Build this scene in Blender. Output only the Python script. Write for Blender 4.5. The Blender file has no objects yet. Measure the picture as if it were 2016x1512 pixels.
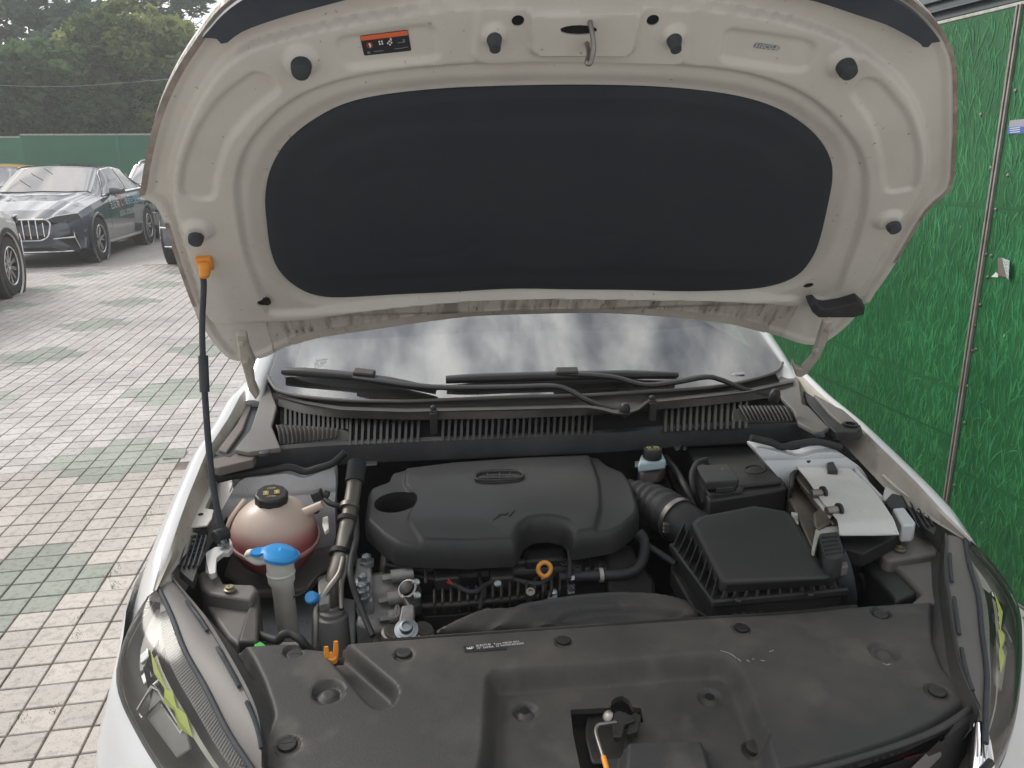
import bpy, bmesh, math, random
import numpy as np
from mathutils import Vector, Matrix
random.seed(7); RNG = np.random.default_rng(7)
scn = bpy.context.scene
COL = scn.collection
# ---------------------------------------------------------------- camera
# car frame: x = to the right of the picture, y = towards the rear of the open car, z = up, ground z = 0
FPX = 1572.0
YAW, PITCH, ROLL = (math.radians(a) for a in (6.07, 15.61, -0.47))
CAM = np.array([-0.269, 0.0, 1.573])
_f = np.array([math.sin(YAW)*math.cos(PITCH), math.cos(YAW)*math.cos(PITCH), -math.sin(PITCH)])
_r = np.array([math.cos(YAW), -math.sin(YAW), 0.0]); _u = np.cross(_r, _f)
_r, _u = _r*math.cos(ROLL)+_u*math.sin(ROLL), -_r*math.sin(ROLL)+_u*math.cos(ROLL)
cd = bpy.data.cameras.new('camera'); cam = bpy.data.objects.new('camera', cd); COL.objects.link(cam)
cam.matrix_world = Matrix(((_r[0], _u[0], -_f[0], CAM[0]), (_r[1], _u[1], -_f[1], CAM[1]), (_r[2], _u[2], -_f[2], CAM[2]), (0, 0, 0, 1)))
cd.sensor_width = 36; cd.lens = FPX/2016*36; cd.clip_start = 0.02; cd.clip_end = 800
scn.camera = cam
# ---------------------------------------------------------------- sky, sun, exposure
SUN_EL, SUN_AZ = math.radians(42), math.radians(-52)      # azimuth from +y towards +x: sun stands behind the trees on the left
w = bpy.data.worlds.new('World'); scn.world = w; w.use_nodes = True
nt = w.node_tree; nt.nodes.clear()
out = nt.nodes.new('ShaderNodeOutputWorld'); bg = nt.nodes.new('ShaderNodeBackground')
sky = nt.nodes.new('ShaderNodeTexSky'); sky.sky_type = 'NISHITA'; sky.sun_disc = False
sky.sun_elevation = SUN_EL; sky.sun_rotation = SUN_AZ; sky.air_density = 1.2; sky.dust_density = 2.5; sky.ozone_density = 1.0
tc = nt.nodes.new('ShaderNodeTexCoord'); mp = nt.nodes.new('ShaderNodeMapping'); mp.inputs['Scale'].default_value = (1.0, 1.0, 1.6)
mp.inputs['Location'].default_value = (0.35, 1.7, 0.2)
nz = nt.nodes.new('ShaderNodeTexNoise'); nz.inputs['Scale'].default_value = 4.4; nz.inputs['Detail'].default_value = 7; nz.inputs['Roughness'].default_value = 0.58
nz.inputs['Distortion'].default_value = 0.35
rp = nt.nodes.new('ShaderNodeValToRGB'); rp.color_ramp.elements[0].position = 0.30; rp.color_ramp.elements[1].position = 0.56
nz2 = nt.nodes.new('ShaderNodeTexNoise'); nz2.inputs['Scale'].default_value = 9.0; nz2.inputs['Detail'].default_value = 6
cr = nt.nodes.new('ShaderNodeValToRGB'); cr.color_ramp.elements[0].position = 0.36; cr.color_ramp.elements[0].color = (5.8, 6.1, 6.7, 1)
cr.color_ramp.elements[1].position = 0.64; cr.color_ramp.elements[1].color = (19.0, 18.6, 17.8, 1)
mx = nt.nodes.new('ShaderNodeMix'); mx.data_type = 'RGBA'
L = nt.links.new
L(tc.outputs['Generated'], mp.inputs['Vector']); L(mp.outputs[0], nz.inputs['Vector']); L(mp.outputs[0], nz2.inputs['Vector'])
L(nz.outputs['Fac'], rp.inputs[0]); L(nz2.outputs['Fac'], cr.inputs[0])
L(rp.outputs[0], mx.inputs[0]); L(sky.outputs[0], mx.inputs[6]); L(cr.outputs[0], mx.inputs[7])
# thin cloud is brighter towards the sun
dt = nt.nodes.new('ShaderNodeVectorMath'); dt.operation = 'DOT_PRODUCT'; dt.inputs[1].default_value = (math.sin(SUN_AZ)*math.cos(SUN_EL), math.cos(SUN_AZ)*math.cos(SUN_EL), math.sin(SUN_EL)); L(tc.outputs['Generated'], dt.inputs[0])
gr_ = nt.nodes.new('ShaderNodeMapRange'); gr_.interpolation_type = 'SMOOTHSTEP'; gr_.inputs['From Min'].default_value = .1; gr_.inputs['From Max'].default_value = 1.0; gr_.inputs['To Min'].default_value = .85; gr_.inputs['To Max'].default_value = 1.9; L(dt.outputs['Value'], gr_.inputs[0])
gx = nt.nodes.new('ShaderNodeVectorMath'); gx.operation = 'SCALE'; L(mx.outputs[2], gx.inputs[0]); L(gr_.outputs[0], gx.inputs['Scale'])
L(gx.outputs[0], bg.inputs['Color']); bg.inputs['Strength'].default_value = 0.078; L(bg.outputs[0], out.inputs[0])
sl = bpy.data.lights.new('sun', 'SUN'); sl.energy = 2.2; sl.angle = math.radians(16); sl.color = (1.0, 0.95, 0.87)
sun = bpy.data.objects.new('sun', sl); COL.objects.link(sun)
sd = Vector((math.sin(SUN_AZ)*math.cos(SUN_EL), math.cos(SUN_AZ)*math.cos(SUN_EL), math.sin(SUN_EL)))
sun.rotation_euler = sd.to_track_quat('Z', 'Y').to_euler()
scn.view_settings.view_transform = 'Standard'; scn.view_settings.look = 'None'
scn.view_settings.exposure = -0.12; scn.view_settings.gamma = 1.0; scn.view_settings.use_curve_mapping = False
scn.cycles.max_bounces = 7; scn.cycles.transparent_max_bounces = 16; scn.cycles.glossy_bounces = 4; scn.cycles.diffuse_bounces = 4
scn.cycles.caustics_reflective = False; scn.cycles.caustics_refractive = False

# ---------------------------------------------------------------- survey: where a sighted point of the photograph lies on a known plane
def ray(a, b): return _f + _r*((a-1008)/FPX) + _u*((756-b)/FPX)
def PZ(a, b, z):
    d = ray(a, b); return CAM + d*((z-CAM[2])/d[2])
def PY(a, b, y):
    d = ray(a, b); return CAM + d*((y-CAM[1])/d[1])
def PX(a, b, x):
    d = ray(a, b); return CAM + d*((x-CAM[0])/d[0])
def PP(a, b, p0, n):
    d = ray(a, b); p0 = np.array(p0); n = np.array(n); return CAM + d*(((p0-CAM)@n)/(d@n))
def tilt(y0, z0, dzdy, dzdx=0.0, x0=0.0):
    return (np.array([x0, y0, z0]), np.array([-dzdx, -dzdy, 1.0]))

# ---------------------------------------------------------------- 2d polygons
def spline(pts, n=8, closed=True):
    P = [np.array(p, float) for p in pts]; out = []; N = len(P)
    for i in range(N if closed else N-1):
        g = lambda k: P[k % N] if closed else P[min(max(k, 0), N-1)]
        p0, p1, p2, p3 = g(i-1), g(i), g(i+1), g(i+2)
        for k in range(n):
            t = k/n
            out.append(0.5*((2*p1)+(-p0+p2)*t+(2*p0-5*p1+4*p2-p3)*t*t+(-p0+3*p1-3*p2+p3)*t**3))
    if not closed: out.append(P[-1])
    return out
def fillet(pts, r, n=5):
    P = [np.array(p, float) for p in pts]; out = []; N = len(P)
    for i in range(N):
        a, b, c = P[i-1], P[i], P[(i+1) % N]
        la, lc = np.linalg.norm(a-b), np.linalg.norm(c-b)
        rr = r[i] if isinstance(r, (list, tuple)) else r
        k = min(rr, la*0.48, lc*0.48)
        s, e = b+(a-b)/la*k, b+(c-b)/lc*k
        for j in range(n+1):
            t = j/n; out.append((1-t)**2*s+2*t*(1-t)*b+t*t*e)
    return out
def ellipse(cx, cy, rx, ry, n=28, ang=0.0):
    c, s = math.cos(ang), math.sin(ang)
    return [np.array((cx+rx*math.cos(t)*c-ry*math.sin(t)*s, cy+rx*math.cos(t)*s+ry*math.sin(t)*c)) for t in [2*math.pi*k/n for k in range(n)]]
def sdf(pts, poly):
    """signed distance (negative inside) and nearest boundary point"""
    pts = np.asarray(pts, float); poly = np.asarray(poly, float)
    best = np.full(len(pts), 1e18); near = pts.copy(); inside = np.zeros(len(pts), bool)
    for i in range(len(poly)):
        a, b = poly[i-1], poly[i]; e = b-a; l2 = max(e@e, 1e-18)
        t = np.clip(((pts-a)@e)/l2, 0, 1); q = a+t[:, None]*e; d = ((pts-q)**2).sum(1)
        m = d < best; best[m] = d[m]; near[m] = q[m]
        c = ((a[1] > pts[:, 1]) != (b[1] > pts[:, 1]))
        dy = b[1]-a[1] if abs(b[1]-a[1]) > 1e-12 else 1e-12
        xi = a[0]+(pts[:, 1]-a[1])*(b[0]-a[0])/dy
        inside ^= (c & (pts[:, 0] < xi))
    d = np.sqrt(best); d[inside] *= -1
    return d, near
def sstep(a, b, x):
    t = np.clip((x-a)/(b-a), 0, 1); return t*t*(3-2*t)

# ---------------------------------------------------------------- mesh builder
class MB:
    def __init__(s): s.v = []; s.f = []; s.m = []
    def add(s, V, F, m=0):
        o = len(s.v); s.v += [tuple(map(float, p)) for p in V]
        s.f += [tuple(o+i for i in q) for q in F]; s.m += [m]*len(F)
    def box(s, c, d, m=0, R=None):
        R = np.eye(3) if R is None else np.array(R); c = np.array(c, float); d = np.array(d, float)/2
        V = [c+R@(d*np.array(k)) for k in [(-1,-1,-1),(1,-1,-1),(1,1,-1),(-1,1,-1),(-1,-1,1),(1,-1,1),(1,1,1),(-1,1,1)]]
        s.add(V, [(0,3,2,1),(4,5,6,7),(0,1,5,4),(1,2,6,5),(2,3,7,6),(3,0,4,7)], m)
    def prism(s, P, vec, m=0, mtop=None):
        P = [np.array(p, float) for p in P]; vec = np.array(vec, float); n = len(P)
        V = P+[p+vec for p in P]
        s.add(V, [tuple(range(n))], m if mtop is None else mtop)
        s.add(V, [tuple(range(2*n-1, n-1, -1))]+[(i, i+n, (i+1) % n+n, (i+1) % n) for i in range(n)], m)
    def loft(s, rings, m=0, cap0=False, cap1=False, closed=True):
        n = len(rings[0]); V = [p for R in rings for p in R]; F = []
        for k in range(len(rings)-1):
            for i in range(n if closed else n-1):
                j = (i+1) % n; F.append((k*n+i, k*n+j, (k+1)*n+j, (k+1)*n+i))
        if cap0: F.append(tuple(range(n-1, -1, -1)))
        if cap1: F.append(tuple((len(rings)-1)*n+i for i in range(n)))
        s.add(V, F, m)
    def tube(s, path, r, seg=10, m=0, cap=True, smooth=0, flat=1.0):
        P = [np.array(p, float) for p in path]
        if smooth:
            rr = r
            if not np.isscalar(r): rr = [float(x) for x in np.interp(np.linspace(0, len(P)-1, (len(P)-1)*smooth+1), range(len(P)), r)]
            P = spline(P, smooth, False); r = rr
        n = len(P); rings = []; up = None
        for i in range(n):
            t = P[min(i+1, n-1)]-P[max(i-1, 0)]; t = t/max(np.linalg.norm(t), 1e-9)
            if up is None:
                up = np.array((0, 0, 1.0)) if abs(t[2]) < 0.9 else np.array((0, 1.0, 0))
            a = np.cross(t, up); a /= max(np.linalg.norm(a), 1e-9); up = np.cross(a, t)
            ri = r if np.isscalar(r) else r[i]
            rings.append([P[i]+ri*(math.cos(q)*a+flat*math.sin(q)*up) for q in [2*math.pi*k/seg for k in range(seg)]])
        s.loft(rings, m, cap, cap)
    def lathe(s, prof, o, ax=(0, 0, 1), seg=24, m=0, cap=True, ms=None):
        o = np.array(o, float); ax = np.array(ax, float); ax /= np.linalg.norm(ax)
        a = np.cross(ax, (0, 0, 1.0) if abs(ax[2]) < 0.9 else (1.0, 0, 0)); a /= np.linalg.norm(a); b = np.cross(ax, a)
        R = [[o+ax*h+r*(math.cos(q)*a+math.sin(q)*b) for q in [2*math.pi*k/seg for k in range(seg)]] for r, h in prof]
        if ms is None: s.loft(R, m, cap, cap)
        else:
            for i in range(len(R)-1): s.loft(R[i:i+2], ms[i], cap and i == 0, cap and i == len(R)-2)
    def build(s, name, mats, parent=None, smooth=35, bevel=0, bseg=2, off=None, recalc=True):
        me = bpy.data.meshes.new(name); me.from_pydata(s.v, [], s.f)
        ml = mats if isinstance(mats, (list, tuple)) else [mats]
        for x in ml: me.materials.append(MATS[x] if isinstance(x, str) else x)
        me.polygons.foreach_set('material_index', s.m)
        if recalc:
            bm = bmesh.new(); bm.from_mesh(me); bmesh.ops.remove_doubles(bm, verts=bm.verts, dist=1e-6)
            bmesh.ops.recalc_face_normals(bm, faces=bm.faces); bm.to_mesh(me); bm.free()
        if smooth:
            me.polygons.foreach_set('use_smooth', [True]*len(me.polygons)); me.set_sharp_from_angle(angle=math.radians(smooth))
        me.update()
        o = bpy.data.objects.new(name, me); COL.objects.link(o)
        if bevel:
            b = o.modifiers.new('bevel', 'BEVEL'); b.width = bevel; b.segments = bseg; b.limit_method = 'ANGLE'; b.angle_limit = math.radians(35)
            b.harden_normals = False
        setpar(o, parent)
        return o
def face_to(o, d):
    me = o.data; n = np.zeros(len(me.polygons)*3); me.polygons.foreach_get('normal', n); a = np.zeros(len(me.polygons)); me.polygons.foreach_get('area', a)
    if (n.reshape(-1, 3)*a[:, None]).sum(0)@np.array(d) < 0: me.flip_normals()
    return o
def setpar(o, parent):
    if parent is None: return
    o.parent = parent
    if parent.get('_base'): o.location = -Vector(parent['_base'])
def empty(name, loc, world_parts=False, rz=0.0):
    o = bpy.data.objects.new(name, None); COL.objects.link(o); o.location = loc; o.rotation_euler = (0, 0, rz)
    o.empty_display_size = 0.2
    if world_parts: o['_base'] = [float(x) for x in loc]
    return o
def tag(o, label=None, cat=None, group=None, kind=None):
    if label: o['label'] = label
    if cat: o['category'] = cat
    if group: o['group'] = group
    if kind: o['kind'] = kind
    return o
def copy_tree(o, parent=None):
    c = o.copy(); COL.objects.link(c); c.parent = parent
    for ch in list(o.children): copy_tree(ch, c)
    return c
def hfield(name, frame, outline, hfun, step, mats, parent=None, holes=(), skirt=0.0, mfun=None, smooth=40):
    """pressed / moulded sheet: a grid over an outline in a plane, raised by hfun(x, y), rim folded back by skirt"""
    O, ex, ey, en = (np.array(q, float) for q in frame)
    ol = np.array(outline, float); lo = ol.min(0)-step; hi = ol.max(0)+step
    nx, ny = int((hi[0]-lo[0])/step)+1, int((hi[1]-lo[1])/step)+1
    gx, gy = np.meshgrid(lo[0]+step*np.arange(nx+1), lo[1]+step*np.arange(ny+1)); V = np.stack([gx.ravel(), gy.ravel()], 1)
    cx, cy = np.meshgrid(lo[0]+step*(np.arange(nx)+.5), lo[1]+step*(np.arange(ny)+.5)); C = np.stack([cx.ravel(), cy.ravel()], 1)
    keep = sdf(C, ol)[0] < 0
    for h in holes: keep &= sdf(C, h)[0] > 0
    I, J = np.meshgrid(np.arange(nx), np.arange(ny)); I = I.ravel(); J = J.ravel()
    Q = np.stack([J*(nx+1)+I, J*(nx+1)+I+1, (J+1)*(nx+1)+I+1, (J+1)*(nx+1)+I], 1)[keep]
    cnt = np.bincount(Q.ravel(), minlength=len(V)); bnd = np.where((cnt > 0) & (cnt < 4))[0]
    d, near = sdf(V[bnd], ol); d = np.abs(d)
    for h in holes:
        d2, n2 = sdf(V[bnd], h); d2 = np.abs(d2); m = d2 < d; near[m] = n2[m]; d[m] = d2[m]
    ok = d < step*1.6; V[bnd[ok]] = near[ok]
    used = np.where(cnt > 0)[0]; idx = -np.ones(len(V), int); idx[used] = np.arange(len(used))
    P2 = V[used]; Z = hfun(P2[:, 0], P2[:, 1]); F = idx[Q]
    W = O+P2[:, :1]*ex+P2[:, 1:]*ey+Z[:, None]*en
    E = {}
    for q in F:
        for a, b in ((q[0], q[1]), (q[1], q[2]), (q[2], q[3]), (q[3], q[0])):
            k = (min(a, b), max(a, b)); E[k] = None if k in E else (a, b)
    mb = MB(); faces = [tuple(int(i) for i in q) for q in F]
    mb.v = [tuple(p) for p in W]; mb.f = faces; mb.m = [0]*len(faces)
    if mfun is not None: mb.m = [int(x) for x in mfun(P2[F].mean(1)[:, 0], P2[F].mean(1)[:, 1])]
    if skirt:
        mp_ = {}
        for e in E.values():
            if e is None: continue
            for i in e:
                if i not in mp_: mp_[i] = len(mb.v); mb.v.append(tuple(W[i]-en*skirt))
        for e in E.values():
            if e is not None:
                mb.f.append((int(e[1]), int(e[0]), mp_[e[0]], mp_[e[1]])); mb.m.append(0)
    return mb.build(name, mats, parent, smooth=smooth, recalc=True)
def textmesh(mb, txt, o, ex, ey, size, m=0, align='CENTER', lift=0.0004):
    """flat lettering: outline text turned into faces at o, running along ex, rising along ey"""
    cu = bpy.data.curves.new('lettering', 'FONT'); cu.body = txt; cu.size = size; cu.align_x = align; cu.align_y = 'CENTER'; cu.resolution_u = 2
    ob = bpy.data.objects.new('lettering', cu); COL.objects.link(ob)
    dg = bpy.context.evaluated_depsgraph_get(); me = bpy.data.meshes.new_from_object(ob.evaluated_get(dg))
    o = np.array(o, float); ex = np.array(ex, float); ey = np.array(ey, float); ex /= np.linalg.norm(ex); ey /= np.linalg.norm(ey); en = np.cross(ex, ey)
    mb.add([o+ex*v.co.x+ey*v.co.y+en*lift for v in me.vertices], [tuple(p.vertices) for p in me.polygons], m)
    bpy.data.objects.remove(ob); bpy.data.curves.remove(cu); bpy.data.meshes.remove(me)

# ---------------------------------------------------------------- materials
MATS = {}
def M(name, c, rough=.5, metal=0., c2=None, scale=6., amt=.6, lo=.42, hi=.68, bump=0., bscale=150., coat=0., spec=.5, ior=1.5, trans=0., emis=None,
      c3=None, scale3=40., lo3=.6, hi3=.72, stretch=(1, 1, 1), rough2=None, alpha=1., bdist=0.002, sss=0.):
    m = bpy.data.materials.new(name); m.use_nodes = True; nt = m.node_tree; b = nt.nodes['Principled BSDF']; N = nt.nodes.new; L = nt.links.new
    b.inputs['Base Color'].default_value = (*c, 1); b.inputs['Roughness'].default_value = rough; b.inputs['Metallic'].default_value = metal
    b.inputs['Coat Weight'].default_value = coat; b.inputs['Coat Roughness'].default_value = .04; b.inputs['Specular IOR Level'].default_value = spec
    b.inputs['IOR'].default_value = ior; b.inputs['Transmission Weight'].default_value = trans; b.inputs['Alpha'].default_value = alpha
    if sss: b.inputs['Subsurface Weight'].default_value = sss; b.inputs['Subsurface Radius'].default_value = (.02, .012, .01); b.inputs['Subsurface Scale'].default_value = 1.0
    tc = N('ShaderNodeTexCoord'); mp = N('ShaderNodeMapping'); mp.inputs['Scale'].default_value = stretch; L(tc.outputs['Object'], mp.inputs['Vector'])
    cur = None
    if c2:
        nz = N('ShaderNodeTexNoise'); nz.inputs['Scale'].default_value = scale; nz.inputs['Detail'].default_value = 7; nz.inputs['Roughness'].default_value = .62
        L(mp.outputs[0], nz.inputs['Vector'])
        mr = N('ShaderNodeMapRange'); mr.inputs['From Min'].default_value = lo; mr.inputs['From Max'].default_value = hi; mr.inputs['To Max'].default_value = amt
        L(nz.outputs['Fac'], mr.inputs['Value'])
        mx = N('ShaderNodeMix'); mx.data_type = 'RGBA'; mx.inputs[6].default_value = (*c, 1); mx.inputs[7].default_value = (*c2, 1)
        L(mr.outputs[0], mx.inputs[0]); cur = mx.outputs[2]
        if rough2 is not None:
            r2 = N('ShaderNodeMapRange'); r2.inputs['From Min'].default_value = lo; r2.inputs['From Max'].default_value = hi
            r2.inputs['To Min'].default_value = rough; r2.inputs['To Max'].default_value = rough2; L(nz.outputs['Fac'], r2.inputs['Value']); L(r2.outputs[0], b.inputs['Roughness'])
    if c3:
        n3 = N('ShaderNodeTexNoise'); n3.inputs['Scale'].default_value = scale3; n3.inputs['Detail'].default_value = 3; L(mp.outputs[0], n3.inputs['Vector'])
        m3 = N('ShaderNodeMapRange'); m3.inputs['From Min'].default_value = lo3; m3.inputs['From Max'].default_value = hi3; L(n3.outputs['Fac'], m3.inputs['Value'])
        x3 = N('ShaderNodeMix'); x3.data_type = 'RGBA'; x3.inputs[7].default_value = (*c3, 1); L(m3.outputs[0], x3.inputs[0])
        if cur: L(cur, x3.inputs[6])
        else: x3.inputs[6].default_value = (*c, 1)
        cur = x3.outputs[2]
    if cur: L(cur, b.inputs['Base Color'])
    if bump:
        nb = N('ShaderNodeTexNoise'); nb.inputs['Scale'].default_value = bscale; nb.inputs['Detail'].default_value = 4; L(tc.outputs['Object'], nb.inputs['Vector'])
        bp = N('ShaderNodeBump'); bp.inputs['Strength'].default_value = bump; bp.inputs['Distance'].default_value = bdist
        L(nb.outputs['Fac'], bp.inputs['Height']); L(bp.outputs[0], b.inputs['Normal'])
    if emis: b.inputs['Emission Color'].default_value = (*emis[:3], 1); b.inputs['Emission Strength'].default_value = emis[3]
    MATS[name] = m
    return m
def attr_mat(name, rough=.5, attr='col', spec=.3, bump=0., bscale=60., coat=0., trl=0.):
    m = M(name, (.5, .5, .5), rough, spec=spec, bump=bump, bscale=bscale, coat=coat); nt = m.node_tree
    a = nt.nodes.new('ShaderNodeAttribute'); a.attribute_name = attr; b = nt.nodes['Principled BSDF']; nt.links.new(a.outputs['Color'], b.inputs['Base Color'])
    if trl:
        t = nt.nodes.new('ShaderNodeBsdfTranslucent'); nt.links.new(a.outputs['Color'], t.inputs['Color']); ms = nt.nodes.new('ShaderNodeMixShader'); ms.inputs[0].default_value = trl
        nt.links.new(b.outputs[0], ms.inputs[1]); nt.links.new(t.outputs[0], ms.inputs[2]); nt.links.new(ms.outputs[0], nt.nodes['Material Output'].inputs[0])
    return m
DUST = (.20, .175, .15)
M('paint_white', (.68, .69, .71), .22, c2=(.58, .57, .55), scale=3, amt=.35, coat=.6)
M('paint_inner', (.63, .612, .565), .36, c2=(.44, .415, .37), scale=3.5, amt=.45, lo=.45, hi=.75, coat=.25, c3=(.30, .26, .21), scale3=95, lo3=.70, hi3=.76)
M('paint_dirty', (.54, .51, .46), .5, c2=(.21, .18, .155), scale=15, amt=.75, lo=.47, hi=.62, stretch=(2.2, .5, .5), c3=(.13, .11, .095), scale3=60, lo3=.64, hi3=.74)
M('tower_white', (.62, .65, .68), .4, c2=(.42, .42, .42), scale=6, amt=.6, c3=(.25, .2, .15), scale3=70, lo3=.68, hi3=.76)
M('paint_dusty', (.40, .365, .32), .5, c2=(.55, .52, .47), scale=9, amt=.7, c3=(.2, .17, .14), scale3=50, lo3=.64, hi3=.76)
M('hem_shade_brown', (.24, .20, .175), .6, c2=(.42, .38, .345), scale=24, amt=.9)  # brown of the hood hem, with the edge's shadow line painted in
M('pad_felt', (.030, .037, .047), .75, c2=(.042, .048, .055), scale=5, amt=.5, bump=.25, bscale=420, spec=.25)
M('rubber', (.020, .021, .024), .62, c2=(.055, .055, .058), scale=9, amt=.6, bump=.12, bscale=220)
M('rubber_grey', (.035, .042, .052), .7, c2=(.07, .072, .078), scale=20, amt=.5)
M('plastic_panel', (.040, .040, .041), .52, c2=(.118, .104, .090), scale=4.2, amt=.85, lo=.42, hi=.76, bump=.22, bscale=520, c3=(.145, .13, .114), scale3=11, lo3=.56, hi3=.92, rough2=.75)
M('plastic_cover', (.025, .026, .028), .44, c2=(.052, .050, .048), scale=4, amt=.7, bump=.2, bscale=600, rough2=.62)
M('plastic_black', (.016, .017, .018), .45, c2=(.05, .047, .043), scale=7, amt=.55, bump=.1, bscale=300, rough2=.65)
M('plastic_cowl', (.034, .034, .034), .55, c2=(.12, .108, .092), scale=5.5, amt=.7, bump=.15, bscale=320, rough2=.75)
M('plastic_grey', (.145, .136, .13), .55, c2=(.20, .183, .165), scale=4.5, amt=.7, bump=.15, bscale=420)
M('bay_dark', (.010, .010, .011), .7, c2=(.035, .03, .027), scale=6, amt=.6)
M('block_black', (.014, .014, .015), .5, c2=(.06, .052, .045), scale=14, amt=.5, bump=.2, bscale=120)
M('cast_alu', (.34, .34, .335), .5, metal=.4, c2=(.13, .125, .12), scale=18, amt=.75, bump=.3, bscale=180)
M('alu_pipe', (.28, .265, .245), .48, metal=.9, c2=(.22, .19, .15), scale=14, amt=.7)
M('zinc', (.36, .40, .43), .42, metal=.9, c2=(.3, .32, .33), scale=60, amt=.6)
M('steel', (.32, .31, .295), .42, metal=.9, c2=(.18, .15, .12), scale=30, amt=.6)
M('rusty', (.30, .23, .17), .6, metal=.4, c2=(.12, .07, .04), scale=30, amt=.8)
M('chrome', (.85, .85, .86), .08, metal=1.)
M('tank_shell', (.60, .47, .37), .36, c2=(.52, .38, .30), scale=7, amt=.5, spec=.4, sss=.15)
M('tank_fluid', (.44, .125, .13), .34, c2=(.36, .085, .09), scale=6, amt=.5, spec=.4, sss=.15)
M('tank_seam', (.62, .36, .33), .4, c2=(.5, .25, .24), scale=10, amt=.5)
M('cap_print', (.62, .50, .20), .5)
M('print_yellow', (.80, .78, .25), .5)
M('print_white', (.75, .74, .72), .5)
M('print_red', (.6, .05, .05), .5)
M('label_black', (.025, .028, .033), .4)
M('label_orange', (.75, .16, .06), .45)
M('blue_cap', (.035, .32, .78), .38, c2=(.07, .38, .78), scale=20, amt=.5)
M('neck_white', (.74, .73, .66), .45, c2=(.60, .585, .53), scale=9, amt=.6, sss=.1)
M('fluid_blue', (.52, .68, .74), .25, c2=(.35, .45, .48), scale=20, amt=.6)
M('orange', (.85, .33, .04), .4, c2=(.70, .25, .04), scale=30, amt=.6)
M('dip_orange', (.80, .36, .07), .38, c2=(.62, .25, .05), scale=30, amt=.6)
M('green_clip', (.06, .45, .07), .5)
M('green_reflection', (.80, .90, .22), .3, c2=(.62, .75, .12), scale=60, amt=.6)
M('bolt_olive', (.30, .27, .18), .45, metal=.7)
M('liner_grey', (.15, .13, .12), .7, c2=(.22, .19, .17), scale=8, amt=.7, bump=.3, bscale=200)
M('foil_white', (.66, .66, .66), .42, c2=(.50, .49, .47), scale=5, amt=.6, c3=(.36, .34, .31), scale3=110, lo3=.69, hi3=.76)
M('ecu_brown', (.15, .125, .10), .38, metal=.55, c2=(.09, .08, .07), scale=9, amt=.6)
M('conn_grey', (.42, .42, .38), .5)
M('dryer_alu', (.46, .46, .455), .5, metal=.1, c2=(.34, .335, .33), scale=9, amt=.6)
M('wiper_black', (.012, .012, .013), .42, c2=(.03, .029, .028), scale=12, amt=.6)
M('hole', (.006, .006, .007), .9)
M('seal_blue', (.035, .045, .062), .55, c2=(.065, .075, .09), scale=14, amt=.6)
M('lamp_shell', (.135, .126, .122), .5, c2=(.165, .153, .145), scale=5, amt=.6, bump=.1, bscale=420)
M('lamp_inner', (.21, .198, .182), .34, metal=.15, c2=(.14, .132, .122), scale=12, amt=.6)
M('lamp_plate', (.55, .54, .515), .28, metal=.1, c2=(.42, .41, .39), scale=14, amt=.6)
M('guide_cream', (.86, .84, .74), .25, c2=(.74, .72, .62), scale=18, amt=.6)
M('lamp_dark', (.03, .032, .035), .25, coat=.5)
M('lamp_grey', (.50, .49, .475), .3, metal=.2, c2=(.40, .39, .38), scale=9, amt=.6)
# ================================================================ the setting
# ---- ground far out, with the paving pattern too far away to build piece by piece
TP = 0.1156; TA = math.radians(3.75)
TI = np.array([math.sin(TA), -math.cos(TA)])*TP; TJ = np.array([math.cos(TA), math.sin(TA)])*TP; TO = np.array([-1.5573, 2.7678])
def green_cell(i, j):
    r = (i+5) % 12
    if r > 5: return False
    c = (j+.5+3+6) % 12-6
    return abs(c) < (1, 2, 3, 3, 2, 1)[r]
gm = M('paving_far', (.5, .46, .42), .75); nt = gm.node_tree; b = nt.nodes['Principled BSDF']
tc = nt.nodes.new('ShaderNodeTexCoord'); mp = nt.nodes.new('ShaderNodeMapping'); br = nt.nodes.new('ShaderNodeTexBrick')
mp.inputs['Rotation'].default_value = (0, 0, -TA); mp.vector_type = 'POINT'
br.offset = 0; br.inputs['Color1'].default_value = (.56, .525, .505, 1); br.inputs['Color2'].default_value = (.51, .48, .46, 1); br.inputs['Mortar'].default_value = (.30, .265, .23, 1)
br.inputs['Scale'].default_value = 1; br.inputs['Brick Width'].default_value = TP; br.inputs['Row Height'].default_value = TP; br.inputs['Mortar Size'].default_value = .004
nt.links.new(tc.outputs['Object'], mp.inputs[0]); nt.links.new(mp.outputs[0], br.inputs['Vector'])
nz = nt.nodes.new('ShaderNodeTexNoise'); nz.inputs['Scale'].default_value = .8; nz.inputs['Detail'].default_value = 6; nt.links.new(tc.outputs['Object'], nz.inputs['Vector'])
mr = nt.nodes.new('ShaderNodeMapRange'); mr.inputs['To Min'].default_value = .75; mr.inputs['To Max'].default_value = 1.15; nt.links.new(nz.outputs['Fac'], mr.inputs[0])
mm = nt.nodes.new('ShaderNodeMix'); mm.data_type = 'RGBA'; mm.blend_type = 'MULTIPLY'; mm.inputs[0].default_value = 1
nt.links.new(br.outputs['Color'], mm.inputs[6]); nt.links.new(mr.outputs[0], mm.inputs[7]); nt.links.new(mm.outputs[2], b.inputs['Base Color'])
M('grout', (.16, .135, .11), .9, c2=(.26, .22, .18), scale=9, amt=.8, bump=.6, bscale=160, c3=(.08, .07, .055), scale3=30)
g = MB(); g.add([(-60, -20, -.016), (60, -20, -.016), (60, 80, -.016), (-60, 80, -.016)], [(0, 1, 2, 3)])
tag(g.build('ground', 'paving_far', smooth=0), kind='structure')
g = MB(); g.add([(-9.6, .0, -.007), (2.2, .0, -.007), (2.2, 13.6, -.007), (-9.6, 13.6, -.007)], [(0, 1, 2, 3)])
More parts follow.
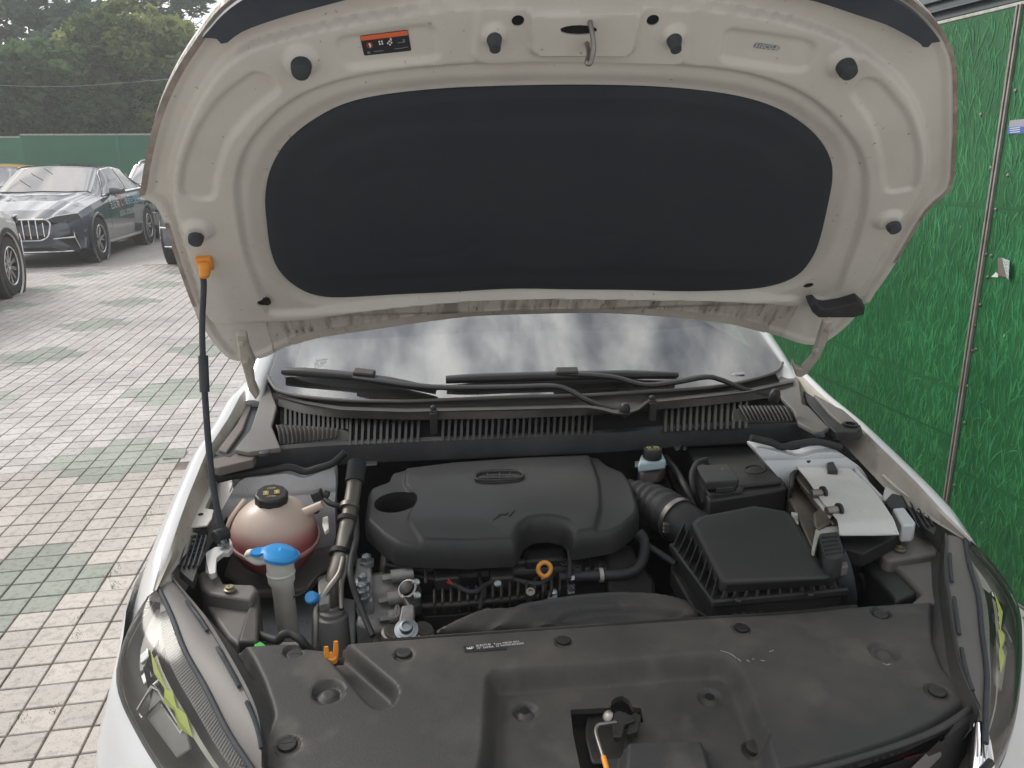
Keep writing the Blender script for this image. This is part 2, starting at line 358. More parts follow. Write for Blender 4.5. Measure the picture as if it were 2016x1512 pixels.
pave = tag(g.build('pavement', 'grout', smooth=0), kind='structure')

# ---- paving tiles
tm = attr_mat('tile', .68, spec=.35, bump=.25, bscale=240); nt = tm.node_tree; b = nt.nodes['Principled BSDF']
a = [n for n in nt.nodes if n.type == 'ATTRIBUTE'][0]; tc = nt.nodes.new('ShaderNodeTexCoord'); ge = nt.nodes.new('ShaderNodeNewGeometry')
def tnoise(sc, lo, hi, to0, to1, det=5):
    n = nt.nodes.new('ShaderNodeTexNoise'); n.inputs['Scale'].default_value = sc; n.inputs['Detail'].default_value = det; nt.links.new(ge.outputs['Position'], n.inputs['Vector'])
    r = nt.nodes.new('ShaderNodeMapRange'); r.inputs['From Min'].default_value = lo; r.inputs['From Max'].default_value = hi; r.inputs['To Min'].default_value = to0; r.inputs['To Max'].default_value = to1
    nt.links.new(n.outputs['Fac'], r.inputs[0]); return r.outputs[0]
def tmul(ca, fb):
    x = nt.nodes.new('ShaderNodeMix'); x.data_type = 'RGBA'; x.blend_type = 'MULTIPLY'; x.inputs[0].default_value = 1
    nt.links.new(ca, x.inputs[6]); nt.links.new(fb, x.inputs[7]); return x.outputs[2]
c = tmul(a.outputs['Color'], tnoise(1.1, .3, .7, .80, 1.12)); c = tmul(c, tnoise(34, .36, .5, .80, 1.0)); c = tmul(c, tnoise(150, .30, .40, .55, 1.0, 2))
nt.links.new(c, b.inputs['Base Color'])
def set_col(me, per_face):
    at = me.color_attributes.new('col', 'FLOAT_COLOR', 'CORNER'); d = []
    for p, cc in zip(me.polygons, per_face): d += [cc[0], cc[1], cc[2], 1.0]*p.loop_total
    at.data.foreach_set('color', d)
def tile_geo(jx=0., rot=0.):
    h = TP/2-.0032; k = h-.0022; V = []
    for s, z in ((h, -.014), (h, -.0025), (k, 0.)):
        V += [(-s, -s, z), (s, -s, z), (s, s, z), (-s, s, z)]
    F = [(8, 9, 10, 11)]
    for q in (0, 4): F += [(q+i, q+(i+1) % 4, q+4+(i+1) % 4, q+4+i) for i in range(4)]
    return V, F
def tile_col(i, j, rnd):
    v = rnd.uniform(.86, 1.06)
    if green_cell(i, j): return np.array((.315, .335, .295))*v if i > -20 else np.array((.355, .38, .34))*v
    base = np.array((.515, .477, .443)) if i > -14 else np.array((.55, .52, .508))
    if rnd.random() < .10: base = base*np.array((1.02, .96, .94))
    return base*v
VIS = [(-400, 1600), (190, 1600), (240, 1325), (300, 1110), (430, 840), (500, 745), (470, 725), (385, 625), (330, 440), (274, 392), (-400, 392)]
cells = []
for i in range(-110, 24):
    for j in range(-70, 36):
        p = TO+TI*(i+.5)+TJ*(j+.5)
        if -9.5 < p[0] < 2.1 and .1 < p[1] < 13.5: cells.append((i, j, p))
cP = np.array([[*c[2], 0] for c in cells]); D = cP-CAM; zz = D@_f
uv = np.stack([1008+FPX*(D@_r)/np.maximum(zz, .05), 756-FPX*(D@_u)/np.maximum(zz, .05)], 1)
inv = (sdf(uv, VIS)[0] < 0) & (zz > .1) & (uv[:, 0] > -25) & (uv[:, 1] < 1535)
area = np.where(inv, (FPX*TP/np.maximum(zz, .05))**2*1.57/np.maximum(np.linalg.norm(D, axis=1), .1), 0)
top = set(np.argsort(-area)[:300].tolist())
mis = TO; hx = PZ(362, 912, 0)[:2]; q = np.linalg.solve(np.stack([TI, TJ], 1), hx-TO); BROKEN = {(int(math.floor(q[0])), int(math.floor(q[1]))), (int(math.floor(q[0])), int(math.floor(q[1]))+1)}
rnd = random.Random(3)
V0, F0 = tile_geo(); variants = {}
field = MB(); fcol = []; R3 = np.array(((math.cos(TA), -math.sin(TA)), (math.sin(TA), math.cos(TA))))
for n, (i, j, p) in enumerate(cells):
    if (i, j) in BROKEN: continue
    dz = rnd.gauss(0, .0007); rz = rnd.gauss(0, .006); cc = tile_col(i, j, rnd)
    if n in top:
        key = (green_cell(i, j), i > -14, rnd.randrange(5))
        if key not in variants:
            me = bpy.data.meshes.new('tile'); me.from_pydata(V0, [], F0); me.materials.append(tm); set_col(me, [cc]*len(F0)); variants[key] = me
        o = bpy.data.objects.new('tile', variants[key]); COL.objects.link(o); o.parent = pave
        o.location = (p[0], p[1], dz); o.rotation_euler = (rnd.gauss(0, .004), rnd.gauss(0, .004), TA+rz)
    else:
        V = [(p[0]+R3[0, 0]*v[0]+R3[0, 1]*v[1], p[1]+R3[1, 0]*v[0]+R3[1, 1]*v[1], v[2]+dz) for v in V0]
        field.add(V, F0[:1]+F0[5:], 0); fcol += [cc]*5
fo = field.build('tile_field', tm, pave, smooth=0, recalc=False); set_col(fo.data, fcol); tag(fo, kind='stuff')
# the loose tile that lies tilted next to the missing ones
lt = bpy.data.objects.new('tile', next(m for k, m in variants.items())); COL.objects.link(lt); lt.parent = pave
pl = PZ(345, 897, 0); lt.location = (pl[0], pl[1], .012); lt.rotation_euler = (.10, .06, TA+.04)
# moss and weeds in the joints
M('weed', (.06, .12, .04), .7, c2=(.14, .15, .08), scale=80, amt=.8)
wd = MB(); r2 = random.Random(11)
for (u, v) in ((150, 1250), (153, 1218), (292, 1012), (285, 1025), (300, 1000), (230, 1120), (215, 1133), (228, 1150), (40, 1420), (110, 1395), (330, 945)):
    p = PZ(u, v, 0)
    for k in range(16):
        a_ = r2.uniform(0, 6.28); l = r2.uniform(.006, .02); x, y = p[0]+r2.gauss(0, .012), p[1]+r2.gauss(0, .02)
        dx, dy = math.cos(a_)*l*.6, math.sin(a_)*l*.6
        wd.add([(x-.0015, y, -.005), (x+.0015, y, -.005), (x+dx, y+dy, l*.7)], [(0, 1, 2)])
tag(wd.build('joint_weeds', 'weed', smooth=0), 'tiny weeds and moss in the joints of the paving', 'weeds', kind='stuff')

# ---- hoarding wall with printed grass, right of the car
WA = math.radians(-4.5); WD = np.array([math.sin(WA), math.cos(WA), 0.]); WN = np.array([-math.cos(WA), math.sin(WA), 0.]); WG = np.array([1.816, 2.344, 0.])
def W(al, z, off=0.): return WG+WD*al+np.array((0, 0, z))+WN*off
def wal(u, v):
    p = PP(u, v, WG, WN); return (p-WG)@WD, p[2]
pm = attr_mat('printed_grass', .42, spec=.4); nt = pm.node_tree; b = nt.nodes['Principled BSDF']
a = [n for n in nt.nodes if n.type == 'ATTRIBUTE'][0]; ge = nt.nodes.new('ShaderNodeNewGeometry')
c = tmul(a.outputs['Color'], tnoise(1.6, .3, .7, .72, 1.2)); c = tmul(c, tnoise(22, .3, .6, .85, 1.08))
n = nt.nodes.new('ShaderNodeTexNoise'); n.inputs['Scale'].default_value = 55; n.inputs['Detail'].default_value = 3; nt.links.new(ge.outputs['Position'], n.inputs['Vector'])
r = nt.nodes.new('ShaderNodeMapRange'); r.inputs['From Min'].default_value = .745; r.inputs['From Max'].default_value = .77; nt.links.new(n.outputs['Fac'], r.inputs[0])
x = nt.nodes.new('ShaderNodeMix'); x.data_type = 'RGBA'; x.inputs[7].default_value = (.42, .46, .40, 1); nt.links.new(r.outputs[0], x.inputs[0]); nt.links.new(c, x.inputs[6]); nt.links.new(x.outputs[2], b.inputs['Base Color'])
M('wall_metal', (.36, .33, .31), .5, metal=.35, c2=(.20, .17, .15), scale=14, amt=.7)
M('wall_edge', (.50, .50, .45), .6, c2=(.2, .25, .2), scale=25, amt=.7)
M('eave_dark', (.022, .035, .042), .5, c2=(.05, .07, .075), scale=5, amt=.6)
wall = empty('hoarding_wall', W(1.5, 0)); wall['_base'] = [float(q) for q in W(1.5, 0)]
tag(wall, 'tall green hoarding printed with grass, standing right of the open car', 'wall')
r3 = random.Random(5)
def sheet(a0, a1, z0, z1, dens, seed, off=0.):
    rr = random.Random(seed); mb = MB(); cols = []
    T = .012
    mb.prism([W(a0, z0, off), W(a1, z0, off), W(a1, z1, off), W(a0, z1, off)], -WN*T); cols += [(.022, .130, .046)]*6
    nb = int((a1-a0)*(z1-z0)*dens); k = 0
    while k < nb:
        a = rr.uniform(a0, a1); z = rr.uniform(z0-.06, z1); L_ = rr.uniform(.05, .115); lean = rr.gauss(0, .30); bend = rr.gauss(0, .5); wd_ = rr.uniform(.0022, .0050)
        k += 1; lay = off+.0004+.0012*(k/nb); pts = []; ang = lean; x, y = a, z; S = 5
        for s in range(S+1):
            t = s/S; w_ = wd_*(1-t**1.6)*(0.55+.45*min(1, t*3)); pts.append((x, y, w_, ang)); ang += bend/S*(.4+t); x += math.sin(ang)*L_/S; y += math.cos(ang)*L_/S
        base = rr.uniform(0, 1); hue = rr.uniform(.85, 1.1)
        for s in range(S):
            (x0, y0, w0, g0), (x1, y1, w1, g1) = pts[s], pts[s+1]
            P4 = [(x0-w0*math.cos(g0), y0+w0*math.sin(g0)), (x0+w0*math.cos(g0), y0-w0*math.sin(g0)), (x1+w1*math.cos(g1), y1-w1*math.sin(g1)), (x1-w1*math.cos(g1), y1+w1*math.sin(g1))]
            if any(q[0] < a0+.002 or q[0] > a1-.002 or q[1] < z0+.002 or q[1] > z1-.002 for q in P4): continue
            mb.add([W(q[0], q[1], lay) for q in P4], [(0, 1, 2, 3)])
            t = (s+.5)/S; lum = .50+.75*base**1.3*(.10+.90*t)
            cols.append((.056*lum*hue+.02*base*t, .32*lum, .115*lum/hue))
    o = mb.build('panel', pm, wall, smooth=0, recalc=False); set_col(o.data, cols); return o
SEAM = .425
for (a0, a1, z0, z1, dens, off) in ((SEAM+.013, 2.9, .02, .505, 2600, .0), (SEAM+.013, 2.9, .507, .700, 2600, .0015), (SEAM+.013, 2.9, .7005, 1.3948, 2400, .0), (SEAM+.013, 2.9, 1.3953, 2.07, 2200, .001),
                                    (-.9, SEAM-.013, .02, .388, 2400, .001), (-.9, SEAM-.013, .3885, 1.3938, 2200, .0), (-.9, SEAM-.013, 1.3943, 2.07, 2000, .001),
                                    (2.93, 5.4, .02, .70, 500, 0), (2.93, 5.4, .7005, 1.3948, 500, .001), (2.93, 5.4, 1.3953, 2.07, 500, 0)):
    sheet(a0, a1, z0, z1, dens, int(a0*100+z0*1000), off)
for sm in (SEAM, 2.915):
    s_ = MB()
    for k, (q0, q1, h) in enumerate(((-.0115, -.004, .010), (.004, .0115, .010), (-.004, .004, .004))):
        s_.prism([W(sm+q0, .0, -.004), W(sm+q1, .0, -.004), W(sm+q1, 2.075, -.004), W(sm+q0, 2.075, -.004)], WN*(h+.004), m=0 if k < 2 else 1)
    s_.build('joint_strip', ['wall_metal', 'bay_dark'], wall, smooth=0, bevel=.0012)
scm = MB(); scm.lathe([(.0065, 0), (.0065, .002), (.005, .0042), (0.0008, .005)], (0, 0, 0), (0, 0, 1), 12)
sc0 = scm.build('screw', 'steel', wall); first = True
for (u, v) in ((1985, 345), (1952, 330), (1961, 412), (1942, 500), (1952, 503), (1935, 520), (1945, 545), (1920, 640), (1915, 690), (1922, 688), (1890, 785), (1900, 832), (1868, 935), (1880, 955), (1932, 225), (2000, 178), (1930, 600), (1905, 760)):
    al, z = wal(u, v); o = sc0 if first else sc0.copy()
    if not first: COL.objects.link(o); o.parent = wall
    first = False
    p = W(al, z, .001)-np.array(wall['_base']); o.location = p; o.rotation_euler = Vector(WN).to_track_quat('Z', 'Y').to_euler()
tr = MB(); tr.prism([W(-.9, 2.071, .004), W(5.4, 2.071, .004), W(5.4, 2.083, .004), W(-.9, 2.083, .004)], -WN*.03); tr.build('top_trim', 'wall_edge', wall, bevel=.002)
ev = MB()
ev.prism([W(-.9, 2.085, -.002), W(5.4, 2.085, -.002), W(5.4, 2.185, -.03), W(-.9, 2.185, -.03)], -WN*.25)
ev.prism([W(-.9, 2.118, .012), W(5.4, 2.118, .012), W(5.4, 2.126, .006), W(-.9, 2.126, .006)], -WN*.03)
ev.prism([W(-.9, 2.16, -.006), W(5.4, 2.16, -.006), W(5.4, 2.19, -.02), W(-.9, 2.19, -.02)], -WN*.28)
ev.build('eave_beam', 'eave_dark', wall, smooth=0, bevel=.004)
for k in range(4):
    bx = MB(); a0 = .1+k*1.1; bx.box(W(a0, 2.14, .004), (.03, .02, .05), R=np.stack([WN, WD, (0, 0, 1)], 1)); bx.build('bracket', 'eave_dark', wall, bevel=.003)
# stickers on the wall
st = MB(); P = [wal(*q) for q in ((1990, 237), (2060, 230), (2054, 262), (1985, 264))]
st.prism([W(a_, z_, .0032) for a_, z_ in P], -WN*.0012, 0)
P2 = [wal(*q) for q in ((1986, 250), (2050, 248), (2049, 262), (1984, 264))]; st.add([W(a_, z_, .0036) for a_, z_ in P2], [(0, 1, 2, 3)], 1)
for k in range(3):
    P2 = [wal(*q) for q in ((1990, 252+k*4), (2010, 250.5+k*4), (2010, 252+k*4), (1990, 253.5+k*4))]; st.add([W(a_, z_, .004) for a_, z_ in P2], [(0, 1, 2, 3)], 2)
M('sticker_pale', (.30, .36, .45), .5, c2=(.45, .30, .32), scale=45, amt=.8); M('sticker_blue', (.05, .12, .38), .5, c2=(.10, .2, .45), scale=30, amt=.6); M('paper_brown', (.16, .13, .11), .7, c2=(.25, .21, .18), scale=40, amt=.7)
M('paper_print', (.50, .56, .55), .6, c2=(.12, .16, .16), scale=190, amt=.85, lo=.5, hi=.58)
st.build('sticker', ['sticker_pale', 'sticker_blue', 'print_white'], wall, smooth=0)
pa = MB()
for pts, m_, of in ((((1966, 508), (1974, 507), (1983, 546), (1966, 543)), 0, .0034), (((1974, 507), (1995, 513), (1993, 551), (1983, 546)), 1, .0036), (((1962, 536), (1968, 540), (1966, 546), (1953, 545), (1956, 542)), 2, .0034)):
    P = [W(*wal(*q), of) for q in pts]; P = [p_+WN*(.012 if k in (1, 2) and m_ == 1 else 0) for k, p_ in enumerate(P)]; pa.prism(P, -WN*.0008, m_)
pa.build('paper_scrap', ['paper_brown', 'paper_print', 'print_white'], wall, smooth=0)

# ---- green hoarding at the far side of the car park
M('far_green', (.035, .17, .10), .6, c2=(.03, .13, .085), scale=1.2, amt=.7, c3=(.16, .26, .2), scale3=3, lo3=.68, hi3=.8)
M('far_green_b', (.045, .20, .13), .6, c2=(.04, .15, .10), scale=1.4, amt=.7)
fw = empty('far_hoarding', (-9, 24, 0)); tag(fw, 'long green hoarding below the trees behind the parked cars', 'wall')
fd = np.array([math.cos(TA), math.sin(TA), 0]); fn = np.array([math.sin(TA), -math.cos(TA), 0])
for k in range(-4, 7):
    mb = MB(); s0, s1 = k*2.44+.012, (k+1)*2.44-.012; s0 += .4; s1 += .4
    h = 2.34 if k >= -1 else 2.28
    mb.prism([fd*s0, fd*s1, fd*s1+np.array((0, 0, h)), fd*s0+np.array((0, 0, h))], -fn*.03)
    mb.build('panel', 'far_green' if k >= -1 else 'far_green_b', fw, smooth=0)
    mb = MB(); mb.prism([fd*s0+fn*.01+np.array((0, 0, h)), fd*s1+fn*.01+np.array((0, 0, h)), fd*s1+fn*.01+np.array((0, 0, h+.04)), fd*s0+fn*.01+np.array((0, 0, h+.04))], -fn*.05)
    mb.build('top_rail', 'wall_edge', fw, smooth=0)
    mb = MB(); mb.box(fd*(s0-.012)+np.array((0, 0, h/2))-fn*.02, (.08, .06, h)); mb.build('post', 'far_green_b', fw, smooth=0)

# ---- trees behind that wall
lm = attr_mat('leaf', .55, spec=.25, trl=.5)
M('bark', (.10, .08, .06), .85, c2=(.16, .13, .10), scale=12, amt=.7, bump=.5, bscale=40)
def tree(name, label, base, h, crown, n_leaf, leaf, cols, seed, gap=.0, trunk_r=.16, conifer=False):
    """crown: list of (dx, dy, z, rx, ry, rz) ellipsoids; leaves sit in clumps over and inside them"""
    rr = np.random.default_rng(seed); t = empty(name, base); tag(t, label, 'tree', 'trees behind the far hoarding')
    mb = MB(); mb.tube([(0, 0, 0), (.05, 0, h*.25), (-.05, .05, h*.5), (.02, 0, h*.8)], [trunk_r, trunk_r*.8, trunk_r*.55, trunk_r*.2], 10, smooth=4)
    for k, (dx, dy, z, rx, ry, rz) in enumerate(crown):
        z0 = max(h*.2, z-rz*1.1); mb.tube([(0, 0, z0), (dx*.4, dy*.4, (z0+z)*.5), (dx, dy, z+rz*.3)], [trunk_r*.45, trunk_r*.3, trunk_r*.08], 7, smooth=3)
        for q in range(4):
            a_ = rr.uniform(0, 6.28); mb.tube([(dx*.5, dy*.5, (z0+z)*.5), (dx+math.cos(a_)*rx*.6, dy+math.sin(a_)*ry*.6, z+rr.uniform(-.2, .5)*rz)], [trunk_r*.22, trunk_r*.05], 6)
    mb.build('trunk', 'bark', t)
    tot = sum(c[3]*c[4]*c[5] for c in crown); cen = []; rad = []
    for (dx, dy, z, rx, ry, rz) in crown:
        m_ = max(6, int(120*rx*ry*rz/tot*len(crown)/3))
        d = rr.normal(size=(m_, 3)); d /= np.linalg.norm(d, axis=1)[:, None]; q = rr.uniform(.35, 1.0, m_)**.5
        cen.append(np.array((dx, dy, z))+d*q[:, None]*np.array((rx, ry, rz))); rad.append(np.full(m_, .26*(rx*ry*rz)**(1/3))*rr.uniform(.6, 1.35, m_))
    cen = np.concatenate(cen); rad = np.concatenate(rad); k = rr.random(len(cen)) > gap; cen = cen[k]; rad = rad[k]
    w_ = rad**2; ci = rr.choice(len(cen), n_leaf, p=w_/w_.sum())
    d = rr.normal(size=(n_leaf, 3)); d /= np.linalg.norm(d, axis=1)[:, None]
    P = cen[ci]+d*(rad[ci]*rr.uniform(.3, 1.12, n_leaf)**.6)[:, None]*np.array((1, 1, .75))
    a1 = rr.normal(size=(n_leaf, 3)); a1[:, 2] *= .5; a1 /= np.linalg.norm(a1, axis=1)[:, None]
    a2 = np.cross(a1, rr.normal(size=(n_leaf, 3))); a2 /= np.linalg.norm(a2, axis=1)[:, None]
    s = leaf*rr.uniform(.6, 1.4, n_leaf)[:, None]; asp = .22 if conifer else .5
    Vs = np.stack([P-a1*s, P+a2*s*asp, P+a1*s, P-a2*s*asp], 1).reshape(-1, 3)
    me = bpy.data.meshes.new('crown'); me.from_pydata(Vs.tolist(), [], (np.arange(n_leaf*4).reshape(-1, 4)).tolist()); me.materials.append(lm)
    tone = np.clip(rr.normal(.45, .30, len(cen)), 0, 1)[ci]*.85+rr.uniform(-.05, .25, n_leaf)
    c0, c1 = np.array(cols[0]), np.array(cols[1]); cc = c0+(c1-c0)*np.clip(tone, 0, 1)[:, None]
    at = me.color_attributes.new('col', 'FLOAT_COLOR', 'CORNER'); at.data.foreach_set('color', np.repeat(np.concatenate([cc, np.ones((n_leaf, 1))], 1), 4, 0).ravel())
    o = bpy.data.objects.new('crown', me); COL.objects.link(o); o.parent = t
    return t
def tp(u, dist):       # foot of a tree seen in column u at distance dist
    p = PY(u, 300, dist); return (p[0], dist, 0)
DG = ((.036, .088, .034), (.125, .205, .085)); MG = ((.06, .11, .035), (.19, .27, .09)); YG = ((.055, .105, .035), (.31, .36, .14)); BG = ((.030, .078, .052), (.095, .165, .105))
tree('round_tree', 'dense rounded dark green tree above the far hoarding at the left', tp(80, 27.5), 6, [(0, 0, 3.3, 2.1, 1.7, 2.0), (-1.0, .2, 2.6, 1.7, 1.5, 1.5), (1.1, 0, 2.7, 1.6, 1.4, 1.6), (0, -.4, 1.7, 2.4, 1.3, 1.0)], 16000, .14, DG, 21)
tree('leafy_tree', 'broad tree with pale sunlit leaf tips next to the open hood', tp(300, 30), 8, [(0, 0, 4.7, 2.3, 1.9, 2.0), (-1.2, 0, 3.6, 1.7, 1.6, 1.7), (1.3, 0, 3.9, 1.9, 1.6, 1.9), (.3, -.3, 2.2, 2.8, 1.4, 1.5), (.2, .3, 6.0, 1.5, 1.3, 1.1)], 20000, .15, YG, 22, gap=.06)
tree('open_tree', 'tall thin-leaved tree with bright sky gaps behind the rounded tree', tp(95, 36), 9, [(-1.1, 0, 6.6, 1.7, 1.5, 1.4), (1.3, 0, 6.9, 1.6, 1.4, 1.5), (.1, .3, 8.3, 1.6, 1.4, 1.2), (2.6, 0, 6.0, 1.4, 1.3, 1.7), (-2.3, 0, 5.0, 1.2, 1.2, 1.3)], 6500, .17, BG, 23, gap=.52)
tree('edge_tree', 'yellowish green tree cut by the left edge of the picture', tp(-35, 33), 8, [(0, 0, 5.2, 1.5, 1.4, 2.0), (.5, 0, 6.8, 1.1, 1.1, 1.3), (.2, 0, 3.2, 1.8, 1.4, 1.6)], 6500, .15, MG, 24, gap=.3)
tree('feathery_tree', 'feathery blue green tree whose top meets the hood edge', tp(378, 37), 10, [(0, 0, 7.4, 1.7, 1.4, 1.5), (.5, 0, 8.9, 1.3, 1.1, 1.2), (-.7, 0, 5.6, 1.7, 1.4, 1.7)], 7500, .20, BG, 25, gap=.3, conifer=True)
tree('back_tree', 'dark tree filling the gap between the rounded tree and the leafy tree', tp(190, 34), 8, [(0, 0, 4.5, 2.2, 1.8, 2.2), (.4, 0, 6.3, 1.4, 1.3, 1.3), (0, 0, 2.3, 2.6, 1.5, 1.6)], 13000, .16, BG, 26, gap=.05)
# overhead cable in front of the trees
cb = MB(); cb.tube([PY(-300, 160, 26), PY(0, 168, 26), PY(90, 170.5, 26), PY(205, 166, 26), PY(520, 140, 26)], .008, 6, smooth=6)
M('cable_grey', (.35, .36, .36), .6, c2=(.25, .26, .26), scale=3, amt=.5)
tag(cb.build('overhead_cable', 'cable_grey'), 'thin overhead cable strung in front of the trees', 'cable')
# ================================================================ parked cars in the background
M('sedan_paint', (.105, .122, .155), .18, metal=.25, c2=(.058, .064, .076), scale=2, amt=.5, coat=1.0)
M('suv_white', (.74, .73, .70), .2, c2=(.64, .63, .6), scale=2, amt=.4, coat=.8)
M('car_yellow', (.62, .36, .07), .3, c2=(.56, .33, .07), scale=3, amt=.5, coat=.6)
M('car_glass', (.03, .036, .042), .03, c2=(.05, .055, .06), scale=2, amt=.5, spec=1.0, ior=2.5)
M('tyre', (.022, .022, .023), .75, c2=(.05, .047, .043), scale=25, amt=.5, bump=.2, bscale=150)
M('rim_dark', (.04, .04, .042), .35, metal=.5, c2=(.06, .06, .06), scale=20, amt=.5)
M('rim_silver', (.62, .62, .63), .25, metal=.85, c2=(.45, .45, .46), scale=30, amt=.5)
M('gap_black', (.008, .008, .009), .6, c2=(.014, .014, .014), scale=20, amt=.5)
SEDAN = dict(L=4.79, st=[  # y, half width, bottom z, shoulder z, centre z, greenhouse half width at belt, at roof edge, roof edge z
 (0.00, .58, .30, .60, .62, .46, .30, .615), (.10, .76, .24, .68, .71, .60, .42, .70), (.35, .87, .20, .77, .82, .70, .50, .81), (.80, .915, .19, .86, .93, .74, .55, .915), (1.30, .925, .19, .925, 1.00, .78, .62, .99),
 (1.42, .925, .19, .935, 1.03, .80, .68, 1.01), (2.20, .93, .19, .955, 1.435, .83, .60, 1.385), (2.75, .935, .19, .965, 1.47, .84, .60, 1.42), (3.40, .93, .19, .98, 1.435, .83, .58, 1.385),
 (4.18, .92, .20, 1.00, 1.13, .80, .62, 1.11), (4.40, .90, .22, 1.00, 1.075, .76, .60, 1.06), (4.68, .85, .28, .96, 1.01, .68, .52, 1.0), (4.79, .72, .36, .86, .88, .56, .40, .875)],
 ws=(1.42, 2.18), rw=(3.45, 4.16), sw=(1.62, 2.10, 3.62, 4.10), axles=(.93, 3.73), wr=.335)
SUV = dict(L=4.55, st=[
 (0.00, .64, .34, .74, .77, .50, .34, .765), (.10, .80, .27, .84, .88, .62, .46, .87), (.35, .88, .24, .93, .985, .72, .52, .975), (.80, .92, .23, 1.0, 1.06, .76, .56, 1.045), (1.15, .93, .23, 1.04, 1.10, .79, .62, 1.09),
 (1.25, .93, .23, 1.045, 1.13, .80, .68, 1.11), (1.95, .935, .23, 1.06, 1.60, .83, .60, 1.55), (2.6, .94, .23, 1.07, 1.66, .84, .61, 1.60), (3.6, .935, .23, 1.09, 1.62, .83, .60, 1.56),
 (4.05, .92, .25, 1.10, 1.50, .80, .60, 1.45), (4.38, .90, .28, 1.08, 1.20, .76, .60, 1.18), (4.50, .86, .32, 1.0, 1.04, .68, .52, 1.03), (4.55, .76, .40, .84, .86, .58, .42, .855)],
 ws=(1.25, 1.93), rw=(4.0, 4.36), sw=(1.42, 1.88, 3.7, 4.05), axles=(.90, 3.57), wr=.36)
def make_car(spec, name, label, paint, loc, rz, roof=None, rails=False, clad=False, detail=1, spokes=5, group=None, scale=1.0):
    S = spec['st']; ys = [s[0] for s in S]
    def prof(y):
        w, zb, zs, zc, gb, gt, ge = (float(np.interp(y, ys, [s[k] for s in S])) for k in range(1, 8))
        return [(w*.86, zb), (w*.97, zb+.05), (w*.995, .42 if zs > .6 else (zb+zs)/2), (w, (zb+zs)*.55+.05), (w*.985, zs-.08), (w*.945, zs), (gb, zs+.025 if ge > zs+.05 else min(zs+.012, ge)), (gb*.5+gt*.5+.02, (zs+ge)*.5+.02), (gt+.03, ge-.015), (gt-.04, ge+.018), (gt*.5, zc-.012), (0, zc)]
    root = empty(name, loc, rz=rz); root.scale = (scale,)*3; tag(root, label, 'car', group)
    yy = sorted(set(np.round(np.concatenate([np.linspace(0, spec['L'], 130), ys]), 4)))
    rings = []
    for y in yy:
        p = prof(y); rings.append([(x, y, z) for x, z in p]+[(-x, y, z) for x, z in p[-2::-1]])
    def fine(y):
        p = prof(y); o_ = []
        for k in range(len(p)-1):
            n_ = 4 if k < 5 else 2
            for t in range(n_): o_.append((p[k][0]+(p[k+1][0]-p[k][0])*t/n_, p[k][1]+(p[k+1][1]-p[k][1])*t/n_))
        return o_+[p[-1]]
    rings = []
    for y in yy:
        p = fine(y); rings.append([(x, y, z) for x, z in p]+[(-x, y, z) for x, z in p[-2::-1]])
    b = MB(); b.loft(rings, 0, True, True, closed=True)
    wr_ = spec['wr']+.045; vv = b.v; keep = []
    for fi, fc in enumerate(b.f):
        if len(fc) == 4:
            cy = sum(vv[i][1] for i in fc)/4; cz = sum(vv[i][2] for i in fc)/4; cx = abs(sum(vv[i][0] for i in fc)/4)
            if cx > .62 and any((cy-a_)**2+(cz-spec['wr'])**2 < wr_**2 for a_ in spec['axles']): continue
        keep.append(fi)
    b.f = [b.f[i] for i in keep]; b.m = [0]*len(b.f)
    b.build('body', paint, root, smooth=30)
    def on(y, k, off, side):          # point on the skin at profile position k (float)
        p = prof(y); i = min(int(k), len(p)-2); t = k-i; a, c = np.array(p[i]), np.array(p[i+1]); q = a+(c-a)*t; tn = c-a; n = np.array((tn[1], -tn[0])); n = n/max(np.linalg.norm(n), 1e-6)
        if n[0] < 0 and k < 9: n = -n
        if k >= 9 and n[1] < 0: n = -n
        q = q+n*off; return (side*q[0], y, q[1])
    def patch(nm, mat, edges, side, off, ny=10, nk=6, par=None):  # edges: f0(t)->(y,k), f1(t)->(y,k)
        mb = MB(); R = []
        for s in range(nk+1):
            u = s/nk; R.append([on(*(np.array(edges[0](t))*(1-u)+np.array(edges[1](t))*u), off, side) for t in np.linspace(0, 1, ny+1)])
        mb.loft(R, 0, closed=False); return mb.build(nm, mat, par or root, smooth=60)
    a0, a1, r1, r0 = spec['sw']
    for sd_ in (1, -1):
        tr = patch('window_trim', 'chrome' if detail else 'gap_black', (lambda t: (a0-.05+(r0+.10-a0)*t, 6.0), lambda t: (a1-.03+(r1+.06-a1)*t, 8.12)), sd_, .006, 16)
        m0, m1 = (a0+r0)*.5-.05, (a1+r1)*.5-.05
        patch('side_window', 'car_glass', (lambda t: (a0+(m0-.03-a0)*t, 6.15), lambda t: (a1+(m1-.03-a1)*t, 7.95)), sd_, .012)
        patch('side_window', 'car_glass', (lambda t: (m0+.05+(r0-.42-m0-.05)*t, 6.15), lambda t: (m1+.05+(r1-.16-m1-.05)*t, 7.95)), sd_, .012)
        patch('side_window', 'car_glass', (lambda t: (r0-.36+.33*t, 6.2), lambda t: (r1-.11+.12*t, 7.9)), sd_, .012)
        for yv in (a0-.08, m0+.02, r0-.40):
            patch('door_gap', 'gap_black', (lambda t: (yv, 1.2+4.7*t), lambda t: (yv+.008, 1.2+4.7*t)), sd_, .002, 8, 1)
        for yv in (m0-.14, r0-.58):
            mb = MB(); p = np.array(on(yv, 4.3, .012, sd_)); mb.box(p, (.03, .20, .028)); mb.build('door_handle', 'chrome', root, bevel=.008)
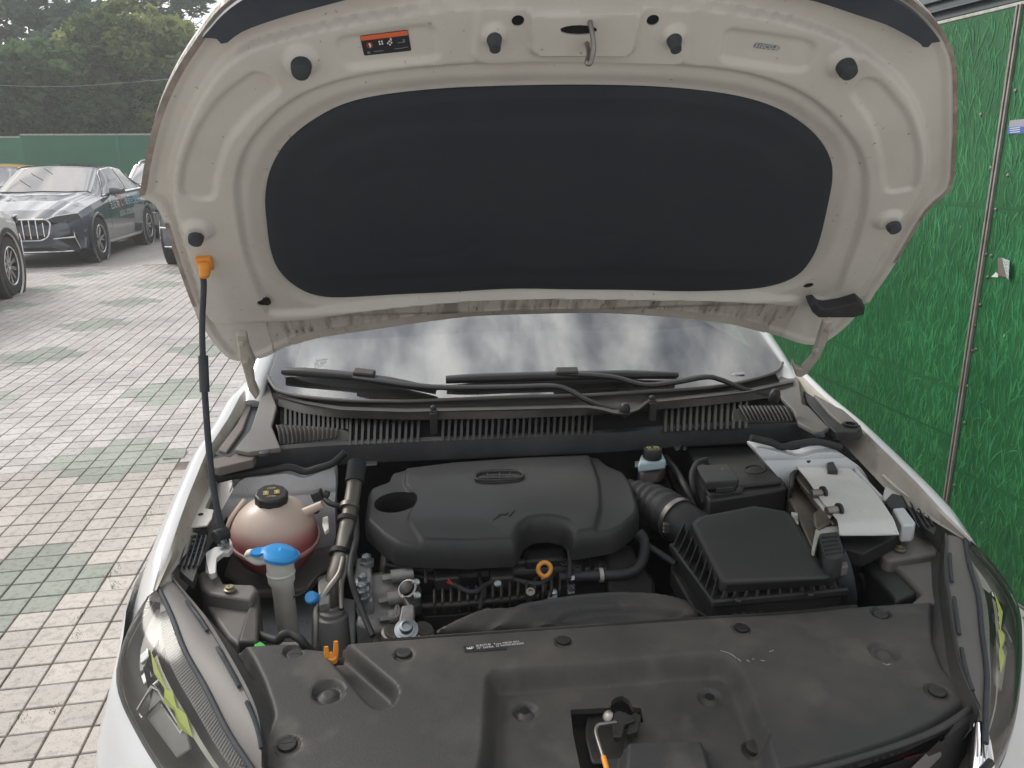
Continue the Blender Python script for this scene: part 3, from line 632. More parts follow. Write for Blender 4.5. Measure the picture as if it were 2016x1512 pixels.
        mb = MB(); p = np.array(on(a0+.22, 5.9, .0, sd_)); mb.loft([[p+np.array((sd_*(.06+.20*u), -.02+.03*u, .02+.07*math.sin(q)*(.6+.4*math.sin(math.pi*min(u+.25, 1)))))+np.array((0, .075*math.cos(q), .045)) for q in np.linspace(0, 2*math.pi, 13)[:-1]] for u in (0, .3, .6, .85, 1)], 0, True, True)
        mb.tube([p-np.array((sd_*.02, 0, 0)), p+np.array((sd_*.10, 0, .05))], [.028, .022], 8); mb.build('mirror', paint, root, smooth=60)
        if detail: patch('sill_trim', 'chrome', (lambda t: (1.35+2.0*t, .95), lambda t: (1.35+2.0*t, 1.25)), sd_, .008, 10, 1)
        if rails:
            mb = MB(); q = [np.array(on(y, 9.3, .05 if 1.9 < y < 4.0 else 0, sd_)) for y in (1.85, 2.0, 2.6, 3.3, 3.95, 4.05)]; mb.tube(q, .018, 8, smooth=4); mb.build('roof_rail', 'rim_silver', root)
    w0, w1 = spec['ws']
    def shield(nm, y0, y1, sgn):
        mb = MB(); R = []
        for s in range(9):
            u = s/8; y = y0+(y1-y0)*u; row = []
            for k in np.linspace(-1, 1, 17):
                kk = 11-abs(k)*2.75; row.append(on(y-sgn*.10*(1-abs(k)**2)*(1-u)*0, kk, .010, 1 if k >= 0 else -1))
            R.append(row)
        mb.loft(R, 0, closed=False); mb.build(nm, 'car_glass', root, smooth=60)
    shield('windshield', w0+.03, w1-.03, 1); shield('rear_window', spec['rw'][1]-.03, spec['rw'][0]+.03, -1)
    # wheels
    wr = spec['wr']; ax = spec['axles']
    for yv in ax:
        for sd_ in (1, -1):
            wx = float(np.interp(yv, ys, [s[1] for s in S])); A = np.array((sd_, 0, 0.)); c = np.array((sd_*(wx-.235), yv, wr))
            ar = MB(); ar.lathe([(.02, .0), (wr+.06, .0), (wr+.06, .22), (wr+.052, .232)], c, A, 40, cap=False); wa = ar.build('wheel_arch', 'gap_black', root, smooth=40)
            ar = MB(); ar.lathe([(wr+.030, .222), (wr+.036, .240), (wr+.052, .243), (wr+.075, .228), (wr+.06, .205)], c, A, 44, cap=False); ar.build('arch_lip', paint, wa, smooth=60)
            if clad:
                ar = MB(); ar.lathe([(wr+.035, .22), (wr+.045, .252), (wr+.095, .246), (wr+.115, .20)], c, A, 40, cap=False); ar.build('arch_trim', 'plastic_black', root)
            t_ = MB(); t_.lathe([(wr*.66, .02), (wr*.93, .015), (wr, .05), (wr, .20), (wr*.94, .235), (wr*.69, .24), (wr*.66, .225)], c, A, 40, cap=False); wh = t_.build('wheel', 'tyre', root, smooth=50)
            r_ = MB(); r_.lathe([(wr*.67, .10), (wr*.67, .232), (wr*.64, .242), (wr*.61, .232), (wr*.60, .15), (.02, .14)], c, A, 40, cap=False, ms=[0, 1, 1, 0, 0])
            a = np.array((0, 1., 0)); bz = np.array((0, 0, 1.))
            nsp = spokes*2
            for k in range(nsp):
                q = 2*math.pi*(k//2)/spokes+(.16 if k % 2 else -.16)*(1.25 if spokes < 8 else 1.6); q2 = 2*math.pi*(k//2)/spokes+(.05 if k % 2 else -.05)
                d0 = math.cos(q2)*a+math.sin(q2)*bz; d1 = math.cos(q)*a+math.sin(q)*bz; tn = np.cross(A, d1); hw = wr*(.045 if spokes < 8 else .022)
                p0, p1 = c+A*.205+d0*wr*.10, c+A*.222+d1*wr*.62
                r_.prism([p0-tn*hw, p1-tn*hw*1.1, p1+tn*hw*1.1, p0+tn*hw], -A*.03, 1)
            r_.lathe([(wr*.13, .15), (wr*.13, .212), (wr*.09, .218), (.002, .218)], c, A, 20, 1)
            r_.build('rim', ['rim_dark', 'rim_silver'], wh, smooth=40)
    mb = MB(); mb.box((0, spec['L']/2, .26), (1.55, spec['L']-.7, .16)); mb.build('underbody', 'gap_black', root)
    if detail:
        f = lambda x, z, o=0.: (x, float(np.interp(abs(x), [0, .5, .7, .82, .88], [.0, .015, .06, .14, .30]))-.012-o, z)
        H = S[2][3]-.77
        g = MB(); P = fillet([(-.50, .70+H), (.50, .70+H), (.55, .64+H), (.50, .45+H), (.40, .40+H), (-.40, .40+H), (-.50, .45+H), (-.55, .64+H)], .05)
        g.prism([f(x, z, .004) for x, z in P], (0, .02, 0)); gr = g.build('grille', 'gap_black', root)
        rg = MB(); rg.tube([f(x, z, .012) for x, z in P]+[f(*P[0], .012)], .012, 6); rg.build('grille_frame', 'chrome', gr)
        for k in range(11):
            x = -.45+.09*k; s_ = MB(); s_.box(f(x, .555+H, .014), (.016, .02, .27 if abs(x) < .42 else .20)); s_.build('grille_bar', 'chrome', gr, bevel=.004)
        for sd_ in (1, -1):
            h = MB(); P = [(.50, .69), (.62, .735), (.86, .765), (.885, .70), (.80, .655), (.60, .645)]
            h.prism([f(sd_*x, z+H, .016+.01*(x > .8)) for x, z in P], (0, .06, 0)); hl = h.build('headlight', 'lamp_dark', root, bevel=.006)
            h = MB(); h.tube([f(sd_*x, z+H, .03) for x, z in ((.50, .70), (.62, .74), (.87, .772))], .007, 6); h.build('light_strip', 'chrome', hl)
            h = MB(); P = [(.58, .43), (.80, .50), (.835, .46), (.835, .27), (.76, .30), (.66, .37)]
            h.prism([f(sd_*x, z+H, .012) for x, z in P], (0, .05, 0)); ai = h.build('air_intake', 'gap_black', root)
            h = MB(); h.tube([f(sd_*x, z+H, .03) for x, z in ((.56, .42), (.82, .435), (.85, .26))], [.007, .016, .007], 6); h.tube([f(sd_*x, z+H, .03) for x, z in ((.82, .435), (.815, .53))], [.014, .005], 6); h.build('intake_trim', 'chrome', ai)
        l = MB(); l.tube([f(x, .235+H*.5, .02) for x in (-.78, -.6, -.3, 0, .3, .6, .78)], .010, 6); l.build('lower_trim', 'chrome', root)
    if roof:
        mb = MB(); R = []
        for y in np.linspace(w1-.05, spec['rw'][0]+.05, 9): R.append([on(y, 11-abs(k)*2.6, .012, 1 if k >= 0 else -1) for k in np.linspace(-1, 1, 15)])
        mb.loft(R, 0, closed=False); mb.build('roof_panel', roof, root, smooth=60)
    return root, on
gp = 'cars parked across the paved yard'
def nose(px, py, front_wheel_side, spec, rz, scale):   # root so that the wheel on that side touches the sighted ground point
    p = PZ(px, py, 0); ax = spec['axles'][0]; lx = front_wheel_side*.82; c, s = math.cos(rz), math.sin(rz)
    return (p[0]-scale*(c*lx-s*ax), p[1]-scale*(s*lx+c*ax), 0)
rzs = math.radians(3.4)
sedan, s_on = make_car(SEDAN, 'grey_sedan', 'dark grey sedan with blue and white lettering on its doors', 'sedan_paint', nose(193, 512, 1, SEDAN, rzs, 1.08), rzs, group=gp, scale=1.08)
# lettering on the sedan's door
M('decal_blue', (.34, .64, .85), .5); M('decal_red', (.75, .12, .05), .5); M('decal_white', (.88, .9, .92), .5)
lt = MB()
def door_txt(txt, y0, k, size, m):
    p = np.array(s_on(y0, k, .014, 1)); q = np.array(s_on(y0, k+.6, .014, 1)); q2 = np.array(s_on(y0+.2, k, .014, 1))
    textmesh(lt, txt, p, q2-p, q-p, size, m, 'LEFT')
door_txt('吉尼斯', 1.55, 3.75, .17, 0); door_txt('21', 2.05, 3.95, .30, 1); door_txt('最新纪录挑战', 2.36, 3.8, .17, 2); door_txt('测试车 试驾体验车', 1.95, 2.9, .11, 0)
lt.build('door_lettering', ['decal_white', 'decal_red', 'decal_blue'], sedan, smooth=0)
# three thin dark tubes imitating wires reflected in the sedan's windshield
for (y0, k0, y1, k1) in ((2.12, 10.4, 1.93, 11.0), (1.98, 9.9, 1.76, 10.7), (1.80, 9.5, 1.58, 10.3)):
    sv = MB(); sv.tube([s_on(y0+(y1-y0)*t, k0+(k1-k0)*t, .014, -1) for t in np.linspace(0, 1, 8)], .004, 6); sv.build('wire_reflection', 'gap_black', sedan)
# white suv whose wheel shows at the left edge: nose points away from the camera
rz2 = math.radians(180+8); p = PZ(15, 582, 0); c_, s_ = math.cos(rz2), math.sin(rz2); lx, ly = -.82*1.02, SUV['axles'][0]*1.02
make_car(SUV, 'white_crossover', 'white crossover with multi-spoke wheel cut by the left picture edge', 'suv_white', (p[0]-(c_*lx-s_*ly), p[1]-(s_*lx+c_*ly), 0), rz2, clad=True, spokes=10, group=gp, scale=1.02)
q = PY(262, 330, 19.5)
make_car(SUV, 'white_roof_rail_car', 'white car with roof rails half hidden behind the grey sedan', 'suv_white', (q[0]+.55, 18.3, 0), math.radians(4), rails=True, group=gp)
q = PY(-8, 330, 20.5)
make_car(SUV, 'yellow_roof_car', 'dark car with a yellow roof behind the grey sedan', 'sedan_paint', (q[0], 18.6, 0), math.radians(4), roof='car_yellow', group=gp, detail=0, scale=.965)
rz5 = math.radians(3); p = PZ(350, 515, 0); sc = 1.05; lx, ly = -.82*sc, SUV['axles'][0]*sc
make_car(SUV, 'half_hidden_car', 'car whose chrome bumper corner peeps out left of the open hood', 'sedan_paint', (p[0]-(math.cos(rz5)*lx-math.sin(rz5)*ly), p[1]-(math.sin(rz5)*lx+math.cos(rz5)*ly), 0), rz5, group=gp, scale=sc)
# ================================================================ the white car with the open hood
car = empty('white_car', (0, 2.4, 0), True)
tag(car, 'white car in the foreground with its hood propped open over the engine', 'car')
def plane_of(z): return ((0, 0, z), (0, 0, 1.)) if np.isscalar(z) else z
def pts3(px, z):
    p0, n = plane_of(z); return [PP(u, v, p0, n) for u, v in px]
def slab(name, px, z, thick, mat, parent=car, bevel=.003, fil=0, sp=0, dirv=(0, 0, -1), smooth=35, bseg=2):
    if fil: px = fillet(px, fil)
    if sp: px = spline(px, sp)
    mb = MB(); mb.prism(pts3(px, z), np.array(dirv, float)*thick); return mb.build(name, mat, parent, bevel=bevel, smooth=smooth, bseg=bseg)
def mir(P): return [np.array((-p[0], p[1], p[2])) for p in P]
def tubepx(name, px, zs, r, mat, parent=car, seg=10, smooth=6, flat=1., const='z'):
    f_ = {'z': PZ, 'y': PY, 'x': PX}[const]
    P = [f_(u, v, z) for (u, v), z in zip(px, zs)] if not np.isscalar(zs) else [f_(u, v, zs) for u, v in px]
    mb = MB(); mb.tube(P, r, seg, smooth=smooth, flat=flat); return mb.build(name, mat, parent, smooth=60)
# ---------------------------------------------------------------- hood
HO, HX, HY, HN = np.array((0, 1.80, 1.255)), np.array((1., 0, 0)), np.array((0, -.622, .783)), np.array((0, -.783, -.622))
def hn0(x, a): return .075*(x/.77)**2*np.clip(a/.5, 0, 1)+.05*np.clip((a-.72)/.12, 0, 2)**2
def H2(u, v, extra=0.):
    d = ray(u, v); h = extra
    for _ in range(12):
        p = CAM+d*(((HO+HN*h-CAM)@HN)/(d@HN)); x = p[0]; a = (p-HO)@HY; h = float(hn0(x, a))+extra
    return np.array((x, a))
def H3(x, a, off=0.): return HO+HX*x+HY*a+HN*(float(hn0(x, a))+off)
def hpoly(px, extra=0.): return [H2(u, v, extra) for u, v in px]
h_out_px = [(274, 392), (276, 372), (284, 320), (300, 250), (322, 190), (350, 135), (385, 82), (420, 34), (455, 2), (510, -34), (600, -62), (760, -84), (960, -98), (1160, -102), (1360, -98), (1540, -84), (1660, -62), (1745, -28), (1805, 8), (1848, 48), (1872, 86), (1886, 130), (1888, 200), (1885, 300), (1877, 374),
            (1830, 420), (1780, 500), (1740, 562), (1700, 622), (1665, 660), (1627, 686), (1590, 690), (1542, 675), (1490, 660), (1426, 646), (1300, 633), (1162, 626), (1000, 629), (895, 637), (746, 658), (627, 676), (559, 697), (526, 714), (490, 722), (456, 722), (430, 702), (404, 668), (386, 628), (362, 565), (340, 500), (322, 445), (302, 408)]
pad_px = [(525, 440), (522, 385), (535, 330), (572, 275), (640, 226), (720, 197), (850, 180), (1000, 173), (1150, 171), (1300, 175), (1420, 187), (1500, 205), (1560, 232), (1608, 270), (1635, 312), (1640, 352), (1632, 400), (1616, 468), (1600, 508), (1570, 543), (1520, 564), (1450, 573), (1300, 574), (1060, 570), (900, 575), (700, 586), (625, 583), (578, 562), (547, 530), (532, 490)]
hood_ol = spline(hpoly(h_out_px), 3); pad_ol = spline(hpoly(pad_px, -.017), 4)
ring_px = [(470, 440), (464, 360), (485, 290), (540, 225), (610, 180), (720, 148), (900, 128), (1150, 122), (1400, 134), (1530, 162), (1620, 210), (1690, 290), (1708, 360), (1700, 440), (1672, 520), (1640, 590), (1560, 592), (1300, 592), (1060, 590), (900, 596), (700, 612), (545, 622), (520, 600), (488, 520)]
ring_ol = spline(hpoly(ring_px), 4)
frame_px = [(340, 385), (345, 320), (372, 240), (415, 165), (470, 110), (560, 76), (760, 34), (940, 12), (1150, 5), (1360, 14), (1530, 40), (1640, 74), (1720, 120), (1790, 190), (1820, 270), (1824, 350), (1795, 410), (1740, 500), (1690, 580), (1655, 612), (1500, 600), (1300, 597), (1060, 594), (900, 600), (700, 618), (540, 642), (420, 640), (390, 560), (360, 470)]
frame_ol = spline(hpoly(frame_px), 3)
pockets = [fillet(hpoly(q), .03) for q in ([(352, 388), (358, 330), (385, 255), (430, 190), (500, 140), (530, 150), (556, 178), (500, 220), (450, 280), (428, 350), (422, 400)],
    [(1672, 185), (1700, 150), (1735, 160), (1790, 225), (1812, 300), (1808, 360), (1800, 374), (1742, 384), (1735, 310), (1715, 240)])]
pockets2 = [fillet(hpoly(q), .018) for q in ([(658, 75), (840, 48), (858, 60), (866, 112), (850, 120), (690, 136), (678, 128)], [(1428, 55), (1590, 78), (1610, 90), (1590, 140), (1560, 142), (1415, 120)])]
plate = fillet(hpoly([(940, 5), (1362, 5), (1345, 122), (1332, 128), (1150, 122), (950, 124), (930, 112)]), .02)
block = fillet(hpoly([(1042, 14), (1262, 12), (1243, 92), (1232, 102), (1062, 102), (1046, 94)]), .012)
def bosses(x, a, lst):
    z = 0
    for u, v, r, h in lst:
        c = H2(u, v); d = np.hypot(x-c[0], a-c[1]); z = z+h*(1-sstep(r*.55, r, d))
    return z
def hood_h(x, a):
    P = np.stack([x, a], 1); z = hn0(x, a)
    dF = sdf(P, frame_ol)[0]; z = z-.014*sstep(-.004, .008, dF)
    dR = sdf(P, ring_ol)[0]; z = z-.012*(1-sstep(-.009, .004, dR))
    dp = sdf(P, pad_ol)[0]; z = z-.012*(1-sstep(.0, .035, dp))
    for q in pockets: z = z-.007*(1-sstep(-.006, .003, sdf(P, q)[0]))
    for q in pockets2: z = z-.006*(1-sstep(-.007, .004, sdf(P, q)[0]))
    z = z+.006*(1-sstep(-.005, .005, sdf(P, plate)[0])); z = z+.014*(1-sstep(-.004, .006, sdf(P, block)[0]))
    z = z+bosses(x, a, ((595, 120, .030, .010), (1660, 124, .030, .010), (972, 66, .022, .008), (1326, 68, .022, .008), (390, 452, .032, .012), (1748, 432, .032, .012)))
    dO = sdf(P, hood_ol)[0]; z = z+.006*sstep(-.022, -.012, dO)                         # hemmed rim
    z = z-.012*sstep(-.03, -.055, a-.0*x)                                              # rear gutter
    return z
def hood_m(x, a):
    P = np.stack([x, a], 1); dF = sdf(P, frame_ol)[0]; dO = sdf(P, hood_ol)[0]
    return np.where((a < .10) & (dF > .004) & (np.abs(x) < .64), 1, 0)
rim_holes = [ellipse(*H2(u, v), rx, ry, 18) for u, v, rx, ry in ((1019, 37, .0105, .0095), (1284, 36, .0105, .0095), (518, 598, .0135, .0120), (1595, 570, .0125, .0105))]
hood = hfield('hood', (HO, HX, HY, HN), hood_ol, hood_h, .0042, ['paint_inner', 'paint_dirty', 'hem_shade_brown'], car, holes=rim_holes+[ellipse(*H2(1136, 46), .031, .0085, 16)], skirt=.030, mfun=hood_m)
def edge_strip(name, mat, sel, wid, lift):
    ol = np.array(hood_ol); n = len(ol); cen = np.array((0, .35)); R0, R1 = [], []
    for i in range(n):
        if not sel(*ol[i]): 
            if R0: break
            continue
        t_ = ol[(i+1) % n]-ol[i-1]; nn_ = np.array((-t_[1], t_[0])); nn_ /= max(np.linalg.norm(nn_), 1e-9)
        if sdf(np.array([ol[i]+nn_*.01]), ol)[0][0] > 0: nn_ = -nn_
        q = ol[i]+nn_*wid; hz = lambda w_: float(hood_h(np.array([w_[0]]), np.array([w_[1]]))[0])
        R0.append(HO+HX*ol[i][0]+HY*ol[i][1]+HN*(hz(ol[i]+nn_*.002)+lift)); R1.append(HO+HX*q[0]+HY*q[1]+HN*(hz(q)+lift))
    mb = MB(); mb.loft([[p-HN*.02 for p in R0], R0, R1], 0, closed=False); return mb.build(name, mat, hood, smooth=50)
edge_strip('hem', 'hem_shade_brown', lambda x, a: x < -.30 and a > .32, .010, .0012)
edge_strip('hem', 'hem_shade_brown', lambda x, a: x > .30 and a > .12, .007, .0012)
edge_strip('hem', 'hem_shade_brown', lambda x, a: x < -.45 and .0 < a < .31, .008, .0012)
edge_strip('rear_lip', 'paint_dusty', lambda x, a: abs(x) < .60 and a < .05, .020, .0035)
hfield('outer_skin', (HO, HX, HY, HN), hood_ol, lambda x, a: hn0(x, a)-.034, .03, 'paint_white', hood)
for (u, v, rx, ry) in ((1019, 37, .015, .014), (1284, 36, .015, .014), (518, 598, .0165, .0145), (1595, 570, .0155, .0135), (1136, 46, .036, .0125)):
    hb = MB(); c = H2(u, v); hz = float(hood_h(np.array([c[0]]), np.array([c[1]]))[0])-float(hn0(c[0], c[1])); R_ = [H3(*q, hz-.0035) for q in ellipse(c[0], c[1], rx, ry, 16)]; hb.prism(R_, -HN*.001); hb.build('opening', 'hole', hood, smooth=0)
def pad_h(x, a):
    P = np.stack([x, a], 1); d = sdf(P, pad_ol)[0]
    z = hn0(x, a)-.0195+.006*sstep(0, -.02, d)+.004*sstep(-.05, -.09, d)
    for cx, cy, rx, ry in ((-.28, .27, .17, .12), (.1, .30, .15, .10), (.40, .24, .12, .10), (.26, .33, .02, .02), (-.36, .36, .02, .02)):
        q = np.hypot((x-cx)/rx, (a-cy)/ry); z = z-.0014*np.exp(-((q-1)/.06)**2)
    return z+.0010*np.sin(x*23+a*11)
hfield('insulation_pad', (HO, HX, HY, HN), pad_ol, pad_h, .0075, 'pad_felt', hood, skirt=.006)
# rubber buffers
def buffer(u, v, L_, r0, r1, du=0., dv=0.):
    c = H2(u, v); b0 = H3(*c, .0); tip = np.array(HN)+np.array((du, 0, dv)); mb = MB()
    mb.lathe([(r0*1.12, -.004), (r0*1.12, .004), (r0, .006), (r1*1.02, L_*.72), (r1*.97, L_*.76), (r1*.9, L_), (r1*.6, L_+.001)], b0, tip, 20); mb.build('buffer', 'rubber_grey', hood)
for q in ((594, 122, .030, .0165, .0155), (1661, 124, .030, .0165, .0155), (388, 458, .026, .014, .014), (1754, 436, .026, .014, .014)): buffer(*q)
buffer(972, 66, .034, .0145, .010, 0, -.35); buffer(1325, 68, .034, .0145, .010, 0, -.35)
# front rubber seal, two ends in view
def seal_strip(px):
    P2 = hpoly(px); ol = spline(P2, 3) if len(px) > 8 else fillet(P2, .006)
    hfield('front_seal', (HO, HX, HY, HN), ol, lambda x, a: hn0(x, a)+.010, .012, 'seal_blue', hood, skirt=.014)
seal_strip([(400, 68), (412, 70), (424, 66), (437, 79), (448, 78), (462, 66), (490, 50), (560, 26), (640, 4), (720, -16), (800, -30), (800, -70), (640, -50), (540, -34), (480, -8), (440, 22), (415, 50)])
seal_strip([(1830, 78), (1824, 86), (1814, 88), (1808, 80), (1790, 68), (1740, 42), (1680, 22), (1600, -4), (1500, -26), (1500, -66), (1640, -50), (1740, -14), (1800, 22), (1836, 60), (1848, 78), (1842, 82)])
# striker loop in its slot
mb = MB(); s0, s1, s2, s3 = H3(*H2(1158, 30), .014), H3(*H2(1152, 72), .014), None, None
t0 = PP(1163, 122, s0+HN*.055, HN)
path = [s0-HN*.01, s0+HN*.006, s0+(t0-s0)*.5+HN*.012+np.array((.004, 0, 0)), t0, t0+np.array((-.006, 0, -.001)), s1+(t0-s1)*.45+HN*.008, s1+HN*.004, s1-HN*.01]
mb.tube(path, .0042, 10, smooth=5); mb.build('striker', 'steel', hood, smooth=60)
# warning label: orange head, black field, pictograms
lb = MB(); lc = [H2(*q) for q in ((708, 74), (803, 62), (810, 103), (717, 113))]; nn = HN
def LB(s, t, o=.0): # s across, t down
    q = lc[0]*(1-s)*(1-t)+lc[1]*s*(1-t)+lc[2]*s*t+lc[3]*(1-s)*t; return H3(*q, -.0055+o)
rect = lambda s0, s1, t0, t1, o: [LB(s0, t0, o), LB(s1, t0, o), LB(s1, t1, o), LB(s0, t1, o)]
lb.prism([LB(float(p[0]), float(p[1]), .0008) for p in fillet([(0, 0), (1, 0), (1, 1), (0, 1)], .05)], -HN*.0006, 0)
lb.add(rect(.01, .99, .02, .24, .0012), [(0, 1, 2, 3)], 1)
for (s, t, r_, m_) in ((.16, .50, .085, 3), (.16, .50, .062, 0)): lb.add([LB(s+r_*.72*math.cos(q), t+r_*1.75*math.sin(q), .0014+.0003*(m_ == 0)) for q in np.linspace(0, 6.28, 19)[:-1]], [tuple(range(18))], m_)
lb.add([LB(s, t, .0021) for s, t in ((.14, .42), (.165, .38), (.19, .44), (.185, .58), (.155, .60))], [(0, 1, 2, 3, 4)], 2)
for cx, cy, off in ((.40, .44, .78), (.58, .50, 0)):
    for k in range(4):
        q = off+k*math.pi/2; lb.add([LB(cx+.038*math.cos(q)+.020*math.cos(w_), cy+.085*math.sin(q)+.05*math.sin(w_), .0014+.0002*k) for w_ in np.linspace(0, 6.28, 11)[:-1]], [tuple(range(10))], 2)
lb.add([LB(s, t, .0024) for s, t in ((.60, .26), (.625, .24), (.64, .34), (.62, .42), (.605, .36))], [(0, 1, 2, 3, 4)], 2)
for (s0, s1, t0, t1) in ((.74, .90, .52, .56), (.86, .90, .40, .52), (.08, .14, .80, .92), (.22, .42, .82, .86), (.66, .84, .80, .84), (.84, .95, .78, .82)): lb.add(rect(s0, s1, t0, t1, .0014), [(0, 1, 2, 3)], 4)
M('label_grey', (.20, .23, .25), .5); lb.build('warning_label', ['label_black', 'label_orange', 'print_white', 'print_red', 'label_grey'], hood, smooth=0)
lb = MB(); q = [H2(*w_) for w_ in ((1489, 87), (1538, 94), (1534, 103), (1484, 97))]; lb.prism([H3(*w_, -.0047) for w_ in fillet(q, .004)], -HN*.0006, 0)
c = (q[0]+q[1]+q[2]+q[3])/4; textmesh(lb, 'S10CG-B', H3(*c, -.0047), H3(*q[1])-H3(*q[0]), H3(*q[0])-H3(*q[3]), .011, 1, lift=.0006); lb.build('part_label', ['label_grey', 'print_white'], hood, smooth=0)
# hinges
for nm, px_, y0 in (('L', [(464, 660), (485, 660), (491, 688), (503, 714), (498, 728), (501, 755), (511, 778), (503, 789), (489, 770), (480, 735), (470, 700)], 1.86), ('R', [(1640, 632), (1622, 636), (1612, 668), (1600, 705), (1580, 728), (1568, 724), (1562, 712), (1560, 722), (1568, 742), (1578, 744), (1592, 735), (1614, 705), (1632, 668)], 1.86)):
    o = slab('hinge', px_, ((0, y0, 1.0), (0, -.82, -.57)), .016, 'paint_dusty', car, bevel=.004, dirv=(0, .82, .57))
    for (u, v) in (((476, 676), (486, 710)) if nm == 'L' else ((1632, 648), (1606, 690))):
        p = PP(u, v, (0, y0, 1.0), (0, -.82, -.57)); bl = MB(); bl.lathe([(.009, -.002), (.009, .003), (.0065, .004), (.006, .009), (.002, .010)], p, (0, -.82, -.57), 6)
        bl.build('bolt', 'paint_dusty', o, smooth=20)
# black buffer pad at the right rear corner of the hood, prop-rod clip on the left
slab('corner_buffer', [(1592, 600), (1606, 597), (1616, 607), (1628, 609), (1660, 604), (1674, 600), (1690, 594), (1704, 606), (1702, 620), (1680, 626), (1612, 626), (1600, 616)], (H3(.66, .0, .03), HN), .03, 'rubber', hood, bevel=.003, dirv=-HN)
c = H2(404, 514); mb = MB(); R2 = np.stack([HX, HY, HN], 1); mb.box(H3(*c, .006), (.030, .034, .012), R=R2); mb.lathe([(.013, 0), (.011, .022), (.008, .030)], H3(*c, .008), np.array((0, -.5, -.9)), 14); mb.build('rod_clip', 'orange', hood, bevel=.003)
# prop rod
r0 = H3(*H2(403, 528), .022); r1 = PZ(447, 1068, .845)
mb = MB(); pr = [r0, PP(403, 560, r0, (0, -1, 0)), None, None]
def rodpt(u, v, t):
    y = r0[1]+(r1[1]-r0[1])*t; return PY(u, v, y)
rp_ = [r0, rodpt(401, 570, .08), rodpt(398, 640, .20), rodpt(400, 720, .34), rodpt(405, 800, .49), rodpt(411, 880, .63), rodpt(420, 960, .78), rodpt(432, 1020, .90), rodpt(444, 1062, .98), r1]
mb.tube(rp_, [.0060]*4+[.0064]*6, 10, smooth=5); rod = mb.build('prop_rod', 'rubber_grey', car, smooth=60)
mb = MB(); a_, b_ = rodpt(400, 700, .305), rodpt(403, 772, .43); mb.tube([a_, b_], .0098, 12); mb.build('rod_grip', 'rubber_grey', rod)
# ---------------------------------------------------------------- fenders, bumper, body behind
FL = [(1.300, .762, .860), (1.41, .785, .883), (1.5, .792, .898), (1.6, .800, .910), (1.8, .810, .937), (1.95, .792, .967), (2.05, .783, .994), (2.25, .775, 1.0)]
def side(fn):
    for s in (-1, 1): fn(s)
def fender(s):
    sec = []
    for y in np.linspace(1.300, 2.25, 34):
        x = float(np.interp(y, [f[0] for f in FL], [f[1] for f in FL])); z = float(np.interp(y, [f[0] for f in FL], [f[2] for f in FL]))
        w_ = .025*min(1, (y-1.285)/.12); k = min(1, (y-1.29)/.25)
        o_ = [(x-w_-.024*k, z-.054*k-.004), (x-w_-.012*k, z-.048*k-.003), (x-w_-.004, z-.012*k), (x-w_+.002, z-.002), (x-w_*.5, z+.001), (x-.004, z-.001), (x+.010, z-.012), (x+.034, z-.055), (x+.062, z-.13), (x+.085, z-.25)]
        if y > 1.62: o_ += [(min(.915, x+.10), .50), (.90, .25)]
        else: o_ += [(x+.092, max(.55, z-.30)), (x+.092, max(.52, z-.33))]
        sec.append([(s*a, y, b) for a, b in o_])
    mb = MB(); mb.loft([R[3:] for R in sec], 0, closed=False); o = mb.build('fender', 'paint_white', car, smooth=50)
    mb = MB(); mb.loft([R[:4] for R in sec], 0, closed=False); mb.build('gutter', 'paint_dusty', o, smooth=50); return o
fend = {s: fender(s) for s in (-1, 1)}
# inner flange with tabs (dusty painted steel)
for s, px_ in ((-1, [(377, 962), (404, 905), (428, 868), (436, 880), (432, 900), (434, 935), (421, 958), (416, 972), (404, 1000), (421, 1003), (417, 1020), (408, 1034), (372, 1038), (352, 1045)]),
               (1, [(1680, 868), (1697, 872), (1690, 888), (1712, 895), (1724, 905), (1750, 930), (1735, 934), (1762, 958), (1800, 985), (1835, 1000), (1860, 1010), (1820, 965), (1770, 915), (1720, 870), (1700, 850)])):
    o = slab('fender_flange', px_, tilt(1.5, .862, .06), .004, 'paint_inner', car, bevel=.0015)
    hbm = MB()
    for (u, v) in (((395, 1013), (404, 946)) if s < 0 else ((1704, 883), (1762, 941))):
        p = PP(u, v, *tilt(1.5, .862, .06)); hbm.lathe([(.0055, 0), (.0055, .0012)], p, (0, 0, 1), 14)
    hbm.build('hole', 'hole', o, smooth=0)
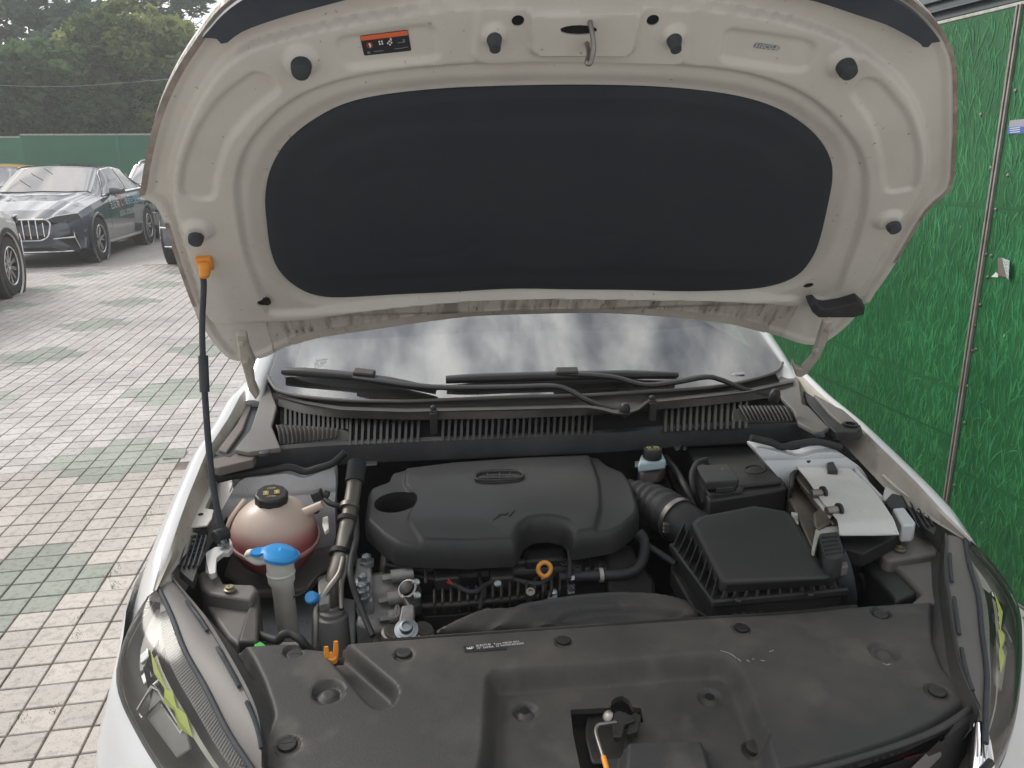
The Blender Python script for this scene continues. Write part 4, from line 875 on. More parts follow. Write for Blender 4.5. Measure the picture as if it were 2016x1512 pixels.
# lamp outline: inner edge (towards the bay) and outer edge (down the flank)
HI = [(.757, 1.315, .852), (.715, 1.24, .842), (.67, 1.15, .832), (.618, 1.066, .820), (.567, .98, .805), (.52, .915, .790), (.49, .87, .775)]
HE = [(.770, 1.300, .842), (.797, 1.268, .805), (.806, 1.225, .772), (.795, 1.185, .742), (.760, 1.135, .715), (.70, 1.06, .690), (.61, .965, .665), (.50, .88, .655)]
def resamp(P, n, sub=6):
    P = np.array(spline(P, sub, False)); d = np.concatenate([[0], np.cumsum(np.linalg.norm(np.diff(P, axis=0), axis=1))]); t = np.linspace(0, d[-1], n); return np.stack([np.interp(t, d, P[:, k]) for k in range(3)], 1)
NI = 30; HIr, HEr = resamp(HI, NI), resamp(HE, NI)
def bumper():
    r0_ = [(.897, 1.75, .74), (.868, 1.5, .77), (.835, 1.36, .79), (.806, 1.262, .796)]+[tuple(p) for p in HEr[6:]]
    def low(dz, out_, yf):
        R = []
        for (x, y, z) in r0_:
            k = np.clip((1.5-y)/.5, 0, 1); R.append((x+out_*(.35+.65*k) if y < 1.4 else x+.006, y-yf*k, max(.18, z-dz)))
        return R
    rings = [r0_, [(x+.004, y-.004, z-.006) for x, y, z in r0_], low(.045, .022, .02), low(.10, .045, .045), low(.18, .062, .075), low(.30, .070, .09), low(.45, .05, .07)]
    mid = lambda R: R+[(.3, R[-1][1]-.03, R[-1][2]), (0, R[-1][1]-.05, R[-1][2])]
    for i, R in enumerate(rings):
        if i < 3: continue
    mb = MB()
    for s in (1, -1): mb.loft([[(s*x, y, z) for x, y, z in R] for R in rings], 0, closed=False)
    fr = [rings[k] for k in (4, 5, 6)]; mb.loft([[(-R[-1][0], R[-1][1], R[-1][2]), (-.25, R[-1][1]-.04, R[-1][2]), (0, R[-1][1]-.05, R[-1][2]), (.25, R[-1][1]-.04, R[-1][2]), (R[-1][0], R[-1][1], R[-1][2])] for R in fr], 0, closed=False)
    return mb.build('front_bumper', 'paint_white', car, smooth=50)
bumper()
mb = MB()   # flank, sill and roof of the body behind the hood
sdp = []
for y in np.linspace(2.22, 5.3, 24):
    t = (y-2.22)/3.08; zs = .985+.03*math.sin(math.pi*min(t*1.1, 1)); kk = .945+.055*min(1, (y-2.22)/.9); sdp.append([(q0*kk, y, q1) for q0, q1 in ((.80+.09*min(1, t*6), .2), (.89-.01*t, .5), (.90-.03*t**3, .75), (.868-.03*t**3, zs-.05), (.79-.05*t**3, zs), (.75-.05*t**3, zs+.03))])
for s in (1, -1): mb.loft([[(s*x, y, z) for x, y, z in R] for R in sdp], 0, closed=False)
rf = [[(x, y, zt-.10*(abs(x)/.6)**2.5) for x in np.linspace(-.6, .6, 13)] for y, zt in ((2.95, 1.43), (3.2, 1.46), (3.6, 1.475), (4.1, 1.44), (4.6, 1.26), (4.9, 1.08), (5.25, 1.0))]
mb.loft(rf, 0, closed=False); mb.build('body_shell', 'paint_white', car, smooth=50)
for s in (-1, 1):
    mb = MB(); mb.tube([(s*.735, 2.06, .965), (s*.733, 2.14, 1.005), (s*.715, 2.25, 1.065), (s*.66, 2.6, 1.27), (s*.60, 2.95, 1.40)], [.026, .030, .036, .040, .04], 10, smooth=5, flat=.6); mb.build('pillar', 'paint_white', car, smooth=60)
# ---------------------------------------------------------------- windshield
gl = [(528, 742), (536, 757), (547, 769), (572, 777), (601, 782), (650, 787), (708, 790), (800, 791), (850, 789), (1020, 782), (1150, 779), (1252, 773), (1340, 768), (1421, 760), (1490, 745), (1529, 731), (1540, 715)]
gz = [1.035, 1.015, 1.0, .993, .99, .987, .985, .985, .985, .985, .985, .985, .985, .987, .993, 1.005, 1.025]
WO, WY, WN2 = np.array((0, 1.95, .985)), np.array((0, .872, .489)), np.array((0, -.489, .872))
def wcr(x): return -.10*np.asarray(x)**2
def G2(u, v):
    d = ray(u, v); h = 0.
    for _ in range(12):
        p = CAM+d*(((WO+WN2*h-CAM)@WN2)/(d@WN2)); h = float(wcr(p[0]))
    return np.array((p[0], (p-WO)@WY))
def GP(u, v, o):       # point seen at (u, v) lying o above the curved glass
    d = ray(u, v); h = o
    for _ in range(12):
        p = CAM+d*(((WO+WN2*h-CAM)@WN2)/(d@WN2)); h = float(wcr(p[0]))+o
    return p
def G3(x, t, off=0.): return WO+np.array((x, 0, 0))+WY*t+WN2*(float(wcr(x))+off)
g_low = [G2(u, v) for u, v in spline(gl, 4, False)]; g_low = [q for q in g_low]
g_ol = g_low+[np.array((.60, .93)), np.array((.3, 1.0)), np.array((0, 1.02)), np.array((-.3, 1.0)), np.array((-.60, .93))]
gm_ = bpy.data.materials.new('windshield_glass'); gm_.use_nodes = True; nt = gm_.node_tree; nt.nodes.clear(); o_ = nt.nodes.new('ShaderNodeOutputMaterial')
tr_ = nt.nodes.new('ShaderNodeBsdfTransparent'); tr_.inputs[0].default_value = (.50, .54, .54, 1); gs = nt.nodes.new('ShaderNodeBsdfGlossy'); gs.inputs['Roughness'].default_value = .02; gs.inputs['Color'].default_value = (.95, .97, 1, 1)
fr = nt.nodes.new('ShaderNodeFresnel'); fr.inputs['IOR'].default_value = 2.7
df = nt.nodes.new('ShaderNodeBsdfDiffuse'); df.inputs[0].default_value = (.32, .31, .29, 1); ms0 = nt.nodes.new('ShaderNodeMixShader')   # thin film of dust
nz = nt.nodes.new('ShaderNodeTexNoise'); nz.inputs['Scale'].default_value = 4; nz.inputs['Detail'].default_value = 8; tcg = nt.nodes.new('ShaderNodeTexCoord'); nt.links.new(tcg.outputs['Object'], nz.inputs['Vector'])
mrg = nt.nodes.new('ShaderNodeMapRange'); mrg.inputs['From Min'].default_value = .35; mrg.inputs['From Max'].default_value = .75; mrg.inputs['To Min'].default_value = .05; mrg.inputs['To Max'].default_value = .26
nt.links.new(nz.outputs['Fac'], mrg.inputs[0]); nt.links.new(mrg.outputs[0], ms0.inputs[0]); nt.links.new(tr_.outputs[0], ms0.inputs[1]); nt.links.new(df.outputs[0], ms0.inputs[2])
ms = nt.nodes.new('ShaderNodeMixShader'); nt.links.new(fr.outputs[0], ms.inputs[0]); nt.links.new(ms0.outputs[0], ms.inputs[1]); nt.links.new(gs.outputs[0], ms.inputs[2]); nt.links.new(ms.outputs[0], o_.inputs[0]); MATS['windshield_glass'] = gm_
ws = face_to(hfield('windshield', (WO, (1, 0, 0), WY, WN2), g_ol, lambda x, t: wcr(x), .02, 'windshield_glass', car, smooth=80), WN2)
M('frit', (.018, .02, .022), .12, c2=(.06, .058, .055), scale=5, amt=.7, spec=.6)
GBW = [G3(*q) for q in g_low]
mb = MB(); mb.loft([[G3(q[0]*(1-.06*k), q[1]+.045*k, -.004) for q in g_low] for k in (0, .5, 1)], 0, closed=False)
for q0, q1 in ((g_low[0], np.array((-.60, .93))), (g_low[-1], np.array((.60, .93)))): mb.loft([[G3(*(q0+(q1-q0)*t), -.005) for t in np.linspace(0, 1, 8)], [G3(*((q0+(q1-q0)*t)*np.array((.91, 1))), -.005) for t in np.linspace(0, 1, 8)]], 0, closed=False)
mb.build('frit_band', 'frit', ws, smooth=60)
mb = MB(); mb.tube([p+WN2*.002 for p in GBW], .0048, 8); mb.build('glass_seal', 'plastic_grey', ws, smooth=60)
lt2 = MB(); c = G3(*G2(637, 714), .0); textmesh(lt2, 'SGWAN\nE6 43R-00\nDOT 412', c, (1, 0, 0), (0, .86, .5), .012, 0, lift=.001); lt2.build('glass_mark', 'label_grey', ws, smooth=0)
c = G3(*G2(1452, 738), .001); mb = MB(); mb.prism([c+np.array((a, b*.86, b*.5)) for a, b in ((-.022, -.006), (.022, .0), (.022, .008), (-.022, .002))], (0, .001, -.001)); textmesh(mb, 'LB37722S4NX', c+np.array((0, -.001, .003)), (1, .1, .05), (0, .86, .5), .006, 1, lift=.001); mb.build('number_plate', ['label_grey', 'print_white'], ws, smooth=0)
M('dash', (.045, .047, .05), .7, c2=(.06, .06, .06), scale=4, amt=.5, bump=.2, bscale=300)
mb = MB(); mb.loft([[(x, y+.10*(abs(x)/.7)**2, z+.012*math.cos(x*5)) for x in np.linspace(-.72, .72, 25)] for y, z in ((2.02, .955), (2.2, .985), (2.45, 1.0), (2.62, 1.01), (2.70, .96), (2.75, .75))], 0, closed=False); mb.build('dashboard', 'dash', car, smooth=60)
mb = MB(); mb.tube([(.30+.19*math.cos(q), 2.78+.06*math.sin(q), .98+.17*math.sin(q)) for q in np.linspace(0, 6.2832, 26)], .016, 8, cap=False); mb.box((.30, 2.79, .97), (.34, .03, .06)); mb.build('steering_wheel', 'rubber', car, smooth=60)
for x in (-.36, .36):
    mb = MB(); mb.box((x, 3.35, .85), (.50, .14, .62)); mb.box((x, 3.40, 1.22), (.26, .10, .17)); mb.build('seat', 'dash', car, bevel=.04, bseg=3)
mb = MB(); mb.box((0, 3.2, .42), (1.5, 2.2, .05)); mb.build('cabin_floor', 'bay_dark', car)
mb = MB(); mb.loft([[(x, 3.75, .4), (x, 3.75, 1.1), (x*.8, 3.65, 1.40), (x*.75, 3.1, 1.40)] for x in np.linspace(-.78, .78, 5)], 0, closed=False)
for s in (-1, 1): mb.loft([[(s*.74, y, .4) for y in (2.1, 3.0, 3.76)], [(s*.74, y, 1.0) for y in (2.1, 3.0, 3.76)]], 0, closed=False)
mb.build('cabin_lining', 'dash', car)
# ---------------------------------------------------------------- cowl, wipers
cx_ = np.linspace(548, 1562, 61)
tab = lambda xs, ys: np.interp(cx_, xs, ys)
def row(xs, ys, z, dv=0.): return [PZ(u, v+dv, z) for u, v in zip(cx_, tab(xs, ys))]
r1x = ((548, 600, 800, 1000, 1300, 1562), (884, 881, 871, 863, 850, 838))
r2x = ((548, 592, 661, 800, 1000, 1162, 1296, 1400, 1470, 1562), (799, 813, 822, 826, 824, 817, 806, 797, 789, 776))
r3x = ((548, 601, 672, 800, 868, 1020, 1162, 1190, 1215, 1250, 1275, 1296, 1400, 1470, 1562), (781, 795, 807, 811, 809, 806, 802, 808, 815, 812, 792, 791, 780, 772, 752))
gl5 = ((548, 572, 601, 650, 708, 800, 850, 1020, 1150, 1252, 1340, 1421, 1490, 1529, 1562), (769, 777, 782, 787, 790, 791, 789, 782, 779, 773, 768, 760, 745, 731, 715))
rA = row(*r1x, .928); rB = row(*r2x, .962); rC0 = row(*r3x, .979, 3); rC = row(*r3x, .984); rD = row(*r3x, .982, -4); rE = row(*r3x, .968, -7); rF = row(*gl5, .976, 2)
mb = MB(); mb.loft([[p+np.array((0, .02, -.012)) for p in rA], [p+np.array((0, .02, -.010)) for p in rB]], 1, closed=False); mb.loft([[p+np.array((0, .02, -.010)) for p in rB], rB, rC0, rC, rD, rE, rF], 0, closed=False)
cowl = mb.build('cowl_panel', ['plastic_cowl', 'hole'], car, smooth=40)
def slat(pa, pb, wd, par=cowl, dep=.016, lean=0.):
    mb = MB(); pa, pb = np.array(pa), np.array(pb); ax = np.array((wd/2, 0, 0)); n = np.array((0, -.5, .35))*.004
    mb.add([pa-ax, pa+ax, pb+ax, pb-ax, pa-ax+np.array((0, dep, -.008)), pa+ax+np.array((0, dep, -.008)), pb+ax+np.array((0, dep, -.008)), pb-ax+np.array((0, dep, -.008))], [(0, 1, 2, 3), (0, 3, 7, 4), (1, 5, 6, 2), (4, 7, 6, 5)]); return mb.build('slat', 'plastic_black', par, smooth=0)
def at_row(R, u): 
    k = np.interp(u, cx_, np.arange(len(cx_))); i = int(min(k, len(cx_)-2)); return R[i]+(R[i+1]-R[i])*(k-i)
u = 690
while u < 1480:
    if not (836 < u < 868 or 1168 < u < 1302): slat(at_row(rA, u-2), at_row(rB, u), .0062)
    u += 12.2
u = 562
while u < 690: slat(at_row(rA, u)*.42+at_row(rB, u)*.58, at_row(rB, u), .0058); u += 9.3
# bulged side grilles with curved slats
for s, ctr, lst in ((-1, [(545, 834), (660, 842), (688, 848), (690, 868), (560, 880), (548, 860)], [(552+8.3*k, 876-1.0*k, 545+8.3*k+.22*k*k*.3, 838+.4*k) for k in range(14)]),
                    (1, [(1442, 806), (1478, 798), (1545, 797), (1560, 806), (1568, 830), (1440, 830)], [(1472+8.0*k, 829, 1462+8.0*k-6, 800+.1*k) for k in range(12)])):
    pl_ = tilt(1.86, .945, .55)
    o = slab('side_grille', ctr, pl_, .012, 'plastic_black', car, bevel=.002, fil=10)
    for (u0, v0, u1, v1) in lst:
        a, b = PP(u0, v0, *pl_), PP(u1, v1, *pl_); mb = MB(); m_ = PP((u0+u1)/2-1.5*s, (v0+v1)/2, *pl_)+np.array((0, 0, .006)); mb.tube([a+np.array((0, 0, .001)), m_, b+np.array((0, 0, .001))], .0024, 6, smooth=3); mb.build('slat', 'plastic_cowl', o, smooth=60)
# clips on the cowl rail
for (u, v) in ((853, 806), (1283, 786)):
    p = PZ(u, v, .988); mb = MB(); mb.box(p+np.array((0, -.004, -.006)), (.020, .016, .012)); mb.lathe([(.0075, 0), (.0075, .006), (.005, .010), (.002, .011)], p, (0, -.3, 1), 12); mb.box(p+np.array((0, -.014, -.035)), (.019, .008, .06)); mb.build('cowl_clip', 'plastic_black', car, bevel=.002)
# long rubber seal on the firewall edge
sx = [(412, 906), (450, 897), (530, 883), (660, 873), (800, 866), (1000, 858), (1180, 850), (1300, 842), (1450, 833), (1560, 831), (1598, 836), (1614, 848)]
P = [PZ(u, v, .930) for u, v in sx]; P = spline(P, 5, False); sec_ = [(-.012, -.05), (-.014, -.012), (-.008, -.002), (0, 0), (.012, .001), (.017, -.004), (.017, -.03), (.0, -.05)]
mb = MB(); mb.loft([[p+np.array((0, a, b)) for a, b in sec_] for p in P], 0, True, True); mb.build('cowl_seal', 'rubber', car, smooth=40)
mb = MB(); mb.loft([[(x, 1.865+.03*abs(x), .90) for x in np.linspace(-.70, .70, 9)], [(x, 1.88+.03*abs(x), .83) for x in np.linspace(-.70, .70, 9)], [(x, 1.93, .35) for x in np.linspace(-.70, .70, 9)]], 0, closed=False); mb.build('firewall', 'bay_dark', car)
# wipers
def wiper(blade, arm, piv, clipxy, caps):
    N_ = WN2; base = G3(0, .05); pl = lambda o: (base+N_*(o-.012), N_)
    t = empty('wiper', (0, 0, 0)); t.parent = car; t.location = -Vector(car['_base'])
    B = [GP(u, v, .019) for u, v in blade]; mb = MB(); mb.tube(B, [.012]+[.0165]*(len(B)-2)+[.010], 10, smooth=4, flat=.75); mb.build('blade', 'wiper_black', t, smooth=50)
    mb = MB(); mb.loft([[p+N_*a for p in spline(B, 4, False)] for a in (-.004, -.016)], 0, closed=False); mb.build('blade_rubber', 'rubber', t)
    A = [GP(u, v, o) for (u, v, o) in arm]; mb = MB(); mb.tube(A, [.009]+[.0125]*(len(A)-3)+[.012, .013], 8, smooth=5, flat=.55); mb.build('arm', 'wiper_black', t, smooth=50)
    c = GP(*clipxy, .036); mb = MB(); d = B[-1]-B[0]; d /= np.linalg.norm(d); R_ = np.stack([d, np.cross(N_, d), N_], 1); mb.box(c, (.058, .022, .014), R=R_); mb.build('blade_clip', 'plastic_cowl', t, bevel=.004)
    p = PZ(piv[0], piv[1], piv[2]); mb = MB(); mb.lathe([(.0135, -.02), (.0135, .002), (.0115, .005), (.0105, .010), (.007, .013), (.001, .014)], p, (0, -.35, 1), 18); mb.build('pivot_cap', 'wiper_black', t, smooth=50)
wiper([(557, 731), (600, 733), (690, 741), (770, 752), (858, 768)], [(696, 742, .030), (740, 748, .03), (850, 762, .03), (1000, 762, .03), (1085, 760, .03), (1120, 768, .028), (1160, 790, .026), (1200, 804, .02), (1236, 808, .012)], (1230, 804, .992), (717, 734), ())
wiper([(878, 747), (940, 745), (1100, 740), (1240, 738), (1334, 738)], [(1105, 736, .030), (1160, 738, .03), (1215, 744, .03), (1270, 758, .03), (1330, 752, .03), (1388, 742, .03), (1420, 748, .028), (1470, 768, .024), (1524, 780, .012)], (1526, 776, 1.005), (1116, 731), ())
# side covers between cowl and fender
slab('hinge_tray', [(520, 752), (529, 757), (545, 800), (535, 838), (553, 882), (490, 890), (462, 884), (493, 846), (508, 800)], tilt(1.95, .965, .12), .012, 'plastic_grey', car, bevel=.003)
slab('drain_channel', [(519, 748), (510, 828), (480, 884), (440, 900), (422, 892), (452, 852), (480, 800), (497, 755)], tilt(1.95, .945, .10), .012, 'rubber_grey', car, bevel=.003)
slab('drain_lip', [(499, 760), (487, 790), (467, 834), (430, 884), (446, 890), (478, 845), (492, 806), (503, 770)], tilt(1.95, .953, .10), .010, 'liner_grey', car, bevel=.003)
slab('end_block', [(418, 905), (432, 896), (452, 900), (470, 890), (482, 884), (504, 882), (503, 898), (498, 905), (430, 921), (418, 918)], .930, .02, 'liner_grey', car, bevel=.003, fil=3)
slab('hinge_tray', [(1548, 716), (1560, 712), (1572, 740), (1580, 795), (1592, 800), (1632, 842), (1612, 853), (1572, 832), (1562, 806), (1540, 784), (1530, 765), (1536, 740)], tilt(1.9, .962, .12), .012, 'plastic_grey', car, bevel=.003)
slab('drain_channel', [(1572, 736), (1584, 734), (1606, 764), (1650, 800), (1696, 836), (1694, 848), (1640, 850), (1632, 842), (1620, 826), (1588, 790)], tilt(1.9, .945, .10), .012, 'rubber', car, bevel=.003)
slab('drain_lip', [(1592, 745), (1612, 768), (1650, 797), (1690, 832), (1660, 836), (1632, 812), (1604, 780)], tilt(1.9, .953, .10), .010, 'plastic_grey', car, bevel=.003)
slab('end_block', [(1633, 840), (1660, 832), (1694, 836), (1697, 843), (1690, 849), (1646, 851)], .945, .022, 'plastic_black', car, bevel=.003)
mb = MB(); p = PZ(1674, 836, .947); mb.lathe([(.018, 0), (.018, .003), (.012, .003), (.012, -.01)], p, (0, 0, 1), 18, cap=False); mb.build('drain_cup', 'plastic_black', car)
for (u, v) in ((520, 895), (1614, 858)):
    p = PZ(u, v, .935); mb = MB(); mb.lathe([(.012, 0), (.012, .006), (.004, .009)], p, (0, 0, 1), 14); mb.build('cap_bolt', 'rubber_grey', car)
# ---------------------------------------------------------------- bay walls
mb = MB()
for s in (-1, 1):
    mb.loft([[(s*.74, y, .80) for y in np.linspace(1.16, 1.9, 9)], [(s*.72, y, .55) for y in np.linspace(1.16, 1.9, 9)], [(s*.60, y, .36) for y in np.linspace(1.16, 1.9, 9)]], 0, closed=False)
mb.add([(-.72, .95, .34), (.72, .95, .34), (.72, 1.95, .34), (-.72, 1.95, .34)], [(0, 1, 2, 3)]); mb.add([(-.60, 1.02, .34), (.60, 1.02, .34), (.60, 1.05, .74), (-.60, 1.05, .74)], [(0, 1, 2, 3)])
mb.build('bay_liner', 'bay_dark', car, smooth=40)
# strut towers
def tower(px, y, parentname, bulge):
    q = [PY(u, v, y) for u, v in px]; ol = spline([(p[0], p[2]) for p in q], 3); cx, cz = np.mean([p[0] for p in q]), np.mean([p[2] for p in q])
    return hfield(parentname, ((0, y, 0), (1, 0, 0), (0, 0, 1), (0, -1, 0)), ol, lambda x, z: bulge*np.cos(np.clip((x-cx)*7, -1.5, 1.5))+.03*sstep(cz+.09, cz-.02, z)-.006*np.exp(-((z-cz-.03)/.006)**2), .007, 'tower_white', car, skirt=.05)
tower([(477, 938), (520, 929), (569, 924), (600, 932), (628, 924), (652, 916), (662, 930), (663, 980), (660, 1060), (600, 1075), (500, 1085), (420, 1075), (408, 1056), (425, 1025), (445, 990)], 1.78, 'strut_tower', .03)
tower([(1482, 878), (1530, 884), (1565, 892), (1600, 884), (1640, 884), (1660, 896), (1676, 908), (1690, 930), (1700, 960), (1680, 985), (1560, 985), (1540, 955), (1500, 905)], 1.70, 'strut_tower', .02)
tubepx('tower_seal', [(425, 945), (470, 935), (530, 926), (570, 920), (600, 928), (625, 922), (655, 912), (680, 890)], 1.76, .0085, 'rubber', const='y')
tubepx('tower_seal', [(1478, 862), (1520, 872), (1540, 880), (1570, 874), (1610, 870), (1655, 880)], 1.70, .0085, 'rubber', const='y')
# ---------------------------------------------------------------- front cover over the radiator support
FO, FX, FY, FN = np.array((0, 1.17, .797)), np.array((1., 0, 0)), np.array((0, 1., .07)), np.array((0, -.07, 1.))
def F2(u, v, h=None):
    if h is None: h = -.033 if (v > 1335 and 985 < u < 1490 and not (u == 1020 and v > 1500)) else 0.     # floor of the sunken middle
    p = PP(u, v, FO+FN*h, FN)-FN*h; return np.array((p[0], p[1]-FO[1]))
def F3(x, y, o=0.): return FO+FX*x+FY*y+FN*o
fpoly = lambda px: [F2(u, v) for u, v in px]; f0poly = lambda px: [F2(u, v, 0.) for u, v in px]
fc_px = [(467, 1279), (530, 1273), (592, 1269), (606, 1278), (640, 1280), (668, 1276), (674, 1265), (760, 1254), (846, 1246), (1025, 1233), (1300, 1217), (1664, 1193), (1790, 1189), (1845, 1188), (1844, 1230), (1847, 1270), (1868, 1318), (1896, 1345), (1921, 1366), (1912, 1390), (1850, 1430), (1782, 1460), (1690, 1490), (1600, 1514), (1450, 1545), (1300, 1562), (1100, 1570), (900, 1566), (700, 1552), (560, 1535), (478, 1512), (490, 1494), (526, 1414), (523, 1398), (508, 1355), (490, 1318)]
fc_ol = [F2(*p, 0.) for p in fillet(fc_px, 5, 2)]
latch_hole = fpoly([(1123, 1394), (1201, 1390), (1204, 1377), (1214, 1369), (1226, 1367), (1238, 1374), (1246, 1389), (1262, 1391), (1269, 1418), (1255, 1422), (1252, 1440), (1231, 1449), (1226, 1490), (1195, 1493), (1193, 1540), (1150, 1540), (1140, 1500), (1128, 1440)])
deep = fillet(f0poly([(958, 1330), (972, 1316), (1200, 1300), (1400, 1284), (1436, 1290), (1462, 1312), (1512, 1436), (1545, 1560), (930, 1580), (950, 1470)]), .022)
shelf = fillet(f0poly([(1226, 1440), (1390, 1432), (1415, 1520), (1420, 1580), (1210, 1580), (1222, 1490)]), .012)
chan = fillet(f0poly([(640, 1264), (678, 1268), (776, 1346), (784, 1362), (772, 1388), (746, 1396), (726, 1384), (650, 1302)]), .012)
clips = [(580, 1292, .0155), (795, 1288, .0155), (1110, 1262, .0155), (1460, 1238, .0155), (566, 1468, .017), (1733, 1213, .0155), (1845, 1363, .017), (1487, 1473, .017), (1020, 1505, .017)]
dims = [(647, 1365, .024, .010), (1740, 1285, .024, .010), (1035, 1398, .019, .008), (1398, 1370, .019, .008)]
def fc_h(x, y):
    P = np.stack([x, y], 1); d = sdf(P, fc_ol)[0]
    z = -.016*sstep(-.014, 0, d)*(y < .03)-.004*sstep(-.01, 0, d)
    dd = sdf(P, deep)[0]; z = z-.036*(1-sstep(-.022, .004, dd)); z = z+.024*(1-sstep(-.012, .004, sdf(P, shelf)[0]))
    z = z-.030*(1-sstep(-.010, .004, sdf(P, chan)[0]))
    for u, v, r in clips:
        c = F2(u, v); q = np.hypot(x-c[0], y-c[1]); z = z-.0065*(1-sstep(r*.92, r*1.12, q))
    for u, v, r, h in dims:
        c = F2(u, v); q = np.hypot(x-c[0], y-c[1]); z = z-h*(1-sstep(r*.75, r*1.1, q))+h*.5*(1-sstep(r*.35, r*.7, q))
    z = z+.012*sstep(.30, .60, np.abs(x))*sstep(-.22, .0, y)+.0016*np.sin(x*9)*np.cos(y*13)
    return z
cover = hfield('front_cover', (FO, FX, FY, FN), fc_ol, fc_h, .0032, 'plastic_panel', car, holes=[latch_hole], skirt=.010)
def fc_at(u, v, o=0.):
    c = F2(u, v); h = float(fc_h(np.array([c[0]]), np.array([c[1]]))[0]); return PP(u, v, FO+FN*(h+o), FN)
for u, v, r in clips:
    mb = MB(); p = fc_at(u, v); mb.lathe([(r*.80, -.004), (r*.80, .0035), (r*.74, .0048), (r*.3, .0050), (.0005, .0048)], p, FN, 22); mb.box(p+np.array((0, 0, .0050)), (r*1.0, .0016, .0010)); mb.build('push_clip', 'plastic_black', cover, bevel=.0008)
for u, v in ((1033, 1399), (1397, 1372)):
    mb = MB(); p = fc_at(u, v); mb.lathe([(.0075, -.004), (.0075, .0008), (.0005, .0009)], p, FN, 18); mb.build('grommet_hole', 'hole', cover)
# orange tree clip in the channel
mb = MB(); p = fc_at(655, 1304); mb.prism([p+np.array((a, b, .001)) for a, b in ((-.019, -.008), (.018, -.008), (.018, .009), (-.019, .009))], (0, 0, -.002), 1)
for dx, dy, lx, lz in ((-.008, -.002, -.012, .030), (.006, .002, .010, .036), (0, -.004, -.004, .020)): mb.tube([p+np.array((dx*.3, dy, 0)), p+np.array((dx, dy, lz*.5)), p+np.array((lx*.7, dy+.002, lz))], [.0055, .0045, .0035], 8, smooth=3, flat=.6)
mb.lathe([(.008, 0), (.008, .010), (.006, .012)], p, FN, 10); mb.build('tree_clip', ['orange', 'hole'], cover)
# type label printed on the cover
lb = MB(); q = [fc_at(*w_, .0012) for w_ in ((912, 1272), (995, 1263), (998, 1278), (915, 1284))]; lb.prism(q, -FN*.0008, 0); ex = q[1]-q[0]; ey = q[0]-q[3]
lp = lambda s, t: q[3]+ex*s+ey*t
textmesh(lb, '吉利汽车  Type MR20 4G1', lp(.28, .68), ex, ey, .0066, 1, 'LEFT', .0012); textmesh(lb, '12" 36PSI4, 1k WMW4D2S05', lp(.28, .30), ex, ey, .0066, 1, 'LEFT', .0012)
lb.add([lp(s, t)+FN*.0012 for s, t in ((.06, .62), (.225, .70), (.225, .42), (.15, .28), (.07, .36))], [(0, 1, 2, 3, 4)], 1)
for s in (.085, .135, .185): lb.add([lp(s, .58)+FN*.0018, lp(s+.03, .60)+FN*.0018, lp(s+.03, .46)+FN*.0018, lp(s, .44)+FN*.0018], [(0, 1, 2, 3)], 0)
lb.build('type_label', ['label_black', 'print_white'], cover, smooth=0)
# pale scuffs scratched into the plastic
M('scuff', (.34, .33, .31), .7, c2=(.16, .155, .15), scale=160, amt=.8)
for pts_ in ([(1418, 1281), (1436, 1286), (1450, 1296)], [(1452, 1296), (1459, 1302)], [(1470, 1299), (1476, 1303)], [(1482, 1296), (1484, 1299)], [(1498, 1300), (1506, 1301)], [(1515, 1283), (1523, 1280)], [(1738, 1306), (1748, 1309), (1756, 1304)], [(1198, 1352), (1206, 1350)]):
    mb = MB(); P = [fc_at(*q, .0006) for q in pts_]; mb.tube(P, .0012 if pts_[0][0] not in (870, 1600, 560, 1300, 1105) else .0006, 5, flat=.3, smooth=3); mb.build('scuff_mark', 'scuff', cover)
# hood latch in the opening
lat = empty('hood_latch', (0, 0, 0)); lat.parent = car; lat.location = -Vector(car['_base'])
mb = MB(); mb.prism(pts3(fillet([(1115, 1385), (1290, 1378), (1300, 1560), (1120, 1570)], 6), .715), (0, 0, -.05)); mb.build('latch_well', 'bay_dark', lat)
slab('latch_plate', [(1155, 1400), (1235, 1396), (1240, 1480), (1215, 1500), (1165, 1502), (1152, 1450)], .735, .006, 'block_black', lat, fil=8)
slab('latch_hook', [(1206, 1420), (1212, 1400), (1222, 1399), (1244, 1408), (1250, 1418), (1230, 1425), (1224, 1450), (1208, 1450)], .770, .010, 'block_black', lat, bevel=.002, fil=3)
slab('latch_hook', [(1240, 1410), (1250, 1402), (1262, 1408), (1256, 1440), (1234, 1446)], .765, .010, 'block_black', lat, bevel=.002, fil=3)
mb = MB(); mb.lathe([(.009, 0), (.009, .012), (.006, .014)], PZ(1204, 1416, .755), (-.6, -.3, .8), 14); mb.build('latch_spring', 'steel', lat)
P = [PZ(1212, 1422, .775), PZ(1190, 1425, .78), PZ(1177, 1428, .78), PZ(1173, 1440, .778), PZ(1178, 1460, .775), PZ(1186, 1486, .77), PZ(1194, 1515, .765), PZ(1200, 1545, .76)]
mb = MB(); mb.tube(P, .0028, 8, smooth=4); mb.build('release_lever', 'steel', lat, smooth=60)
mb = MB(); mb.tube([PZ(1188, 1490, .772), PZ(1194, 1512, .768), PZ(1200, 1545, .763)], .0040, 10); mb.build('lever_tip', 'orange', lat, smooth=60)
